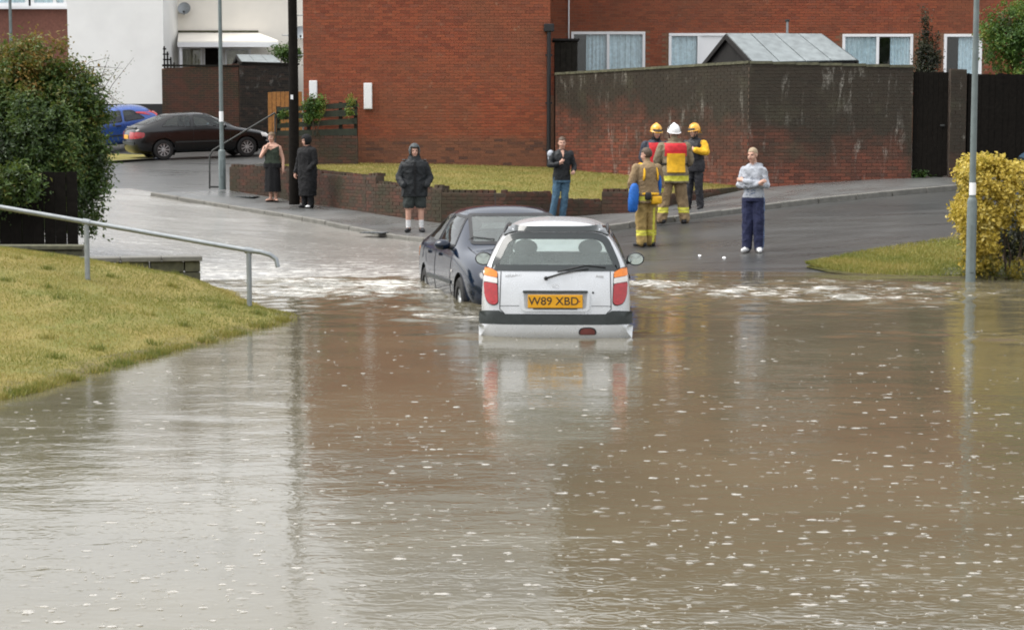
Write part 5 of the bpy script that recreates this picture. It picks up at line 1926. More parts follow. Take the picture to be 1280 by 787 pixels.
def body_mesh(rings, front_bulge=0.06, rear_bulge=0.05, dims=None, arches=(), levels=3, crease=None):
    n = len(rings)
    V, idx = [], {}

    def vid(p):
        k = (round(p[0], 5), round(p[1], 5), round(p[2], 5))
        if k not in idx:
            idx[k] = len(V)
            V.append(p)
        return idx[k]
    Fc = []
    for sgn in (1, -1):
        R = [[vid((p[0], p[1] * sgn, p[2])) for p in rg] for rg in rings]
        for i in range(n - 1):
            for k in range(8):
                q = (R[i][k], R[i + 1][k], R[i + 1][k + 1], R[i][k + 1])
                Fc.append(q if sgn > 0 else q[::-1])
        for end, bul in ((0, -rear_bulge), (n - 1, front_bulge)):
            rg, r = rings[end], R[end]
            c = {k: vid((rg[k][0] + bul, 0, rg[k][2])) for k in range(2, 7)}
            fs = [(r[1], r[2], c[2], r[0])] + [(r[k], r[k + 1], c[k + 1], c[k]) for k in range(2, 6)] + [(r[6], r[7], r[8], c[6])]
            for q in fs:
                fl = (end == 0) == (sgn > 0)
                Fc.append(q[::-1] if fl else q)
    me = bpy.data.meshes.new('cage')
    me.from_pydata([tuple(v) for v in V], [], Fc)
    me.validate()
    bm = bmesh.new()
    bm.from_mesh(me)
    bmesh.ops.remove_doubles(bm, verts=bm.verts, dist=1e-4)
    bmesh.ops.recalc_face_normals(bm, faces=bm.faces)
    bm.to_mesh(me)
    bm.free()
    if crease:
        ca = me.attributes.new('crease_edge', 'FLOAT', 'EDGE')
        for e in me.edges:
            a, b = me.vertices[e.vertices[0]].co, me.vertices[e.vertices[1]].co
            ca.data[e.index].value = crease(a, b)
    o = bpy.data.objects.new('cage', me)
    link(o)
    s = o.modifiers.new('s', 'SUBSURF')
    s.levels = levels
    s.render_levels = levels
    me2 = evaluated(o)
    bpy.data.objects.remove(o)
    # bring the smoothed body back to its real length, width and height
    co = np.empty(len(me2.vertices) * 3)
    me2.vertices.foreach_get('co', co)
    co = co.reshape(-1, 3)
    lo, hi = co.min(0), co.max(0)
    L, Wd, Ht, zlow = dims
    co[:, 0] = (co[:, 0] - lo[0]) / (hi[0] - lo[0]) * L
    co[:, 1] = co[:, 1] / hi[1] * Wd / 2
    co[:, 2] = zlow + (co[:, 2] - lo[2]) / (hi[2] - lo[2]) * (Ht - zlow)
    me2.vertices.foreach_set('co', co.ravel())
    me2.update()
    if arches:
        o = bpy.data.objects.new('cut', me2)
        link(o)
        cutters = []
        for (x, z, r) in arches:
            for s_ in (1, -1):
                bm = bmesh.new()
                bmesh.ops.create_cone(bm, cap_ends=True, segments=32, radius1=r, radius2=r, depth=0.62,
                                      matrix=Matrix.Translation((x, s_ * Wd / 2, z)) @ Matrix.Rotation(math.pi / 2, 4, 'X'))
                cm = bpy.data.meshes.new('c')
                bm.to_mesh(cm)
                bm.free()
                co_ = bpy.data.objects.new('c', cm)
                link(co_)
                cutters.append(co_)
                md = o.modifiers.new('b', 'BOOLEAN')
                md.operation = 'DIFFERENCE'
                md.solver = 'EXACT'
                md.object = co_
        me3 = evaluated(o)
        bpy.data.objects.remove(o)
        for c in cutters: bpy.data.objects.remove(c)
        me2 = me3
    return me2


AX = {'-x': (Vector((-1, 0, 0)), 1, 2), '+x': (Vector((1, 0, 0)), 1, 2), '+y': (Vector((0, 1, 0)), 0, 2), '-y': (Vector((0, -1, 0)), 0, 2), '+z': (Vector((0, 0, 1)), 0, 1)}


def smooth_poly(poly, r=0.04, n=4):
    """round the corners of a 2-D polygon and sample its edges"""
    out = []
    m = len(poly)
    for i in range(m):
        a, b, c = Vector(poly[i - 1]), Vector(poly[i]), Vector(poly[(i + 1) % m])
        d1, d2 = (a - b), (c - b)
        k1, k2 = min(r, d1.length * 0.45), min(r, d2.length * 0.45)
        p1, p2 = b + d1.normalized() * k1, b + d2.normalized() * k2
        for j in range(n + 1):
            t_ = j / n
            out.append((p1 * (1 - t_) + b * t_).lerp(b * (1 - t_) + p2 * t_, t_))
        L = (c - b).length - k2 - min(r, d2.length * 0.45)
        q2 = c + (b - c).normalized() * min(r, d2.length * 0.45)
        for j in range(1, max(1, int(L / 0.07))):
            out.append(p2.lerp(q2, j / max(1, int(L / 0.07))))
    return out


def inset(poly, d):
    m = len(poly)
    area = sum(poly[i - 1].x * poly[i].y - poly[i].x * poly[i - 1].y for i in range(m))
    s = 1 if area > 0 else -1
    out = []
    for i in range(m):
        t_ = poly[(i + 1) % m] - poly[i - 1]
        if t_.length < 1e-9: out.append(poly[i]); continue
        t_.normalize()
        out.append(poly[i] + Vector((-t_.y, t_.x)) * s * d)
    return out


def inside(poly, x, y):
    c = False
    m = len(poly)
    for i in range(m):
        a, b = poly[i - 1], poly[i]
        if (a.y > y) != (b.y > y) and x < (b.x - a.x) * (y - a.y) / (b.y - a.y) + a.x:
            c = not c
    return c


class Car:
    def __init__(self, root, me, paintmat):
        self.root, self.me = root, me
        bm = bmesh.new()
        bm.from_mesh(me)
        bmesh.ops.triangulate(bm, faces=bm.faces)
        self.bvh = BVHTree.FromBMesh(bm)
        bm.free()
        self.cut = []
        self.paint = paintmat

    def hit(self, axis, a, b):
        d, i, j = AX[axis]
        o = Vector((0, 0, 0))
        o[i], o[j] = a, b
        k = 3 - i - j
        o[k] = d[k] * 8
        loc, n, _, _ = self.bvh.ray_cast(o, -d)
        if loc is None: return None, None
        if n.dot(d) < 0: n = -n
        return loc, n

    def sheet(self, poly, axis, off):
        bm = bmesh.new()
        vs_ = [bm.verts.new((p.x, p.y, 0)) for p in poly]
        try:
            bm.faces.new(vs_)
        except ValueError:
            pass
        bmesh.ops.triangulate(bm, faces=bm.faces)
        for _ in range(3):
            es = [e for e in bm.edges if e.calc_length() > 0.09 and not e.is_boundary]
            if not es: break
            bmesh.ops.subdivide_edges(bm, edges=es, cuts=1)
            bmesh.ops.triangulate(bm, faces=bm.faces)
        bm.verts.index_update()
        P = [self.hit(axis, v.co.x, v.co.y) for v in bm.verts]
        good = [q for q in P if q[0] is not None]
        d, i, j = AX[axis]
        k = 3 - i - j
        out = []
        for v, (l, n) in zip(bm.verts, P):
            if l is None:
                best = min(good, key=lambda g: (g[0][i] - v.co.x) ** 2 + (g[0][j] - v.co.y) ** 2)
                l = Vector((0, 0, 0)); l[i], l[j], l[k] = v.co.x, v.co.y, best[0][k]
                n = best[1]
            out.append((l + n * off, n))
        tri = [[v.index for v in f.verts] for f in bm.faces]
        bnd = [[v.index for v in e.verts] for e in bm.edges if e.is_boundary]
        bm.free()
        return out, tri, bnd

    def panel(self, name, poly, axis, mat, off=0.004, th=0.015, r=0.03, parent=None, raw=False):
        P = poly if raw else smooth_poly(poly, r)
        pts, tri, bnd = self.sheet(P, axis, off)
        mb = MB()
        n = len(pts)
        vs_ = [p for p, _ in pts] + [p - nn * th for p, nn in pts]
        fs = [tuple(t_) for t_ in tri] + [(a, b, b + n, a + n) for a, b in bnd]
        mb.add(vs_, fs)
        return mb.build(name, mat, parent or self.root, True, 40)

    def window(self, name, poly, axis, glass, border=0.03, r=0.05, frit=None):
        P = smooth_poly(poly, r)
        I = inset(P, border)
        self.cut.append((inset(P, border * 0.55), axis))
        g = self.panel(name, I, axis, glass, 0.003, 0.004, raw=True)
        # black surround ring
        pts = [self.hit(axis, p.x, p.y) for p in P], [self.hit(axis, p.x, p.y) for p in inset(P, border + 0.006)]
        mb = MB()
        m = len(P)
        ok = [q for q in pts[0] + pts[1] if q[0] is not None]
        A, B = [], []
        for arr, src in ((A, pts[0]), (B, pts[1])):
            for l, nn in src:
                if l is None: l, nn = ok[0]
                arr.append((l, nn))
        vs_ = [l + nn * 0.006 for l, nn in A] + [l + nn * 0.006 for l, nn in B] + [l - nn * 0.012 for l, nn in A] + [l - nn * 0.012 for l, nn in B]
        fs = []
        for i_ in range(m):
            j_ = (i_ + 1) % m
            fs += [(i_, j_, m + j_, m + i_), (i_, 2 * m + i_, 2 * m + j_, j_), (m + i_, m + j_, 3 * m + j_, 3 * m + i_)]
        mb.add(vs_, fs)
        mb.build('seal', frit or M['black'], g, True, 40)
        return g

    def finish(self, name='body'):
        bm = bmesh.new()
        bm.from_mesh(self.me)
        kill = []
        for f in bm.faces:
            c, n = f.calc_center_median(), f.normal
            for poly, axis in self.cut:
                d, i, j = AX[axis]
                k = 3 - i - j
                if n.dot(d) > 0.15 and c[k] * d[k] > (0.0 if k == 1 else -99) and inside(poly, c[i], c[j]):
                    loc, _ = self.hit(axis, c[i], c[j])
                    if loc is not None and (loc - c).length < 0.05:
                        kill.append(f)
                    break
        bmesh.ops.delete(bm, geom=kill, context='FACES')
        bm.to_mesh(self.me)
        bm.free()
        self.me.materials.clear()
        self.me.materials.append(self.paint)
        self.me.polygons.foreach_set('use_smooth', [True] * len(self.me.polygons))
        self.me.polygons.foreach_set('material_index', [0] * len(self.me.polygons))
        try:
            self.me.set_sharp_from_angle(angle=math.radians(38))
        except Exception:
            pass
        o = bpy.data.objects.new(name, self.me)
        return link(o, self.root)


def wheel(root, x, y, z, r, w=0.18, spokes=9, steer=0.0):
    s = 1 if y > 0 else -1
    Mx = Matrix.Translation((x, y, z)) @ Matrix.Rotation(steer, 4, 'Z')
    prof = [(r * 0.62, -w / 2), (r * 0.90, -w / 2), (r * 0.985, -w * 0.38), (r, -w * 0.2), (r, w * 0.2), (r * 0.985, w * 0.38), (r * 0.90, w / 2), (r * 0.62, w / 2), (r * 0.6, 0)]
    n = 28
    rings = [[(pr * math.cos(2 * math.pi * k / n), py, pr * math.sin(2 * math.pi * k / n)) for pr, py in prof] for k in range(n)]
    vs_ = [p for rg in rings for p in rg]
    m = len(prof)
    fs = [(k * m + j, ((k + 1) % n) * m + j, ((k + 1) % n) * m + (j + 1) % m, k * m + (j + 1) % m) for k in range(n) for j in range(m)]
    mb = MB()
    mb.add(vs_, fs, 0, Mx)
    wh_ = mb.build('wheel', M['rubber'], root, True, 40)
    mb = MB()
    yo = s * w * 0.30
    # dished disc, spokes and centre cap
    rg = [[(rr * math.cos(2 * math.pi * k / 24), yy, rr * math.sin(2 * math.pi * k / 24)) for k in range(24)] for rr, yy in ((r * 0.64, yo + s * 0.02), (r * 0.58, yo + s * 0.02), (r * 0.55, yo - s * 0.012), (r * 0.02, yo - s * 0.006))]
    mb.loft(rg[:2], 0, Mx, cap=False)
    mb.loft(rg[1:], 1, Mx, cap=False)
    for k in range(spokes):
        a = 2 * math.pi * k / spokes
        for wd in (0.16,):
            q = []
            for rr, ha in ((r * 0.12, 0.30), (r * 0.56, 0.115)):
                for sg in (-1, 1):
                    q.append((rr * math.cos(a + sg * ha), yo + s * 0.018, rr * math.sin(a + sg * ha)))
            q2 = [(x_, y_ - s * 0.03, z_) for x_, y_, z_ in q]
            mb.add(q + q2, [(0, 1, 3, 2), (4, 6, 7, 5), (0, 2, 6, 4), (1, 5, 7, 3), (2, 3, 7, 6)], 0, Mx)
    rg = [[(rr * math.cos(2 * math.pi * k / 16), yy, rr * math.sin(2 * math.pi * k / 16)) for k in range(16)] for rr, yy in ((r * 0.2, yo + s * 0.005), (r * 0.18, yo + s * 0.032), (0.002, yo + s * 0.036))]
    mb.loft(rg, 0, Mx, cap=False)
    mb.build('hubcap', [M['hub'], M['black']], wh_, True, 35)
    return wh_


def liner(root, x, z, r, wd):
    """dark wheel-arch liner: an open drum over each wheel"""
    for s in (1, -1):
        mb = MB()
        n = 20
        A = [(x + r * math.cos(a), s * (wd / 2 - 0.015), z + r * math.sin(a)) for a in np.linspace(-0.5, math.pi + 0.5, n)]
        B = [(x + r * math.cos(a), s * (wd / 2 - 0.32), z + r * math.sin(a)) for a in np.linspace(-0.5, math.pi + 0.5, n)]
        fs = [(k, k + 1, n + k + 1, n + k) for k in range(n - 1)]
        mb.add(A + B, fs)
        mb.add(B + [(x, s * (wd / 2 - 0.32), z)], [(k, k + 1, n) for k in range(n - 1)])
        mb.build('arch_liner', M['black'], root)


def mirror(root, x, y, z, mat, s, size=(0.09, 0.20, 0.13), glassdir=-1):
    mb = MB()
    mb.ell((x, y + s * size[1] * 0.5, z), (size[0], size[1] * 0.5, size[2] * 0.5), 20, 14)
    mb.v = [(x + glassdir * min((vx - x) * glassdir, size[0] * 0.42), vy, vz) for (vx, vy, vz) in mb.v]
    h = mb.build('mirror', mat, root, True)
    mg = MB()
    n = 20
    rg = []
    for rr in (1.0, 0.02):
        rg.append([(x + glassdir * size[0] * (0.45 + 0.03 * (1 - rr)), y + s * size[1] * 0.5 + math.cos(2 * math.pi * k / n) * size[1] * 0.42 * rr, z + math.sin(2 * math.pi * k / n) * size[2] * 0.41 * rr) for k in range(n)])
    mg.loft(rg, cap=False)
    mg.build('mirror_glass', M['mirror_glass'], h)
    MB().tube([(x, y - s * 0.06, z - 0.05), (x, y + s * 0.06, z - 0.02)], [0.035, 0.028], 8).build('mirror_arm', M['black'], h)
    return h


def seat(root, x, y, zf, mat, rest=True, w=0.46):
    mb = MB()
    mb.box((x, y, zf + 0.10), (0.50, w, 0.18), 0, None, 0, bev=0.05)
    rg = []
    for k in range(7):
        u = k / 6
        hw_ = w / 2 * (1.0 - 0.28 * max(0, u - 0.45) / 0.55)
        cx_, cz_ = x - 0.22 - 0.16 * u, zf + 0.15 + 0.58 * u
        th_ = 0.07
        rg.append([(cx_ + th_ * math.cos(a), y + hw_ * math.copysign(abs(math.sin(a)) ** 0.6, math.sin(a)), cz_) for a in np.linspace(0, 2 * math.pi, 17)[:-1]])
    mb.loft(rg)
    st_ = mb.build('seat', mat, root, True, 50)
    if rest:
        hb_ = MB()
        hb_.ell((x - 0.40, y, zf + 0.82), (0.06, 0.13, 0.095), 14, 8)
        hb_.build('headrest', mat, st_, True)
    return st_


M['mirror_glass'] = plain('mirror_glass', (0.55, 0.62, 0.60), 0.05, 0.02, 4, 0, metal=0.9)
M['silver'] = paint('silver_paint', (0.54, 0.555, 0.57), 0.28, 0.40, 0.4, 0.14)
M['blue'] = paint('dark_blue_paint', (0.004, 0.010, 0.024), 0.12, 0.0, 0.1, 0.0)
M['blackpaint'] = paint('black_paint', (0.007, 0.0075, 0.008), 0.16, 0.0, 0.2, 0.0)
M['bright_blue'] = paint('bright_blue_paint', (0.022, 0.075, 0.30), 0.28, 0.2, 0.6, 0.12)
M['glass_hatch'] = glass_mat('fogged_tinted_glass', (0.88, 0.96, 0.93), 0.24, (0.74, 0.86, 0.83))
M['glass_front'] = glass_mat('pale_haze_windscreen', (0.88, 0.93, 0.91), 0.24, (0.72, 0.79, 0.77))  # pale haze in the glass colour stands in for the sky reflected there
M['glass_mist'] = glass_mat('heavily_misted_windscreen', (0.90, 0.95, 0.93), 0.60, (0.86, 0.94, 0.92))
M['glass_car'] = glass_mat('car_glass', (0.55, 0.64, 0.62), 0.06, (0.4, 0.46, 0.45))
M['frit'] = plain('glass_frit', (0.020, 0.026, 0.026), 0.12, 0.1, 8, 0, Coat_Weight=0.5)
M['upholstery'] = cloth('grey_upholstery', (0.085, 0.09, 0.095))
M['trim'] = plain('dark_bumper_strip', (0.028, 0.034, 0.034), 0.5, 0.2, 14, 0.08)
M['seam'] = plain('panel_gap', (0.015, 0.015, 0.016), 0.7)


def seam(car, pts, axis, r=0.0035, off=0.0015, name='panel_gap', mat=None, parent=None):
    P = []
    for a, b in zip(pts, pts[1:]):
        n = max(2, int((Vector(b) - Vector(a)).length / 0.05))
        for k in range(n): P.append(Vector(a).lerp(Vector(b), k / n))
    P.append(Vector(pts[-1]))
    Q = []
    for p in P:
        l, n = car.hit(axis, p.x, p.y)
        if l is not None: Q.append(l + n * off)
    if len(Q) > 1:
        return MB().tube(Q, r, 5).build(name, mat or M['seam'], parent or car.root)


def text_part(body, size, loc, rot, mat, parent, name='lettering', extrude=0.0015, align='CENTER', sx=1.0, bold=0.0):
    c = bpy.data.curves.new(name, 'FONT')
    c.body = body
    c.size = size
    c.extrude = extrude
    c.offset = bold
    c.align_x = align
    c.align_y = 'CENTER'
    o = bpy.data.objects.new(name, c)
    link(o)
    me = evaluated(o)
    bpy.data.objects.remove(o)
    me.materials.clear()
    me.materials.append(mat)
    o = bpy.data.objects.new(name, me)
    link(o, parent)
    o.location = loc
    o.rotation_euler = rot
    o.scale = (sx, 1, 1)
    return o


# ---------------------------------------------------------------- silver hatchback, seen from behind
def hatch_body():
    z = (0.34, 0.52, 0.88)
    R = []
    #            0bot 1    2sill 3mid  4sh   5belt 6edge 7    8
    R.append(ring(0.02, 0.735, z, None, (0.50, 1.455, 1.545), [0.10, 0.05, 0.0, 0.0, 0.04, 0.08, 0.26, 0.27, 0.27], 0.24, (0.712, 1.06)))
    R.append(ring(0.16, 0.748, z, None, (0.535, 1.47, 1.568), [0.0, 0.0, 0.0, 0.0, 0.02, 0.05, 0.20, 0.20, 0.20], 0.22, (0.722, 1.06)))
    R.append(ring(0.62, 0.752, z, None, (0.565, 1.485, 1.58), None, 0.20, (0.728, 1.05)))
    R.append(ring(1.25, 0.752, z, None, (0.575, 1.49, 1.585), None, 0.20, (0.728, 1.03)))
    R.append(ring(1.90, 0.752, z, None, (0.555, 1.46, 1.55), None, 0.20, (0.725, 1.02)))
    R.append(ring(2.10, 0.752, z, None, (0.545, 1.42, 1.50), None, 0.20, (0.722, 1.01)))
    R.append(ring(2.72, 0.748, z, 1.03, None, None, 0.20, (0.715, 0.99)))
    R.append(ring(3.10, 0.738, (0.34, 0.5, 0.78), 0.93, None, None, 0.20, (0.69, 0.88)))
    R.append(ring(3.36, 0.70, (0.34, 0.48, 0.66), 0.78, None, None, 0.22, (0.63, 0.74)))
    R.append(ring(3.42, 0.62, (0.36, 0.46, 0.60), 0.70, None, None, 0.26, (0.55, 0.67)))
    return R


def make_hatch(root, paintmat, glass, detail=True, screen='glass_front'):
    me = body_mesh(hatch_body(), 0.05, 0.03, (3.44, 1.505, 1.585, 0.20), ((0.62, 0.27, 0.315), (2.86, 0.27, 0.315)))
    car = Car(root, me, paintmat)
    rw_ = car.window('rear_window', [(-0.655, 1.055), (0.655, 1.055), (0.625, 1.17), (0.52, 1.405), (0.40, 1.455), (-0.40, 1.455), (-0.52, 1.405), (-0.625, 1.17)], '-x', glass, 0.060, 0.06, M['frit'])
    car.window('windscreen', [(-0.60, 1.06), (0.60, 1.06), (0.49, 1.43), (-0.49, 1.43)], '+x', M[screen], 0.035, 0.05)
    for ax in ('+y', '-y'):
        car.window('side_window', [(0.36, 1.06), (0.98, 1.06), (0.98, 1.43), (0.50, 1.42)], ax, glass, 0.02, 0.05)
        car.window('side_window', [(1.04, 1.05), (1.52, 1.05), (1.52, 1.43), (1.04, 1.43)], ax, glass, 0.02, 0.04)
        car.window('side_window', [(1.58, 1.04), (2.44, 1.04), (2.02, 1.41), (1.58, 1.43)], ax, glass, 0.02, 0.04)
        seam(car, [(1.01, 0.36), (1.01, 1.03)], ax)
        seam(car, [(1.55, 0.32), (1.55, 1.02)], ax)
        seam(car, [(2.36, 0.34), (2.40, 1.0)], ax)
        car.panel('door_handle', [(1.10, 0.90), (1.26, 0.90), (1.26, 0.94), (1.10, 0.94)], ax, M['black'], 0.02, 0.02, 0.01)
        car.panel('side_strip', [(0.98, 0.56), (2.40, 0.56), (2.40, 0.61), (0.98, 0.61)], ax, M['trim'], 0.012, 0.02, 0.01)
    body = car.finish()
    return car, body


srear = W(694, 418, 125.5)
syaw = math.pi / 2 - math.radians(2.6)
SUB = 0.43
silver = empty('silver_hatchback', (srear.x, srear.y, -0.345), syaw, 'silver hatchback seen from behind, half sunk in the flood', 'car')
silver.scale = (1, 1, 0.946)
car, sbody = make_hatch(silver, M['silver'], M['glass_hatch'], True, 'glass_mist')
# dark tinted spoiler lip over the rear window
car.panel('spoiler', [(-0.53, 1.41), (-0.40, 1.463), (0.40, 1.463), (0.53, 1.41), (0.525, 1.475), (0.43, 1.513), (-0.43, 1.513), (-0.525, 1.475)], '-x', M['frit'], 0.022, 0.03, 0.02)
# tail lamps: amber, clear and red lenses in one cluster
for s in (-1, 1):
    f = lambda pts: [(s * a, b) for a, b in pts]
    cl = car.panel('tail_lamp', f([(0.566, 0.715), (0.61, 0.69), (0.676, 0.715), (0.708, 0.80), (0.713, 0.92), (0.700, 1.10), (0.640, 1.085), (0.578, 1.05)]), '-x', M['black'], 0.008, 0.02, 0.03)
    car.panel('amber_lens', f([(0.580, 0.985), (0.706, 1.005), (0.697, 1.088), (0.640, 1.075), (0.580, 1.042)]), '-x', M['lens_amber'], 0.018, 0.012, 0.012, cl)
    car.panel('clear_lens', f([(0.578, 0.925), (0.708, 0.945), (0.706, 1.000), (0.580, 0.980)]), '-x', M['lens_clear'], 0.018, 0.012, 0.008, cl)
    car.panel('red_lens', f([(0.570, 0.725), (0.612, 0.70), (0.668, 0.722), (0.700, 0.80), (0.708, 0.940), (0.578, 0.920)]), '-x', M['lens_red'], 0.020, 0.012, 0.025, cl)
# tailgate seam, plate recess, plate, bumper
seam(car, [(-0.545, 1.05), (-0.555, 0.66), (-0.50, 0.605), (0.50, 0.605), (0.555, 0.66), (0.545, 1.05)], '-x', 0.0045, 0.001)
seam(car, [(-0.553, 0.69), (-0.50, 0.694), (-0.36, 0.694)], '-x', 0.003, 0.001)
seam(car, [(0.553, 0.69), (0.50, 0.694), (0.36, 0.694)], '-x', 0.003, 0.001)
rc = car.panel('plate_surround', [(-0.335, 0.635), (0.335, 0.635), (0.345, 0.86), (-0.345, 0.86)], '-x', M['silver'], 0.022, 0.03, 0.05)
car.panel('plate_recess', [(-0.305, 0.665), (0.305, 0.665), (0.318, 0.838), (-0.318, 0.838)], '-x', plain('recess_grey', (0.32, 0.33, 0.34), 0.5), 0.024, 0.01, 0.03, rc)
car.panel('plate_lip', [(-0.325, 0.828), (0.325, 0.828), (0.32, 0.852), (-0.32, 0.852)], '-x', M['trim'], 0.040, 0.03, 0.012, rc)
px0 = car.hit('-x', 0, 0.74)[0].x
plate = MB()
plate.box((px0 - 0.034, 0, 0.745), (0.012, 0.545, 0.138), bev=0.004)
pl_ = plate.build('number_plate', M['plate_yellow'], rc)
pl_['label'] = 'yellow number plate reading W89 XBD'
# viewed from behind the car: text runs towards -y
text_part('W89 XBD', 0.118, (px0 - 0.0405, 0.015, 0.745), (math.pi / 2, 0, -math.pi / 2), M['ink'], pl_, 'plate_lettering', 0.0010, 'CENTER', 0.98, 0.001)
MB().ell((px0 - 0.041, -0.242, 0.747), (0.003, 0.008, 0.008), 10, 6).build('plate_screw', M['lens_red'], pl_)
MB().box((px0 - 0.034, 0, 0.668), (0.02, 0.44, 0.012), bev=0.003).build('plate_bracket', M['black'], rc)
car.panel('bumper_strip', [(-0.742, 0.505), (-0.5, 0.50), (0.5, 0.50), (0.742, 0.505), (0.738, 0.635), (0.56, 0.645), (0.49, 0.60), (-0.49, 0.60), (-0.56, 0.645), (-0.738, 0.635)], '-x', M['trim'], 0.030, 0.05, 0.02)
car.panel('rear_bumper', [(-0.735, 0.24), (0.735, 0.24), (0.742, 0.498), (-0.742, 0.498)], '-x', M['silver'], 0.036, 0.06, 0.03)
fg = car.panel('fog_lamp', [(0.32 * -1 - 0.09, 0.40), (-0.32 + 0.09, 0.40), (-0.32 + 0.085, 0.455), (-0.32 + 0.04, 0.475), (-0.32 - 0.04, 0.475), (-0.32 - 0.085, 0.455)], '-x', M['black'], 0.040, 0.02, 0.03)
car.panel('fog_lens', [(-0.395, 0.405), (-0.245, 0.405), (-0.25, 0.445), (-0.28, 0.462), (-0.36, 0.462), (-0.39, 0.445)], '-x', plain('dull_red_lens', (0.13, 0.035, 0.03), 0.3), 0.044, 0.01, 0.02, fg)
# wiper
wp = car.hit('-x', 0.10, 0.985)[0]
w_a, w_b, w_c = car.hit('-x', 0.095, 0.985)[0], car.hit('-x', -0.06, 1.035)[0], car.hit('-x', -0.33, 1.085)[0]
wpr = MB()
wpr.tube([w_a + Vector((-0.02, 0, 0)), w_b + Vector((-0.028, 0, 0)), w_c + Vector((-0.028, 0, 0))], [0.011, 0.009, 0.005], 8)
wi = wpr.build('rear_wiper', M['black'], silver, True)
MB().ell(w_a + Vector((-0.02, 0, 0)), (0.022, 0.021, 0.021), 10, 6).build('wiper_boss', M['black'], wi, True)
MB().tube([car.hit('-x', -0.02, 1.052)[0] + Vector((-0.018, 0, 0)), car.hit('-x', -0.30, 1.118)[0] + Vector((-0.018, 0, 0)), car.hit('-x', -0.50, 1.095)[0] + Vector((-0.016, 0, 0))], 0.006, 6).build('wiper_blade', M['black'], wi, True)
lk = car.hit('-x', -0.375, 0.835)[0]
MB().ell(lk + Vector((-0.004, 0, 0)), (0.006, 0.012, 0.012), 10, 6).build('tailgate_lock', M['black'], silver, True)
# small badges in chrome, too worn to read at this distance
bg1 = car.hit('-x', 0.47, 1.005)[0]
text_part('HYUNDAI', 0.036, (bg1.x - 0.006, 0.50, 1.004), (math.pi / 2, 0, -math.pi / 2), M['chrome'], silver, 'badge', 0.002, 'LEFT')
text_part('Atoz', 0.040, (car.hit('-x', -0.46, 1.003)[0].x - 0.006, -0.40, 1.003), (math.pi / 2, 0, -math.pi / 2), M['chrome'], silver, 'badge', 0.002, 'LEFT')
em = car.hit('-x', 0.0, 0.90)[0]
rg = [[(em.x - 0.006 - 0.004 * (1 - abs(k - 1)), 0.034 * f_ * math.cos(a), 0.902 + 0.017 * f_ * math.sin(a)) for a in np.linspace(0, 2 * math.pi, 25)[:-1]] for k, f_ in enumerate((1.0, 0.92, 0.84))]
MB().loft(rg, cap=False).build('emblem', M['chrome'], silver, True)
# mirrors, roof rails, aerial
for s in (1, -1):
    mirror(silver, 2.02, s * 0.735, 1.06, M['black'], s, (0.085, 0.195, 0.155))
    zr = car.hit('+z', 0.9, s * 0.50)[0]
    pts = []
    for k in range(9):
        x = 0.42 + k * 0.17
        q = car.hit('+z', x, s * 0.52)[0]
        pts.append(q + Vector((0, 0, 0.012 if k in (0, 8) else 0.035)))
    MB().tube(pts, 0.013, 8).build('roof_rail', M['black'], silver, True)
# interior seen through the glass
MB().box((1.55, 0, 0.34), (2.0, 1.32, 0.06)).build('cabin_floor', M['upholstery'], silver)
MB().box((2.42, 0, 0.80), (0.42, 1.28, 0.34), bev=0.08).build('dashboard', M['black'], silver, True, 40)
for s in (1, -1):
    seat(silver, 1.55, s * 0.34, 0.42, M['upholstery'])
for s in (1, -1):
    seat(silver, 0.72, s * 0.33, 0.38, M['upholstery'], False, 0.60)
MB().box((0.30, 0, 0.98), (0.36, 1.18, 0.03)).build('parcel_shelf', M['upholstery'], silver)
mr = MB()
mr.box((1.98, -0.02, 1.40), (0.03, 0.22, 0.07), bev=0.012)
mr.build('interior_mirror', M['black'], silver, True, 40)
MB().box((1.93, 0.30, 1.415), (0.02, 0.36, 0.10), bev=0.008).build('sun_visor', M['upholstery'], silver)
for (x, z) in ((0.62, 0.27), (2.86, 0.27)):
    liner(silver, x, z, 0.315, 1.505)
    for s in (1, -1): wheel(silver, x, s * 0.655, z, 0.265, 0.155, 8)


# ---------------------------------------------------------------- saloons
def saloon_rings(rearx=0.0, fast=0.0):
    z = (0.32, 0.52, 0.80)
    R = []
    R.append(ring(0.03, 0.74, (0.36, 0.55, 0.78), 0.985, None, [0.10, 0.06, 0.02, 0.0, 0.0, 0.03, 0.07, 0.07, 0.07], 0.26, (0.70, 0.93)))
    R.append(ring(0.20, 0.835, (0.34, 0.53, 0.80), 1.03, None, None, 0.22, (0.79, 0.955)))
    R.append(ring(0.52 - fast, 0.868, z, 1.065, None, None, 0.20, (0.83, 0.965)))
    R.append(ring(1.18 - fast * 0.3, 0.885, z, None, (0.58, 1.335, 1.395), None, 0.19, (0.845, 0.955)))
    R.append(ring(1.50, 0.885, z, None, (0.61, 1.385, 1.445), None, 0.19, (0.845, 0.945)))
    R.append(ring(2.10, 0.885, z, None, (0.62, 1.400, 1.465), None, 0.19, (0.845, 0.935)))
    R.append(ring(2.58, 0.885, z, None, (0.60, 1.370, 1.435), None, 0.19, (0.845, 0.930)))
    R.append(ring(3.36, 0.880, z, 0.985, None, None, 0.19, (0.835, 0.925)))
    R.append(ring(3.55, 0.875, z, 0.945, None, None, 0.19, (0.82, 0.895)))
    R.append(ring(4.10, 0.855, (0.32, 0.5, 0.72), 0.875, None, None, 0.20, (0.79, 0.81)))
    R.append(ring(4.44, 0.79, (0.32, 0.46, 0.62), 0.775, None, None, 0.22, (0.70, 0.70)))
    R.append(ring(4.56, 0.62, (0.34, 0.44, 0.58), 0.685, None, [0, 0, 0, 0, 0, -0.02, -0.04, -0.04, -0.04], 0.26, (0.54, 0.63)))
    return R


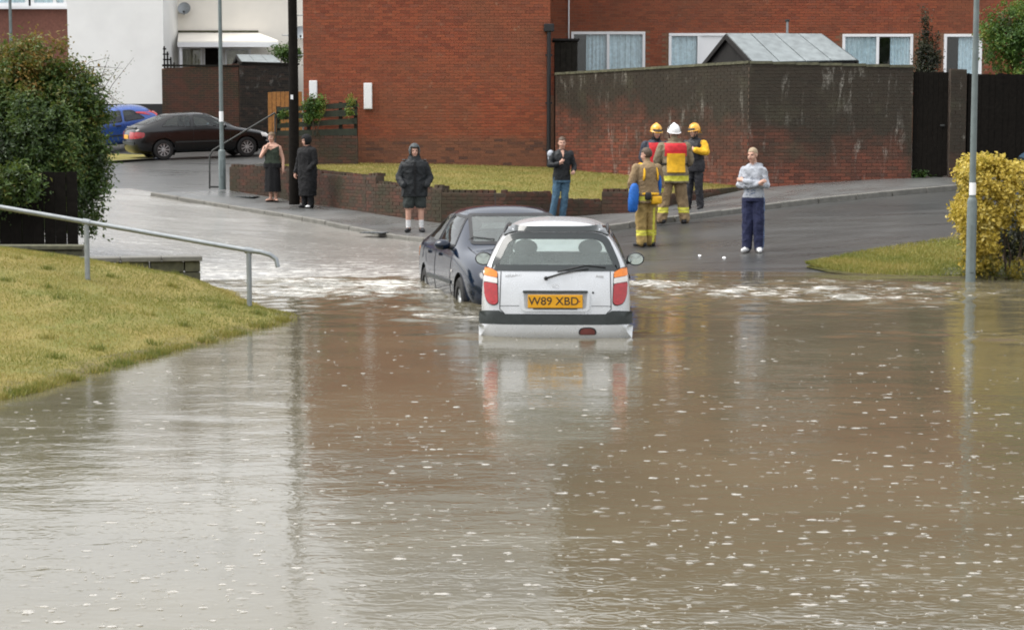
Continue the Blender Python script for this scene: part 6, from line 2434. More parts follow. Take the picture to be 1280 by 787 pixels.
def make_saloon(root, paintmat, glass, L=4.58, Wd=1.78, Ht=1.45, fast=0.0, hubs=9, sub=0.0):
    wb0, wb1, zr = 0.98 * L / 4.58, 3.68 * L / 4.58, 0.31
    me = body_mesh(saloon_rings(0, fast), 0.08, 0.06, (L, Wd, Ht, 0.18), ((wb0, zr, 0.365), (wb1, zr, 0.365)))
    car = Car(root, me, paintmat)
    k = L / 4.58
    car.window('windscreen', [(-0.66, 0.995), (0.66, 0.995), (0.545, 1.365), (-0.545, 1.365)], '+x', M['glass_front'], 0.03, 0.05)
    car.window('rear_window', [(-0.64, 1.07), (0.64, 1.07), (0.53, 1.345), (-0.53, 1.345)], '-x', glass, 0.03, 0.05)
    for ax in ('+y', '-y'):
        car.window('side_window', [(0.95 * k, 1.00), (1.90 * k, 0.975), (1.90 * k, 1.355), (1.44 * k, 1.335), (1.14 * k, 1.20)], ax, glass, 0.022, 0.06)
        car.window('side_window', [(1.99 * k, 0.972), (3.05 * k, 0.955), (2.55 * k, 1.335), (1.99 * k, 1.358)], ax, glass, 0.022, 0.06)
        seam(car, [(1.945 * k, 0.28), (1.945 * k, 0.95)], ax)
        seam(car, [(3.10 * k, 0.32), (3.16 * k, 0.92)], ax)
        seam(car, [(1.22 * k, 0.70), (1.05 * k, 0.93)], ax)
        for hx in (1.30, 2.16):
            car.panel('door_handle', [(hx * k, 0.825), (hx * k + 0.19, 0.822), (hx * k + 0.19, 0.862), (hx * k, 0.865)], ax, paintmat, 0.028, 0.03, 0.012)
        car.panel('side_strip', [(1.36 * k, 0.515), (3.20 * k, 0.505), (3.20 * k, 0.550), (1.36 * k, 0.560)], ax, M['trim'], 0.014, 0.02, 0.008)
        car.panel('sill_strip', [(1.38 * k, 0.215), (3.26 * k, 0.215), (3.26 * k, 0.27), (1.38 * k, 0.27)], ax, M['trim'], 0.010, 0.02, 0.008)
    body = car.finish()
    for (x, z) in ((wb0, zr), (wb1, zr)):
        liner(root, x, z, 0.365, Wd)
        for s in (1, -1): wheel(root, x, s * (Wd / 2 - 0.115), z, 0.312, 0.20, hubs)
    MB().box((2.1 * k, 0, 0.34), (2.2, 1.5, 0.06)).build('cabin_floor', M['upholstery'], root)
    MB().box((3.02 * k, 0, 0.80), (0.40, 1.42, 0.26), bev=0.07).build('dashboard', M['black'], root, True, 40)
    for s in (1, -1):
        seat(root, 2.28 * k, s * 0.38, 0.38, M['upholstery'], True, 0.50)
        seat(root, 1.42 * k, s * 0.36, 0.38, M['upholstery'], True, 0.62)
    for s in (1, -1):
        mirror(root, 2.93 * k, s * (Wd / 2 - 0.05), 0.985, paintmat, s, (0.085, 0.21, 0.135))
    return car


# blue saloon facing the camera, its right flank towards the left of the picture
B_YAW = math.radians(-90 + 11.4)
bsub = 0.40
fw = W(577.6, 374, 102.0)                      # front right wheel at the water line
Lb, Wb = 4.62, 1.80
hx, hy = math.cos(B_YAW), math.sin(B_YAW)
rgt = Vector((hy, -hx))                        # the car's right
lx_ = 3.68 * Lb / 4.58
ox = fw.x - hx * lx_ - rgt.x * (Wb / 2 - 0.06)
oy = fw.y - hy * lx_ - rgt.y * (Wb / 2 - 0.06)
blue = empty('blue_saloon', (ox, oy, -bsub), B_YAW, 'dark blue saloon facing the camera behind the silver hatchback', 'car', rot=(0, math.radians(-1.0), B_YAW))
bc = make_saloon(blue, M['blue'], M['glass_car'], Lb, Wb, 1.465, 0.0, 9)
for s in (1, -1):
    hl_ = bc.panel('headlamp', [(s * 0.40, 0.60), (s * 0.70, 0.63), (s * 0.72, 0.74), (s * 0.42, 0.70)], '+x', M['black'], 0.006, 0.02, 0.03)
    bc.panel('headlamp_lens', [(s * 0.42, 0.615), (s * 0.685, 0.642), (s * 0.70, 0.725), (s * 0.44, 0.69)], '+x', M['lens_clear'], 0.014, 0.012, 0.03, hl_)
bc.panel('grille', [(-0.34, 0.60), (0.34, 0.60), (0.36, 0.69), (-0.36, 0.69)], '+x', M['black'], 0.008, 0.02, 0.03)
bc.panel('front_bumper_strip', [(-0.70, 0.42), (0.70, 0.42), (0.70, 0.50), (-0.70, 0.50)], '+x', M['trim'], 0.016, 0.03, 0.02)
bp_ = bc.panel('number_plate', [(-0.26, 0.44), (0.26, 0.44), (0.26, 0.55), (-0.26, 0.55)], '+x', M['upvc'], 0.022, 0.02, 0.008)
seam(bc, [(-0.70, 0.97), (-0.60, 0.72), (0.60, 0.72), (0.70, 0.97)], '+x', 0.004, 0.001)
bc.panel('fuel_flap', [(0.70, 0.74), (0.88, 0.74), (0.88, 0.90), (0.70, 0.90)], '-y', M['blue'], 0.006, 0.01, 0.03)
# amber-red tail lamp wrapping onto the flank, side repeater
for ax in ('-y', '+y'):
    bc.panel('tail_lamp', [(0.10, 0.72), (0.26, 0.74), (0.30, 0.86), (0.14, 0.90)], ax, M['lens_amber'], 0.008, 0.012, 0.03)
    bc.panel('side_repeater', [(3.24, 0.66), (3.30, 0.66), (3.30, 0.69), (3.24, 0.69)], ax, M['lens_clear'], 0.010, 0.012, 0.008)
bc.panel('tail_lamp', [(0.42, 0.72), (0.70, 0.72), (0.70, 0.90), (0.42, 0.90)], '-x', M['lens_red'], 0.010, 0.012, 0.03)
bc.panel('tail_lamp', [(-0.42, 0.72), (-0.70, 0.72), (-0.70, 0.90), (-0.42, 0.90)], '-x', M['lens_red'], 0.010, 0.012, 0.03)
q = bc.hit('+z', 1.55, 0.0)[0]
MB().tube([q, q + Vector((-0.06, 0, 0.20))], [0.006, 0.003], 6).build('aerial', M['black'], blue)
for s in (-0.35, 0.30):
    a = [bc.hit('+z', 3.30, s)[0], bc.hit('+z', 3.18, s - 0.25)[0], bc.hit('+z', 3.12, s - 0.50)[0]]
    MB().tube([p + Vector((0, 0, 0.02)) for p in a], 0.008, 6).build('wiper', M['black'], blue)

# dark saloon parked on the far side, tail to the left, nose to the right and away
rwP, fwP = W(205, 200, 41), W(302, 190, 38.7)
Lk, Wk = 4.45, 1.72
d = Vector((fwP.x - rwP.x, fwP.y - rwP.y))
K_YAW = math.atan2(d.y, d.x)
K_YAW = math.radians(24)
hx, hy = math.cos(K_YAW), math.sin(K_YAW)
rgt = Vector((hy, -hx))
wb0 = 0.98 * Lk / 4.58
ox = rwP.x - hx * wb0 - rgt.x * (Wk / 2 - 0.06)
oy = rwP.y - hy * wb0 - rgt.y * (Wk / 2 - 0.06)


def on_slope(ox, oy, yaw, L, Wd, w0=0.98, w1=3.68):
    """height, pitch and roll of a car standing on the road sheet"""
    hx, hy = math.cos(yaw), math.sin(yaw)
    g = lambda x, y: G(ox + hx * x - hy * y, oy + hy * x + hx * y) - KERB
    zr = (g(w0, Wd / 2 - 0.1) + g(w0, -Wd / 2 + 0.1)) / 2
    zf = (g(w1, Wd / 2 - 0.1) + g(w1, -Wd / 2 + 0.1)) / 2
    roll = math.atan2((g(2.2, Wd / 2) - g(2.2, -Wd / 2)), Wd)
    pitch = math.atan2(zf - zr, w1 - w0)
    return zr - w0 * math.tan(pitch), pitch, roll


z0, pit, rol = on_slope(ox, oy, K_YAW, Lk, Wk)
dark = empty('black_saloon', (ox, oy, z0 + 0.005), K_YAW, 'black saloon with silver hubcaps parked beyond the far handrail', 'car', rot=(rol, -pit, K_YAW))
kc = make_saloon(dark, M['blackpaint'], M['glass_car'], Lk, Wk, 1.42, 0.28, 9)
for s in (1, -1):
    kc.panel('tail_lamp', [(s * 0.36, 0.66), (s * 0.67, 0.66), (s * 0.69, 0.86), (s * 0.40, 0.88)], '-x', M['lens_red'], 0.012, 0.015, 0.04)
for ax in ('-y', '+y'):
    kc.panel('tail_lamp', [(0.07, 0.66), (0.36, 0.70), (0.40, 0.84), (0.12, 0.88)], ax, M['lens_red'], 0.012, 0.015, 0.05)
    kc.panel('headlamp', [(4.08, 0.62), (4.26, 0.60), (4.26, 0.70), (4.05, 0.74)], ax, M['lens_clear'], 0.010, 0.015, 0.03)
kc.panel('number_plate', [(-0.26, 0.66), (0.26, 0.66), (0.26, 0.78), (-0.26, 0.78)], '-x', M['plate_yellow'], 0.012, 0.015, 0.01)
kc.panel('bumper_strip', [(-0.70, 0.50), (0.70, 0.50), (0.70, 0.575), (-0.70, 0.575)], '-x', M['trim'], 0.03, 0.04, 0.02)
kc.panel('boot_spoiler', [(-0.60, 0.965), (0.60, 0.965), (0.60, 0.995), (-0.60, 0.995)], '-x', M['blackpaint'], 0.04, 0.05, 0.01)
for s in (1, -1):
    kc.panel('headlamp', [(s * 0.40, 0.60), (s * 0.68, 0.62), (s * 0.70, 0.72), (s * 0.42, 0.70)], '+x', M['lens_clear'], 0.01, 0.015, 0.03)

def make_round_hatch(root, paintmat, glass):
    """a lower hatchback with an arched roof falling towards the tail"""
    z = (0.34, 0.52, 0.86)
    R = [ring(0.02, 0.735, z, None, (0.50, 1.29, 1.36), [0.10, 0.05, 0.0, 0.0, 0.06, 0.12, 0.42, 0.46, 0.48], 0.24, (0.712, 1.02)),
         ring(0.16, 0.748, z, None, (0.53, 1.345, 1.41), [0, 0, 0, 0, 0.03, 0.08, 0.36, 0.40, 0.42], 0.22, (0.722, 1.01)),
         ring(0.85, 0.752, z, None, (0.55, 1.42, 1.485), None, 0.20, (0.728, 0.985)),
         ring(1.35, 0.752, z, None, (0.56, 1.44, 1.505), None, 0.20, (0.728, 0.965)),
         ring(1.85, 0.752, z, None, (0.54, 1.40, 1.465), None, 0.20, (0.725, 0.95)),
         ring(2.72, 0.748, z, 0.96, None, None, 0.20, (0.715, 0.92)),
         ring(3.10, 0.738, (0.34, 0.5, 0.74), 0.86, None, None, 0.20, (0.69, 0.82)),
         ring(3.36, 0.70, (0.34, 0.48, 0.62), 0.72, None, None, 0.22, (0.63, 0.69)),
         ring(3.42, 0.62, (0.36, 0.46, 0.56), 0.66, None, None, 0.26, (0.55, 0.63))]
    me = body_mesh(R, 0.05, 0.03, (3.44, 1.505, 1.50, 0.20), ((0.62, 0.27, 0.315), (2.86, 0.27, 0.315)))
    car = Car(root, me, paintmat)
    car.window('rear_window', [(-0.60, 1.04), (0.60, 1.04), (0.48, 1.32), (-0.48, 1.32)], '-x', glass, 0.04, 0.06, M['frit'])
    car.window('windscreen', [(-0.58, 1.00), (0.58, 1.00), (0.46, 1.36), (-0.46, 1.36)], '+x', M['glass_front'], 0.035, 0.05)
    for ax in ('+y', '-y'):
        car.window('side_window', [(0.62, 1.05), (1.28, 1.00), (1.28, 1.38), (0.98, 1.365)], ax, glass, 0.02, 0.07)
        car.window('side_window', [(1.35, 0.995), (2.42, 0.96), (1.92, 1.345), (1.35, 1.385)], ax, glass, 0.02, 0.06)
        seam(car, [(1.315, 0.32), (1.315, 0.97)], ax)
        seam(car, [(2.40, 0.34), (2.46, 0.93)], ax)
        car.panel('door_handle', [(1.40, 0.86), (1.56, 0.86), (1.56, 0.90), (1.40, 0.90)], ax, M['black'], 0.02, 0.02, 0.01)
        car.panel('side_strip', [(0.98, 0.54), (2.45, 0.53), (2.45, 0.58), (0.98, 0.59)], ax, M['trim'], 0.012, 0.02, 0.01)
    car.finish()
    return car


# bright blue hatchback behind it, tail to the right
P = W(193, 184, 37.4)
H_YAW = math.radians(180 + 24)
z0, pit, rol = on_slope(P.x, P.y + 0.8, H_YAW, 3.9, 1.65, 0.6, 2.9)
bh = empty('blue_hatchback', (P.x + 0.15, P.y + 0.8, z0), H_YAW, 'bright blue hatchback parked beyond the black saloon', 'car', rot=(rol, -pit, H_YAW))
hc2 = make_round_hatch(bh, M['bright_blue'], M['glass_car'])
bh.scale = (1.10, 1.08, 0.97)
for s in (1, -1):
    f = lambda pts: [(s * a, b) for a, b in pts]
    hc2.panel('tail_lamp', f([(0.56, 0.95), (0.68, 0.95), (0.62, 1.28), (0.50, 1.30)]), '-x', M['lens_red'], 0.012, 0.015, 0.03)
for ax in ('+y', '-y'):
    hc2.panel('tail_lamp', [(0.10, 1.00), (0.20, 1.00), (0.34, 1.20), (0.24, 1.22)], ax, M['lens_red'], 0.012, 0.015, 0.03)
hc2.panel('number_plate', [(-0.26, 0.66), (0.26, 0.66), (0.26, 0.78), (-0.26, 0.78)], '-x', M['plate_yellow'], 0.012, 0.015, 0.01)
for (x, z) in ((0.62, 0.27), (2.86, 0.27)):
    liner(bh, x, z, 0.315, 1.505)
    for s in (1, -1): wheel(bh, x, s * 0.655, z, 0.265, 0.155, 8)
for s in (1, -1):
    mirror(bh, 2.02, s * 0.735, 1.06, M['bright_blue'], s, (0.085, 0.165, 0.135))

# the corner of a blue car showing past the hedge at the right edge
P = W(1268, 216, 60)
R_YAW = math.radians(8)
z0, pit, rol = on_slope(P.x, P.y, R_YAW, 3.9, 1.65, 0.6, 2.9)
rc_ = empty('blue_car', (P.x, P.y, z0 - 0.75), R_YAW, 'blue car whose roof just shows above the golden hedge', 'car', rot=(rol, -pit, R_YAW))
M['steel_blue'] = paint('steel_blue_paint', (0.06, 0.11, 0.17), 0.3, 0.3, 0.6, 0.1)
hc3, _ = make_hatch(rc_, M['steel_blue'], M['glass_car'])
for (x, z) in ((0.62, 0.27), (2.86, 0.27)):
    for s in (1, -1): wheel(rc_, x, s * 0.655, z, 0.265, 0.155, 8)

# ================================================================ PEOPLE
# local frame: facing -y (towards the camera when the root is not turned), x to the picture's right, origin between the feet
def V3(*a):
    return Vector(a)


class Fig:
    def __init__(self):
        self.mb = MB()
        self.tags = []           # one per vertex
        self.names = []

    def _t(self, tag_):
        self.tags += [tag_] * (len(self.mb.v) - len(self.tags))

    def limb(self, pts, rs, tag_, n=12):
        # densify, so that nearest-vertex tagging is exact
        P, R = [], []
        for i in range(len(pts) - 1):
            a, b = Vector(pts[i]), Vector(pts[i + 1])
            m = max(2, int((b - a).length / 0.02))
            for k in range(m):
                P.append(a.lerp(b, k / m))
                R.append(rs[i] + (rs[i + 1] - rs[i]) * k / m)
        P.append(Vector(pts[-1]))
        R.append(rs[-1])
        # smooth joints a little
        for _ in range(2):
            P = [P[0]] + [(P[i - 1] + P[i] * 2 + P[i + 1]) / 4 for i in range(1, len(P) - 1)] + [P[-1]]
        self.mb.tube(P, R, n)
        self._t(tag_)
        for p, r in ((P[0], R[0]), (P[-1], R[-1])):
            self.mb.ell(p, (r, r, r), 10, 8)
            self._t(tag_)

    def ell(self, c, r, tag_, M_=None):
        self.mb.ell(c, r, 16, 12, 0, M_)
        self._t(tag_)

    def torso(self, rings, tag_fn, n=28):
        """rings: (z, rx, ry, xo, yo)"""
        R = []
        zs = [q[0] for q in rings]
        m = int((zs[-1] - zs[0]) / 0.018)
        for k in range(m + 1):
            z = zs[0] + (zs[-1] - zs[0]) * k / m
            v = [float(np.interp(z, zs, [q[j] for q in rings])) for j in range(1, 5)]
            R.append((z, v))
        rg = [[(v[2] + v[0] * math.copysign(abs(math.cos(a)) ** 0.85, math.cos(a)), v[3] + v[1] * math.copysign(abs(math.sin(a)) ** 0.85, math.sin(a)), z) for a in np.linspace(0, 2 * math.pi, n + 1)[:-1]] for z, v in R]
        b = len(self.mb.v)
        self.mb.loft(rg)
        for (z, v) in R:
            self.tags += [tag_fn(z)] * n

    def hand(self, wrist, d, palm_n, tag_='skin', curl=0.5, s=1.0):
        """palm, four unequal bent fingers and a thumb; d: direction of the hand, palm_n: palm normal"""
        d, n = Vector(d).normalized(), Vector(palm_n).normalized()
        side = d.cross(n).normalized()
        w = Vector(wrist)
        k0 = w + d * 0.085 * s
        self.limb([w, w + d * 0.045 * s, k0], [0.026 * s, 0.031 * s, 0.030 * s], tag_, 10)
        for j, (off, ln) in enumerate(((-0.028, 0.070), (-0.009, 0.080), (0.010, 0.075), (0.028, 0.058))):
            b = k0 + side * off * s
            p1 = b + (d * math.cos(curl * 0.5) + n * math.sin(curl * 0.5)) * ln * 0.45 * s
            p2 = p1 + (d * math.cos(curl * 1.4) + n * math.sin(curl * 1.4)) * ln * 0.35 * s
            p3 = p2 + (d * math.cos(curl * 2.2) + n * math.sin(curl * 2.2)) * ln * 0.25 * s
            self.limb([b - d * 0.015, p1, p2, p3], [0.0105 * s, 0.0095 * s, 0.0088 * s, 0.0078 * s], tag_, 7)
        t0 = w + d * 0.025 * s - side * 0.026 * s
        t1 = t0 + (d * 0.7 - side * 0.7 + n * 0.3).normalized() * 0.035 * s
        t2 = t1 + (d * 0.95 - side * 0.25 + n * 0.35).normalized() * 0.030 * s
        self.limb([t0, t1, t2], [0.0125 * s, 0.0105 * s, 0.0085 * s], tag_, 7)

    def head(self, c, yaw=0.0, pitch=0.0, s=1.0, neck_from=None, neck_tag='skin'):
        c = Vector(c)
        Mh = Matrix.Translation(c) @ Matrix.Rotation(yaw, 4, 'Z') @ Matrix.Rotation(pitch, 4, 'X') @ Matrix.Scale(s, 4)
        self.Mh = Mh
        e = lambda cc, r: self.ell(cc, r, 'skin', Mh)
        e((0, 0.012, 0.022), (0.074, 0.092, 0.095))          # skull
        e((0, -0.028, -0.035), (0.062, 0.062, 0.080))        # face
        e((0, -0.050, -0.088), (0.036, 0.034, 0.030))        # chin
        e((0, -0.086, -0.018), (0.012, 0.022, 0.030))        # nose
        e((0, -0.098, -0.032), (0.013, 0.012, 0.010))
        e((0, -0.070, 0.024), (0.050, 0.020, 0.012))         # brow
        for sx in (-1, 1):
            e((sx * 0.075, 0.008, -0.012), (0.010, 0.020, 0.030))   # ears
            e((sx * 0.036, -0.058, -0.038), (0.026, 0.026, 0.026))  # cheeks
        e((0, -0.082, -0.062), (0.026, 0.012, 0.010))        # mouth
        nk = Vector(neck_from) if neck_from else c + Vector((0, 0.02, -0.20))
        self.limb([nk, Mh @ Vector((0, 0.012, -0.06))], [0.060, 0.052], neck_tag, 14)

    def foot(self, ankle, yaw, tag_, L=0.26, w=0.043, h=0.075):
        a = Vector(ankle)
        f = Vector((math.sin(yaw), -math.cos(yaw), 0))
        z0 = a.z - 0.085
        self.limb([(a.x - f.x * 0.06, a.y - f.y * 0.06, z0 + 0.042), (a.x + f.x * 0.05, a.y + f.y * 0.05, z0 + 0.046), (a.x + f.x * (L - 0.11), a.y + f.y * (L - 0.11), z0 + 0.035)], [0.040, 0.046, 0.036], tag_, 12)
        self.limb([a, (a.x, a.y, z0 + 0.05)], [h * 0.62, h * 0.62], tag_, 12)

    def build(self, name, root, mats, override=None, voxel=0.0095):
        """union the pieces into one continuous skin and colour it by the nearest piece"""
        me = bpy.data.meshes.new(name)
        me.from_pydata(self.mb.v, [], self.mb.f)
        o = bpy.data.objects.new(name, me)
        link(o)
        r = o.modifiers.new('r', 'REMESH')
        r.mode = 'VOXEL'
        r.voxel_size = voxel
        sm = o.modifiers.new('s', 'SMOOTH')
        sm.factor = 0.5
        sm.iterations = 3
        me2 = evaluated(o)
        bpy.data.objects.remove(o)
        # creases in the cloth
        tmp = KDTree(len(self.mb.v))
        for i, p in enumerate(self.mb.v): tmp.insert(p, i)
        tmp.balance()
        seed_ = random.uniform(0, 50)
        nv_ = len(me2.vertices)
        co_, no_ = np.empty(nv_ * 3), np.empty(nv_ * 3)
        me2.vertices.foreach_get('co', co_)
        me2.vertices.foreach_get('normal', no_)
        co_, no_ = co_.reshape(-1, 3), no_.reshape(-1, 3)
        for i in range(nv_):
            c = Vector(co_[i])
            t_ = self.tags[tmp.find(c)[1]]
            if t_.startswith('skin') or t_ in ('shoe', 'boot', 'glove'): continue
            a = 1.0 - abs(noise3(Vector((c.x * 9 + seed_, c.y * 9, c.z * 7 + 2.5 * abs(c.x))))) * 2.0
            b_ = noise3(Vector((c.x * 20, c.y * 20 + seed_, c.z * 26 + 9 * c.x)))
            co_[i] += no_[i] * (0.011 * (a - 0.45) + 0.005 * b_)
        me2.vertices.foreach_set('co', co_.ravel())
        me2.update()
        kd = KDTree(len(self.mb.v))
        for i, p in enumerate(self.mb.v): kd.insert(p, i)
        kd.balance()
        keys = list(mats)
        for k in keys: me2.materials.append(mats[k])
        ix = {k: i for i, k in enumerate(keys)}
        Mi = self.Mh.inverted() if hasattr(self, 'Mh') else None
        eye = [Vector((sx * 0.031, -0.078, 0.006)) for sx in (-1, 1)]
        for p in me2.polygons:
            c = p.center
            t_ = self.tags[kd.find(c)[1]]
            if override: t_ = override(t_, c) or t_
            if t_ == 'skin' and Mi is not None:
                q = Mi @ c
                if q.y < -0.05:
                    if min((q - e).length for e in eye) < 0.0135: t_ = 'eye'
                    elif abs(q.z + 0.062) < 0.008 and abs(q.x) < 0.026: t_ = 'lip'
            p.material_index = ix.get(t_, 0)
            p.use_smooth = True
        ob = bpy.data.objects.new(name, me2)
        link(ob, root)
        return ob


def base_rings(bx=0.0, by=0.0, hips=0.0, hem=0.84):
    """(z, rx, ry, xo, yo) of a clothed standing torso, bulk bx/by added"""
    return [(hem, 0.165 + bx + hips, 0.118 + by, 0, 0.005), (0.95, 0.170 + bx + hips, 0.122 + by, 0, 0.005), (1.06, 0.150 + bx, 0.112 + by, 0, 0), (1.20, 0.160 + bx, 0.118 + by, 0, -0.004),
            (1.33, 0.182 + bx, 0.122 + by, 0, -0.002), (1.41, 0.178 + bx * 0.8, 0.108 + by * 0.8, 0, 0.005), (1.46, 0.125 + bx * 0.5, 0.085 + by * 0.5, 0, 0.010), (1.50, 0.066, 0.062, 0, 0.014)]


def legs(fig, kneeL, ankL, kneeR, ankR, tag_, r=(0.098, 0.075, 0.060), foot_tag='shoe', yawL=0.15, yawR=-0.15, flare=0.0, lower_tag=None):
    for sx, kn, an, yw_ in ((1, kneeL, ankL, yawL), (-1, kneeR, ankR, yawR)):
        hip = Vector((sx * 0.088, 0.005, 0.90))
        fig.limb([hip, kn], [r[0], r[1]], tag_)
        fig.limb([kn, Vector(an)], [r[1], r[2] + flare], lower_tag or tag_)
        fig.foot(an, yw_, foot_tag)


def shell_head(fig, root, name, mat, r, c=(0, 0.012, 0.022), cut=None, noise=0.0, nu=36, nv=24, th=0.008):
    """a cap following the skull (hair, hood); cut(p) keeps a vertex when true (head space)"""
    vs_, keep = [], []
    for j in range(nv + 1):
        th_ = math.pi * j / nv
        for i in range(nu):
            ph = 2 * math.pi * i / nu
            q = Vector((c[0] + r[0] * math.sin(th_) * math.cos(ph), c[1] + r[1] * math.sin(th_) * math.sin(ph), c[2] + r[2] * math.cos(th_)))
            if noise: q = q * (1 + noise * math.sin(i * 2.7 + j * 1.3) * math.cos(j * 2.1 + i))
            vs_.append(q)
            keep.append(cut(q) if cut else True)
    fs = []
    for j in range(nv):
        for i in range(nu):
            f = (j * nu + i, (j + 1) * nu + i, (j + 1) * nu + (i + 1) % nu, j * nu + (i + 1) % nu)
            if all(keep[k] for k in f): fs.append(f)
    mb = MB()
    n = len(vs_)
    cc = Vector(c)
    inner = [cc + (q - cc) * (1 - th / 0.09) for q in vs_]
    edges = {}
    for f in fs:
        for a, b in zip(f, f[1:] + f[:1]): edges[(a, b)] = True
    rim = [(a, b) for (a, b) in edges if (b, a) not in edges]
    mb.add(vs_ + inner, fs + [tuple(k + n for k in f[::-1]) for f in fs] + [(a, b, b + n, a + n) for a, b in rim], 0, fig.Mh)
    return mb.build(name, mat, root, True, 60)


def helmet(fig, root, mat, visor=True, stripe=None):
    """fire helmet: deep shell, brim, raised comb, visor and chin strap"""
    h = shell_head(fig, root, 'helmet', mat, (0.112, 0.135, 0.128), (0, 0.012, 0.040), lambda q: q.z > (0.035 if q.y < -0.03 else -0.045 if q.y > 0.03 else 0.0), th=0.012)
    mb = MB()
    rg = []
    for (k, dz, ex) in ((0, 0.0, 1.0), (1, -0.012, 1.14), (2, -0.016, 1.15), (3, -0.008, 1.0)):
        rg.append([(math.cos(a) * 0.112 * ex, 0.012 + math.sin(a) * 0.135 * ex, (0.038 + (-0.070 if math.sin(a) > 0 else -0.012) * abs(math.sin(a))) + dz) for a in np.linspace(0, 2 * math.pi, 41)[:-1]])
    mb.loft(rg, 0, fig.Mh, cap=False)
    mb.build('brim', mat, h, True, 60)
    cb = MB()
    P = [(0, 0.012 - 0.137 * math.cos(a), 0.040 + 0.130 * math.sin(a)) for a in np.linspace(0.35, 2.6, 14)]
    cb.tube(P, [0.008] + [0.014] * 12 + [0.008], 8, 0, fig.Mh)
    cb.build('comb', mat, h, True)
    if visor:
        vb = MB()
        A = [(math.sin(a) * 0.116, 0.012 - math.cos(a) * 0.142, 0.078) for a in np.linspace(-1.1, 1.1, 14)]
        B = [(x * 1.02, y * 1.04 - 0.006, 0.040) for x, y, z in A]
        vb.add(A + B, [(k, k + 1, 15 + k, 14 + k) for k in range(13)], 0, fig.Mh)
        vb.build('visor', M['visor'], h, True)
    if stripe:
        sb_ = MB()
        for yy in (0.05,):
            P = [(0.114 * math.cos(a), yy + 0.02 * math.sin(a), 0.045 + 0.122 * math.sin(a)) for a in np.linspace(0.15, 1.25, 10)]
            sb_.tube(P, 0.007, 6, 0, fig.Mh)
        sb_.build('marking', stripe, h)
    sp = MB()
    sp.tube([(-0.085, -0.01, 0.02), (-0.060, -0.055, -0.10), (0, -0.078, -0.125), (0.060, -0.055, -0.10), (0.085, -0.01, 0.02)], 0.008, 6, 0, fig.Mh)
    sp.build('chin_strap', M['black'], h)
    return h


def coat_panel(fig_root, name, mat, zs, half, fy, th=0.012, n=10, curve=0.03, x0=0.0):
    """a padded panel that lies over the torso: zs = (z0, z1), half width, fy(x, z) -> y of the body surface"""
    mb = MB()
    m = 10
    A, B = [], []
    s = 1 if fy(0, zs[0]) > 0 else -1
    for j in range(m + 1):
        z = zs[0] + (zs[1] - zs[0]) * j / m
        for i in range(n + 1):
            x = x0 - half + 2 * half * i / n
            y = fy(x, z)
            A.append((x, y + s * th, z))
            B.append((x, y - s * 0.02, z))
    N = len(A)
    fs = []
    for j in range(m):
        for i in range(n):
            a = j * (n + 1) + i
            fs += [(a, a + 1, a + n + 2, a + n + 1), (N + a, N + a + n + 1, N + a + n + 2, N + a + 1)]
    rim = [i for i in range(n + 1)] + [j * (n + 1) + n for j in range(1, m + 1)] + [m * (n + 1) + i for i in range(n - 1, -1, -1)] + [j * (n + 1) for j in range(m - 1, 0, -1)]
    for a, b in zip(rim, rim[1:] + rim[:1]): fs.append((a, b, N + b, N + a))
    mb.add(A + B, fs)
    return mb.build(name, mat, fig_root, True, 50)


def surf(rings, sign, add=0.0):
    zs = [q[0] for q in rings]

    def fy(x, z):
        rx = float(np.interp(z, zs, [q[1] for q in rings]))
        ry = float(np.interp(z, zs, [q[2] for q in rings]))
        yo = float(np.interp(z, zs, [q[4] for q in rings]))
        t_ = min(0.97, abs(x) / rx)
        return yo + sign * ry * (1 - t_ ** 2.35) ** (1 / 2.35) + sign * add
    return fy


M['visor'] = plain('smoked_visor', (0.06, 0.055, 0.04), 0.15, 0.1, 5, 0)
M['hair_brown'] = plain('hair_brown', (0.085, 0.055, 0.035), 0.6, 0.5, 60, 0.6)
M['hair_fair'] = plain('hair_fair', (0.34, 0.26, 0.17), 0.65, 0.3, 60, 0.4)
M['hair_mid'] = plain('hair_mid_brown', (0.14, 0.09, 0.05), 0.6, 0.4, 60, 0.6)
M['hoodie'] = cloth('pale_grey_fleece', (0.36, 0.38, 0.42))
M['navy'] = cloth('navy_tracksuit', (0.020, 0.024, 0.060))
M['pipe_blue'] = cloth('blue_piping', (0.10, 0.14, 0.24))
M['white_shoe'] = cloth('white_leather', (0.68, 0.68, 0.68), 0.5, 0.2)
M['black_cloth'] = cloth('black_cloth', (0.008, 0.008, 0.009))
M['dark_jacket'] = cloth('black_jacket', (0.010, 0.012, 0.014), 0.6)
M['grey_hood'] = cloth('grey_wet_hood', (0.060, 0.072, 0.076), 0.6, 1.0)
M['jeans'] = cloth('blue_jeans', (0.055, 0.11, 0.165))
M['shorts'] = cloth('dark_green_shorts', (0.030, 0.036, 0.034))
M['sock'] = cloth('white_sock', (0.66, 0.66, 0.66))
M['black_shoe'] = cloth('black_shoe', (0.016, 0.016, 0.018), 0.45, 0.2)
M['olive_top'] = cloth('dark_olive_top', (0.034, 0.046, 0.032))
M['tan'] = cloth('tan_fire_kit', (0.235, 0.165, 0.092))
M['tan_yellow'] = cloth('yellowed_fire_trousers', (0.31, 0.215, 0.078))
M['tan2'] = cloth('grey_tan_fire_kit', (0.185, 0.150, 0.098))
M['lime'] = plain('reflective_lime', (0.56, 0.53, 0.055), 0.5, 0.15, 30, 0.05)
M['hivis_yellow'] = cloth('hi_vis_yellow', (0.72, 0.40, 0.020), 0.7, 0.4)
M['hivis_red'] = cloth('tabard_red', (0.52, 0.022, 0.030), 0.7, 0.4)
M['drysuit'] = cloth('dark_drysuit', (0.018, 0.018, 0.022), 0.5)
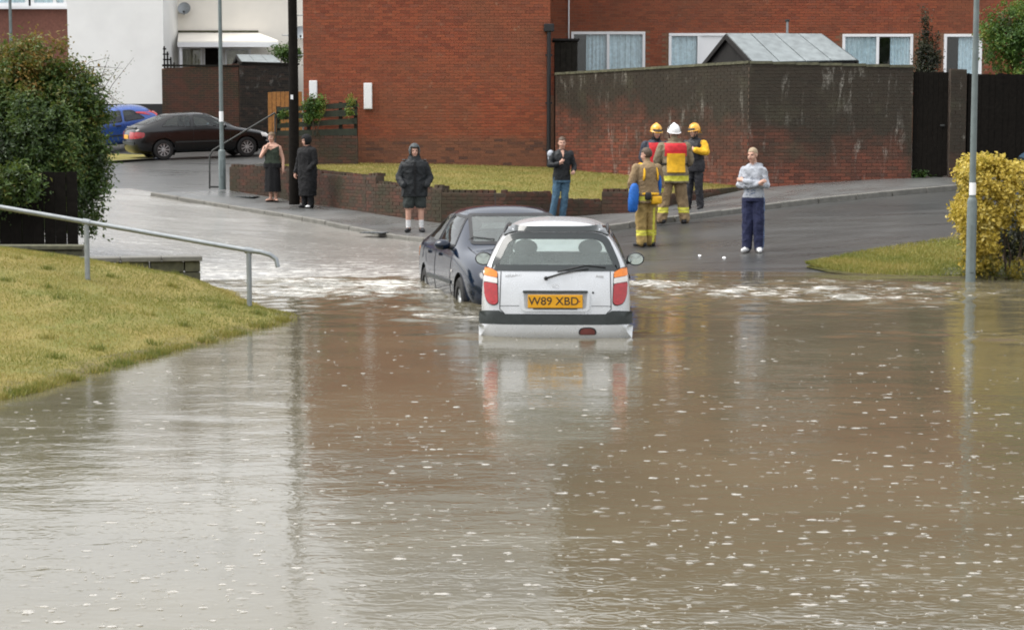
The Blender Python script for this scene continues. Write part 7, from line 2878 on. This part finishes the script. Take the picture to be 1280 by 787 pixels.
M['drysuit_blue'] = cloth('dark_blue_drysuit', (0.020, 0.026, 0.042), 0.5)
M['throwbag'] = cloth('blue_throw_bag', (0.015, 0.115, 0.42), 0.6, 0.5)
M['helmet_yellow'] = paint('helmet_yellow', (0.74, 0.36, 0.018), 0.3, 0.0, 0.5, 0.06)
M['helmet_white'] = paint('helmet_white', (0.78, 0.78, 0.78), 0.3, 0.0, 0.5, 0.04)
M['cigarette'] = plain('cigarette_paper', (0.8, 0.8, 0.78), 0.7)
SK = {'skin': M['skin'], 'lip': M['lip'], 'eye': M['eye']}


def person(px, py, s, label, rz, scale=1.0, off_road=True, group=None, ground=None):
    P = W(px, py, s)
    z = ground if ground is not None else G(P.x, P.y) - (KERB if off_road else -0.004)
    r = empty('person', (P.x, P.y, z), rz, label, 'person', group)
    r.scale = (scale,) * 3
    return r


# ---- 1. boy in a pale hooded top, arms folded
r = person(941, 314, 75.5, 'boy in pale grey hooded top with folded arms and navy tracksuit trousers', math.radians(-24), 0.985)
f = Fig()
rg = base_rings(0.012, 0.018, 0.0, 0.86)
f.torso(rg, lambda z: 'top' if z > 0.92 else 'trouser')
legs(f, V3(0.10, -0.01, 0.49), V3(0.105, 0.02, 0.09), V3(-0.095, -0.005, 0.49), V3(-0.10, 0.0, 0.09), 'trouser', (0.112, 0.095, 0.085), 'shoe', 0.35, -0.2)
for sx in (1, -1):
    f.limb([V3(sx * 0.165, 0.0, 1.375), V3(sx * 0.225, -0.03, 1.13)], [0.070, 0.060], 'top')
f.limb([V3(0.235, -0.03, 1.13), V3(0.02, -0.205, 1.175), V3(-0.10, -0.195, 1.20)], [0.060, 0.048, 0.040], 'top')
f.limb([V3(-0.235, -0.03, 1.13), V3(-0.03, -0.185, 1.12), V3(0.12, -0.19, 1.15)], [0.060, 0.050, 0.042], 'top')
f.hand(V3(-0.11, -0.195, 1.205), (-1, 0.25, 0.15), (0, 1, 0), 'skin', 0.5)
f.hand(V3(0.13, -0.19, 1.15), (0.9, 0.2, 0.5), (0, 1, 0), 'skin', 0.6)
f.head((-0.01, -0.045, 1.635), math.radians(-12), math.radians(6), 1.0, (0, 0.01, 1.44))


def ov1(t_, c):
    if t_ == 'trouser' and c.x > 0.155 and abs(c.y + 0.0) < 0.022: return 'pipe'
    if t_ == 'trouser' and c.x < -0.155 and abs(c.y) < 0.022: return 'pipe'


f.build('body', r, dict(SK, top=M['hoodie'], trouser=M['navy'], shoe=M['white_shoe'], pipe=M['pipe_blue']), ov1)
shell_head(f, r, 'hair', M['hair_fair'], (0.079, 0.098, 0.101), (0, 0.014, 0.024), lambda q: q.z > 0.035 + (0.02 if q.y < -0.05 else 0) or (q.y > 0.02 and q.z > -0.03), 0.01)
hd_ = MB()
rgs = []
for k in range(7):
    a = -0.6 + 1.2 * k / 6
    rgs.append([(math.sin(a) * 0.16 + 0.045 * math.cos(t_) * math.sin(a), 0.09 * math.cos(a) + 0.055 + 0.05 * math.cos(t_) * math.cos(a), 1.43 + 0.065 * math.sin(t_)) for t_ in np.linspace(0, 2 * math.pi, 13)[:-1]])
hd_.loft(rgs)
hd_.build('hood', M['hoodie'], r, True)
gp = MB()
fy = surf(rg, -1, 0.004)
for (x, z, w_, h_, sk_) in ((-0.02, 1.02, 0.10, 0.014, 0.4), (0.03, 0.99, 0.08, 0.014, 0.5), (-0.05, 0.965, 0.09, 0.012, -0.3), (0.05, 1.04, 0.05, 0.012, -0.8), (-0.06, 1.05, 0.05, 0.012, 1.0)):
    q = [(x - w_ / 2, z - sk_ * w_ / 4), (x + w_ / 2, z + sk_ * w_ / 4), (x + w_ / 2 * 0.8, z + sk_ * w_ / 4 + h_), (x - w_ / 2 * 0.8, z - sk_ * w_ / 4 + h_)]
    gp.add([(a, fy(a, b) - 0.003, b) for a, b in q] + [(a, fy(a, b) + 0.01, b) for a, b in q], [(0, 1, 2, 3), (0, 4, 5, 1), (1, 5, 6, 2), (2, 6, 7, 3), (3, 7, 4, 0)])
gp.build('chest_print', M['pipe_blue'], r)

# ---- 2. person in dark jacket and jeans behind the cars
r = person(702, 276.5, 61, 'person in black jacket and blue jeans standing behind the cars', math.radians(10), 0.97, False)
f = Fig()
rg = base_rings(0.018, 0.022, 0.0, 0.80)
f.torso(rg, lambda z: 'jacket' if z > 0.84 else 'jeans')
legs(f, V3(0.06, -0.03, 0.49), V3(0.02, 0.02, 0.09), V3(-0.13, -0.02, 0.50), V3(-0.20, 0.04, 0.09), 'jeans', (0.100, 0.078, 0.068), 'shoe', 0.1, -0.4)
f.limb([V3(-0.185, 0.0, 1.40), V3(-0.275, -0.06, 1.16), V3(-0.11, -0.20, 1.20)], [0.072, 0.060, 0.046], 'jacket')
f.hand(V3(-0.10, -0.205, 1.205), (0.75, -0.1, 0.6), (0, 1, 0), 'skin', 0.8)
f.limb([V3(0.185, 0.0, 1.40), V3(0.27, 0.02, 1.13), V3(0.225, -0.14, 1.03)], [0.072, 0.060, 0.046], 'jacket')
f.hand(V3(0.225, -0.15, 1.025), (-0.2, -0.9, -0.2), (-1, 0, 0), 'skin', 0.9)
f.head((0.0, -0.025, 1.635), math.radians(-4), math.radians(4), 1.0, (0, 0.01, 1.44))
f.build('body', r, dict(SK, jacket=M['dark_jacket'], jeans=M['jeans'], shoe=M['black_shoe']),
        lambda t_, c: 'skin' if (t_ == 'jacket' and c.y < -0.07 and abs(c.x) < 0.032 - (1.46 - c.z) * 0.22 and c.z > 1.33) else None)
shell_head(f, r, 'hair', M['hair_brown'], (0.081, 0.102, 0.104), (0, 0.016, 0.026), lambda q: q.z > 0.055 or (q.y > -0.005 and q.z > -0.06), 0.02)
mb = MB()
mb.ell((-0.235, 0.02, 1.40), (0.075, 0.09, 0.085), 14, 10)
mb.ell((-0.20, 0.10, 1.33), (0.08, 0.06, 0.12), 14, 10)
mb.build('shoulder_bag', M['hoodie'], r, True)

# ---- 3. man in hooded dark jacket, shorts and white socks
r = person(518.5, 291, 62, 'man in dark hooded jacket, shorts and white socks on the pavement', math.radians(6), 1.0, False)
f = Fig()
rg = base_rings(0.075, 0.05, 0.02, 0.72)
f.torso(rg, lambda z: 'jacket')
legs(f, V3(0.125, -0.01, 0.49), V3(0.135, 0.01, 0.09), V3(-0.125, -0.01, 0.49), V3(-0.13, 0.02, 0.09), 'skinleg', (0.10, 0.062, 0.047), 'shoe', 0.25, -0.35)
for sx in (1, -1):
    f.limb([V3(sx * 0.09, 0, 0.80), V3(sx * 0.12, -0.005, 0.56)], [0.125, 0.120], 'shorts')
    f.limb([V3(sx * 0.20, 0.0, 1.35), V3(sx * 0.305, 0.03, 1.10), V3(sx * 0.235, -0.13, 0.96)], [0.090, 0.085, 0.072], 'jacket')
f.head((0.0, -0.03, 1.64), math.radians(3), math.radians(8), 1.0, (0, 0.01, 1.44))
f.build('body', r, dict(SK, jacket=M['dark_jacket'], shorts=M['shorts'], skinleg=M['skin'], sock=M['sock'], shoe=M['black_shoe']),
        lambda t_, c: 'sock' if (t_ in ('skinleg', 'shoe') and 0.10 < c.z < 0.255) else (('shorts' if c.z > 0.485 else 'skinleg') if t_ in ('shorts', 'skinleg') else None))
shell_head(f, r, 'hood', M['grey_hood'], (0.116, 0.138, 0.152), (0, 0.012, -0.002), lambda q: not (q.y < -0.060 and q.z < 0.078 and abs(q.x) < 0.078), 0.02)
mb = MB()
mb.loft([[(rr * math.cos(a), 0.0 + rr * 0.85 * math.sin(a), z + 0.02 * math.sin(a)) for a in np.linspace(0, 2 * math.pi, 25)[:-1]] for z, rr in ((1.38, 0.19), (1.44, 0.155), (1.50, 0.125), (1.55, 0.112))], cap=False)
mb.build('hood_collar', M['dark_jacket'], r, True)
shell_head(f, r, 'hair', M['hair_brown'], (0.081, 0.100, 0.103), (0, 0.014, 0.024), lambda q: q.z > 0.05 or q.y > 0.02)
fy = surf(rg, -1, 0.004)
for z0_, z1_, xx, nm in ((0.76, 1.42, 0.0, 'zip_flap'),):
    coat_panel(r, nm, M['black_cloth'], (z0_, z1_), 0.022, fy, 0.008, 3)
for sx in (-1, 1):
    mb = MB()
    mb.ell((sx * 0.205, -0.01, 1.455), (0.045, 0.05, 0.012), 10, 6)
    mb.build('shoulder_patch', M['grey_hood'], r, True)

# ---- 4. woman in olive top and long black skirt, hand at her mouth
r = person(341, 253, 53, 'woman in dark olive top and long black skirt with hand at mouth', math.radians(-8), 0.93, False)
f = Fig()
rg = base_rings(0.028, 0.03, 0.03, 0.86)
f.torso(rg, lambda z: 'skirt' if z < 0.98 else ('top' if z < 1.41 else 'skin'))
legs(f, V3(0.075, 0, 0.49), V3(0.075, 0.01, 0.09), V3(-0.06, 0, 0.49), V3(-0.055, 0.01, 0.09), 'skinleg', (0.09, 0.06, 0.038), 'shoe', 0.5, -0.5)
f.limb([V3(-0.185, 0.0, 1.37), V3(-0.275, -0.10, 1.12), V3(-0.09, -0.19, 1.37)], [0.058, 0.045, 0.033], 'skinarm')
f.hand(V3(-0.088, -0.19, 1.375), (0.45, -0.05, 0.9), (0.3, 0.9, 0), 'skin', 0.9)
f.limb([V3(0.185, 0.0, 1.37), V3(0.27, 0.03, 1.10), V3(0.29, -0.03, 0.86)], [0.058, 0.044, 0.033], 'skinarm')
f.hand(V3(0.29, -0.035, 0.86), (0.05, -0.1, -1), (-1, 0, 0), 'skin', 0.4)
f.head((-0.01, -0.03, 1.63), math.radians(-10), math.radians(5), 1.0, (0, 0.01, 1.43))
f.build('body', r, dict(SK, top=M['olive_top'], skirt=M['black_cloth'], skinleg=M['skin'], skinarm=M['skin'], shoe=M['black_shoe']),
        lambda t_, c: ('skin' if (t_ == 'top' and c.y < -0.03 and c.z > 1.31 + abs(c.x) * 0.55) else ('skinleg' if t_ == 'shoe' and c.z > 0.045 else None)))
mb = MB()
zs_ = np.linspace(0.26, 0.99, 12)
mb.loft([[((0.175 + 0.045 * (0.99 - z) + 0.012 * math.sin(9 * a)) * math.cos(a), (0.145 + 0.03 * (0.99 - z) + 0.012 * math.sin(7 * a + 1)) * math.sin(a), z) for a in np.linspace(0, 2 * math.pi, 33)[:-1]] for z in zs_])
mb.build('skirt', M['black_cloth'], r, True, 60)
shell_head(f, r, 'hair', M['hair_mid'], (0.092, 0.108, 0.108), (0, 0.016, 0.028), lambda q: q.z > 0.048 or (q.y > -0.03 and q.z > -0.075), 0.03)
MB().tube([V3(-0.055, -0.215, 1.55), V3(-0.075, -0.285, 1.56)], 0.005, 6).build('cigarette', M['cigarette'], r)

# ---- 5. figure in a long dark coat beside the pole
r = person(384.5, 254, 55.2, 'man in long black hooded coat beside the telegraph pole', math.radians(-40), 0.94, False)
f = Fig()
rg = base_rings(0.075, 0.06, 0.02, 0.42)
rg = [(0.30, 0.215, 0.185, 0, 0.01)] + rg[1:]
f.torso(rg, lambda z: 'coat')
legs(f, V3(0.10, 0, 0.49), V3(0.10, 0.02, 0.09), V3(-0.10, 0, 0.49), V3(-0.10, 0.0, 0.09), 'trouser', (0.105, 0.085, 0.075), 'shoe')
f.limb([V3(-0.21, 0, 1.38), V3(-0.275, -0.02, 1.10), V3(-0.275, -0.12, 0.87)], [0.085, 0.072, 0.055], 'coat')
f.hand(V3(-0.275, -0.125, 0.86), (0.0, -0.2, -1), (1, 0, 0), 'skin', 0.7, 1.1)
f.limb([V3(0.21, 0, 1.38), V3(0.27, 0.0, 1.10), V3(0.21, -0.13, 0.95)], [0.085, 0.072, 0.06], 'coat')
f.head((0.0, -0.035, 1.625), math.radians(-25), math.radians(10), 1.0, (0, 0.01, 1.43))
f.build('body', r, dict(SK, coat=M['black_cloth'], trouser=M['black_cloth'], shoe=M['black_shoe']))
shell_head(f, r, 'hood', M['black_cloth'], (0.115, 0.130, 0.138), (0, 0.018, 0.015), lambda q: not (q.y < -0.065 and q.z < 0.065 and abs(q.x) < 0.075) and q.z > -0.13, 0.012)
mb = MB()
mb.ell((0.13, -0.12, 0.05), (0.05, 0.07, 0.03), 10, 6)
mb.build('shoe_flash', M['white_shoe'], r, True)


def bands(t_, c):
    if t_ in ('trouser', 'boot') and 0.20 < c.z < 0.30 and not 0.245 < c.z < 0.255: return 'lime'
    return None


# ---- 6. bareheaded firefighter with blue throw bag, seen from behind
r = person(808, 309.5, 71.4, 'bareheaded firefighter in tan kit with blue bag on yellow harness', math.radians(205), 0.985)
f = Fig()
rg = base_rings(0.045, 0.05, 0.015, 0.78)
f.torso(rg, lambda z: 'coat')
legs(f, V3(0.105, -0.02, 0.49), V3(0.11, 0.03, 0.09), V3(-0.10, -0.01, 0.49), V3(-0.105, -0.03, 0.09), 'trouser', (0.115, 0.100, 0.092), 'boot', 0.5, 0.35)
f.limb([V3(0.21, 0, 1.39), V3(0.29, -0.03, 1.13), V3(0.22, -0.14, 0.93)], [0.085, 0.075, 0.062], 'coat')
f.limb([V3(-0.21, 0, 1.39), V3(-0.30, -0.02, 1.12), V3(-0.27, -0.06, 0.90)], [0.085, 0.075, 0.062], 'coat')
f.hand(V3(0.215, -0.145, 0.92), (-0.2, -0.4, -0.9), (-1, 0, 0), 'glove', 0.8, 1.25)
f.hand(V3(-0.27, -0.065, 0.89), (0.05, -0.1, -1), (1, 0, 0), 'glove', 0.7, 1.25)
f.head((0.0, -0.035, 1.63), math.radians(38), math.radians(8), 1.0, (0, 0.01, 1.43), 'coat')


def ov6(t_, c):
    if t_ == 'coat' and abs(c.x) > 0.20 and 0.96 < c.z < 1.03: return 'lime'
    if t_ == 'coat' and c.z < 0.90 and c.z > 0.82: return 'lime'
    if t_ == 'trouser' and abs(c.x + 0.10) < 0.022 and c.z < 0.70 and c.y > 0.03: return 'lime'
    return bands(t_, c)


f.build('body', r, dict(SK, coat=M['tan'], trouser=M['tan_yellow'], boot=M['black_shoe'], glove=M['hivis_yellow'], lime=M['lime']), ov6)
shell_head(f, r, 'hair', M['hair_brown'], (0.083, 0.104, 0.105), (0, 0.016, 0.024), lambda q: q.z > 0.045 or (q.y > -0.01 and q.z > -0.065), 0.02)
# yellow harness: two straps over the shoulders, crossing the back
for sx in (-1, 1):
    P = []
    for a in np.linspace(-0.9, 3.6, 22):
        z = 1.27 + 0.20 * math.sin(a)
        P.append((sx * (0.135 - 0.02 * math.sin(a)), -0.02 - 0.178 * math.cos(a), z if z < 1.47 else 1.47))
    MB().tube(P, 0.020, 8).build('harness_strap', M['hivis_yellow'], r, True)
MB().tube([(0.21 * math.cos(a), 0.0 + 0.185 * math.sin(a), 0.94) for a in np.linspace(0, 2 * math.pi, 25)], 0.024, 8).build('harness_belt', M['hivis_yellow'], r, True)
bag = MB()
rgs = []
for z, w_, d_ in ((0.0, 0.05, 0.05), (0.04, 0.088, 0.075), (0.22, 0.098, 0.08), (0.38, 0.092, 0.078), (0.47, 0.07, 0.055), (0.51, 0.03, 0.03)):
    rgs.append([(0.305 + w_ * math.cos(a) + 0.12 * (0.5 - z) * 0.6, 0.105 + d_ * math.sin(a), 0.62 + z) for a in np.linspace(0, 2 * math.pi, 19)[:-1]])
bag.loft(rgs)
bag.build('throw_bag', M['throwbag'], r, True, 60)
bag2 = MB()
bag2.ell((-0.225, 0.02, 1.10), (0.045, 0.09, 0.20), 14, 12)
bag2.build('throw_bag', M['throwbag'], r, True)
pch = MB()
pch.box((-0.10, 0.17, 0.83), (0.20, 0.10, 0.14), bev=0.03)
pch.build('pouch', M['hivis_yellow'], r, True, 50)
MB().box((0.07, 0.18, 0.90), (0.12, 0.08, 0.14), bev=0.03).build('radio', M['black'], r, True, 50)

# ---- 7. firefighter in white helmet and red-yellow tabard, back to the camera
r = person(842, 279, 67, 'firefighter in white helmet with red and yellow tabard, seen from behind', math.radians(188), 1.03)
f = Fig()
rg = base_rings(0.075, 0.065, 0.02, 0.74)
f.torso(rg, lambda z: 'coat')
legs(f, V3(0.165, -0.02, 0.49), V3(0.215, 0.0, 0.09), V3(-0.15, -0.01, 0.49), V3(-0.20, 0.02, 0.09), 'trouser', (0.120, 0.105, 0.095), 'boot', 0.35, -0.35)
for sx in (1, -1):
    f.limb([V3(sx * 0.225, 0, 1.38), V3(sx * 0.30, -0.05, 1.12), V3(sx * 0.20, -0.24, 1.05)], [0.095, 0.085, 0.068], 'coat')
    f.hand(V3(sx * 0.20, -0.245, 1.05), (-sx * 0.6, -0.8, 0.1), (0, 0, -1), 'glove', 0.7, 1.2)
f.head((0.0, -0.05, 1.64), math.radians(6), math.radians(10), 1.0, (0, 0.01, 1.43), 'coat')


def ov7(t_, c):
    if t_ == 'coat' and 0.775 < c.z < 0.865 and abs(c.x) < 0.30: return 'lime'
    return bands(t_, c)


f.build('body', r, dict(SK, coat=M['tan2'], trouser=M['tan'], boot=M['black_shoe'], glove=M['black_cloth'], lime=M['lime']), ov7)
helmet(f, r, M['helmet_white'], True, M['ink'])
fyb, fyf = surf(rg, 1, 0.004), surf(rg, -1, 0.004)
coat_panel(r, 'tabard_yoke', M['hivis_red'], (1.22, 1.455), 0.20, fyb, 0.014, 14)
coat_panel(r, 'tabard_back', M['hivis_yellow'], (0.93, 1.27), 0.165, fyb, 0.026, 14)
coat_panel(r, 'tabard_front', M['hivis_red'], (0.95, 1.44), 0.18, fyf, 0.016, 14)
MB().tube([(0.245 * math.cos(a), 0.005 + 0.19 * math.sin(a), 1.08) for a in np.linspace(0, 2 * math.pi, 25)], 0.014, 6).build('tabard_tie', M['black_cloth'], r, True)
mb = MB()
mb.loft([[(0.115 * math.cos(a), 0.01 + 0.10 * math.sin(a), 1.45 + dz) for a in np.linspace(0, 2 * math.pi, 21)[:-1]] for dz in (0, 0.05, 0.09)], cap=False)
mb.build('collar', M['tan2'], r, True)

# ---- 8. yellow-helmeted firefighter facing the camera, half hidden
r = person(819, 270, 63.5, 'firefighter in yellow helmet and red vest, face towards the camera', math.radians(12), 1.0, False)
f = Fig()
rg = base_rings(0.05, 0.05, 0.01, 0.80)
f.torso(rg, lambda z: 'suit')
legs(f, V3(0.10, -0.01, 0.49), V3(0.12, 0.0, 0.09), V3(-0.10, -0.01, 0.49), V3(-0.12, 0.0, 0.09), 'suit', (0.112, 0.095, 0.085), 'boot')
for sx in (1, -1):
    f.limb([V3(sx * 0.21, 0, 1.38), V3(sx * 0.28, 0.0, 1.12), V3(sx * 0.20, -0.18, 1.02)], [0.085, 0.072, 0.055], 'suit')
    f.hand(V3(sx * 0.20, -0.185, 1.02), (-sx * 0.6, -0.7, 0), (0, 0, -1), 'skin', 0.8)
f.head((0.0, -0.04, 1.635), math.radians(8), math.radians(12), 1.0, (0, 0.01, 1.43), 'suit')
f.build('body', r, dict(SK, suit=M['drysuit_blue'], boot=M['black_shoe']))
helmet(f, r, M['helmet_yellow'])
coat_panel(r, 'life_vest', M['hivis_red'], (1.02, 1.43), 0.17, surf(rg, -1, 0.004), 0.035, 12)
mb = MB()
mb.loft([[(rr * math.cos(a), 0.0 + rr * 0.9 * math.sin(a), z) for a in np.linspace(0, 2 * math.pi, 21)[:-1]] for z, rr in ((1.42, 0.13), (1.47, 0.10), (1.52, 0.085), (1.55, 0.08))], cap=False)
mb.build('snood', M['black_cloth'], r, True)

# ---- 9. yellow-helmeted rescuer in black suit on the pavement, arm raised
r = person(868, 263, 60.5, 'rescuer in yellow helmet and black suit with yellow sleeve, on pavement', math.radians(-32), 0.985, False)
f = Fig()
rg = base_rings(0.035, 0.045, 0.01, 0.80)
f.torso(rg, lambda z: 'suit')
legs(f, V3(0.10, -0.01, 0.49), V3(0.13, 0.02, 0.09), V3(-0.11, -0.01, 0.49), V3(-0.15, -0.02, 0.09), 'suit', (0.105, 0.085, 0.075), 'boot', 0.2, -0.3)
f.limb([V3(0.20, 0, 1.38), V3(0.30, -0.07, 1.20), V3(0.13, -0.24, 1.25)], [0.085, 0.078, 0.060], 'sleeve')
f.hand(V3(0.12, -0.245, 1.255), (-0.9, -0.2, 0.2), (0, 1, 0), 'skin', 0.9)
f.limb([V3(-0.20, 0, 1.38), V3(-0.28, -0.02, 1.12), V3(-0.12, -0.21, 1.14)], [0.080, 0.068, 0.052], 'suit')
f.hand(V3(-0.11, -0.215, 1.145), (0.8, -0.2, 0.3), (0, 1, 0), 'skin', 0.9)
f.head((0.0, -0.04, 1.635), math.radians(-28), math.radians(6), 1.0, (0, 0.01, 1.43), 'suit')
f.build('body', r, dict(SK, suit=M['drysuit'], sleeve=M['hivis_yellow'], boot=M['black_shoe']))
helmet(f, r, M['helmet_yellow'])
coat_panel(r, 'vest_front', M['drysuit'], (1.05, 1.42), 0.15, surf(rg, -1, 0.004), 0.03, 12)
MB().box((-0.05, -0.185, 1.36), (0.05, 0.02, 0.03), bev=0.006).build('vest_badge', M['upvc'], r)
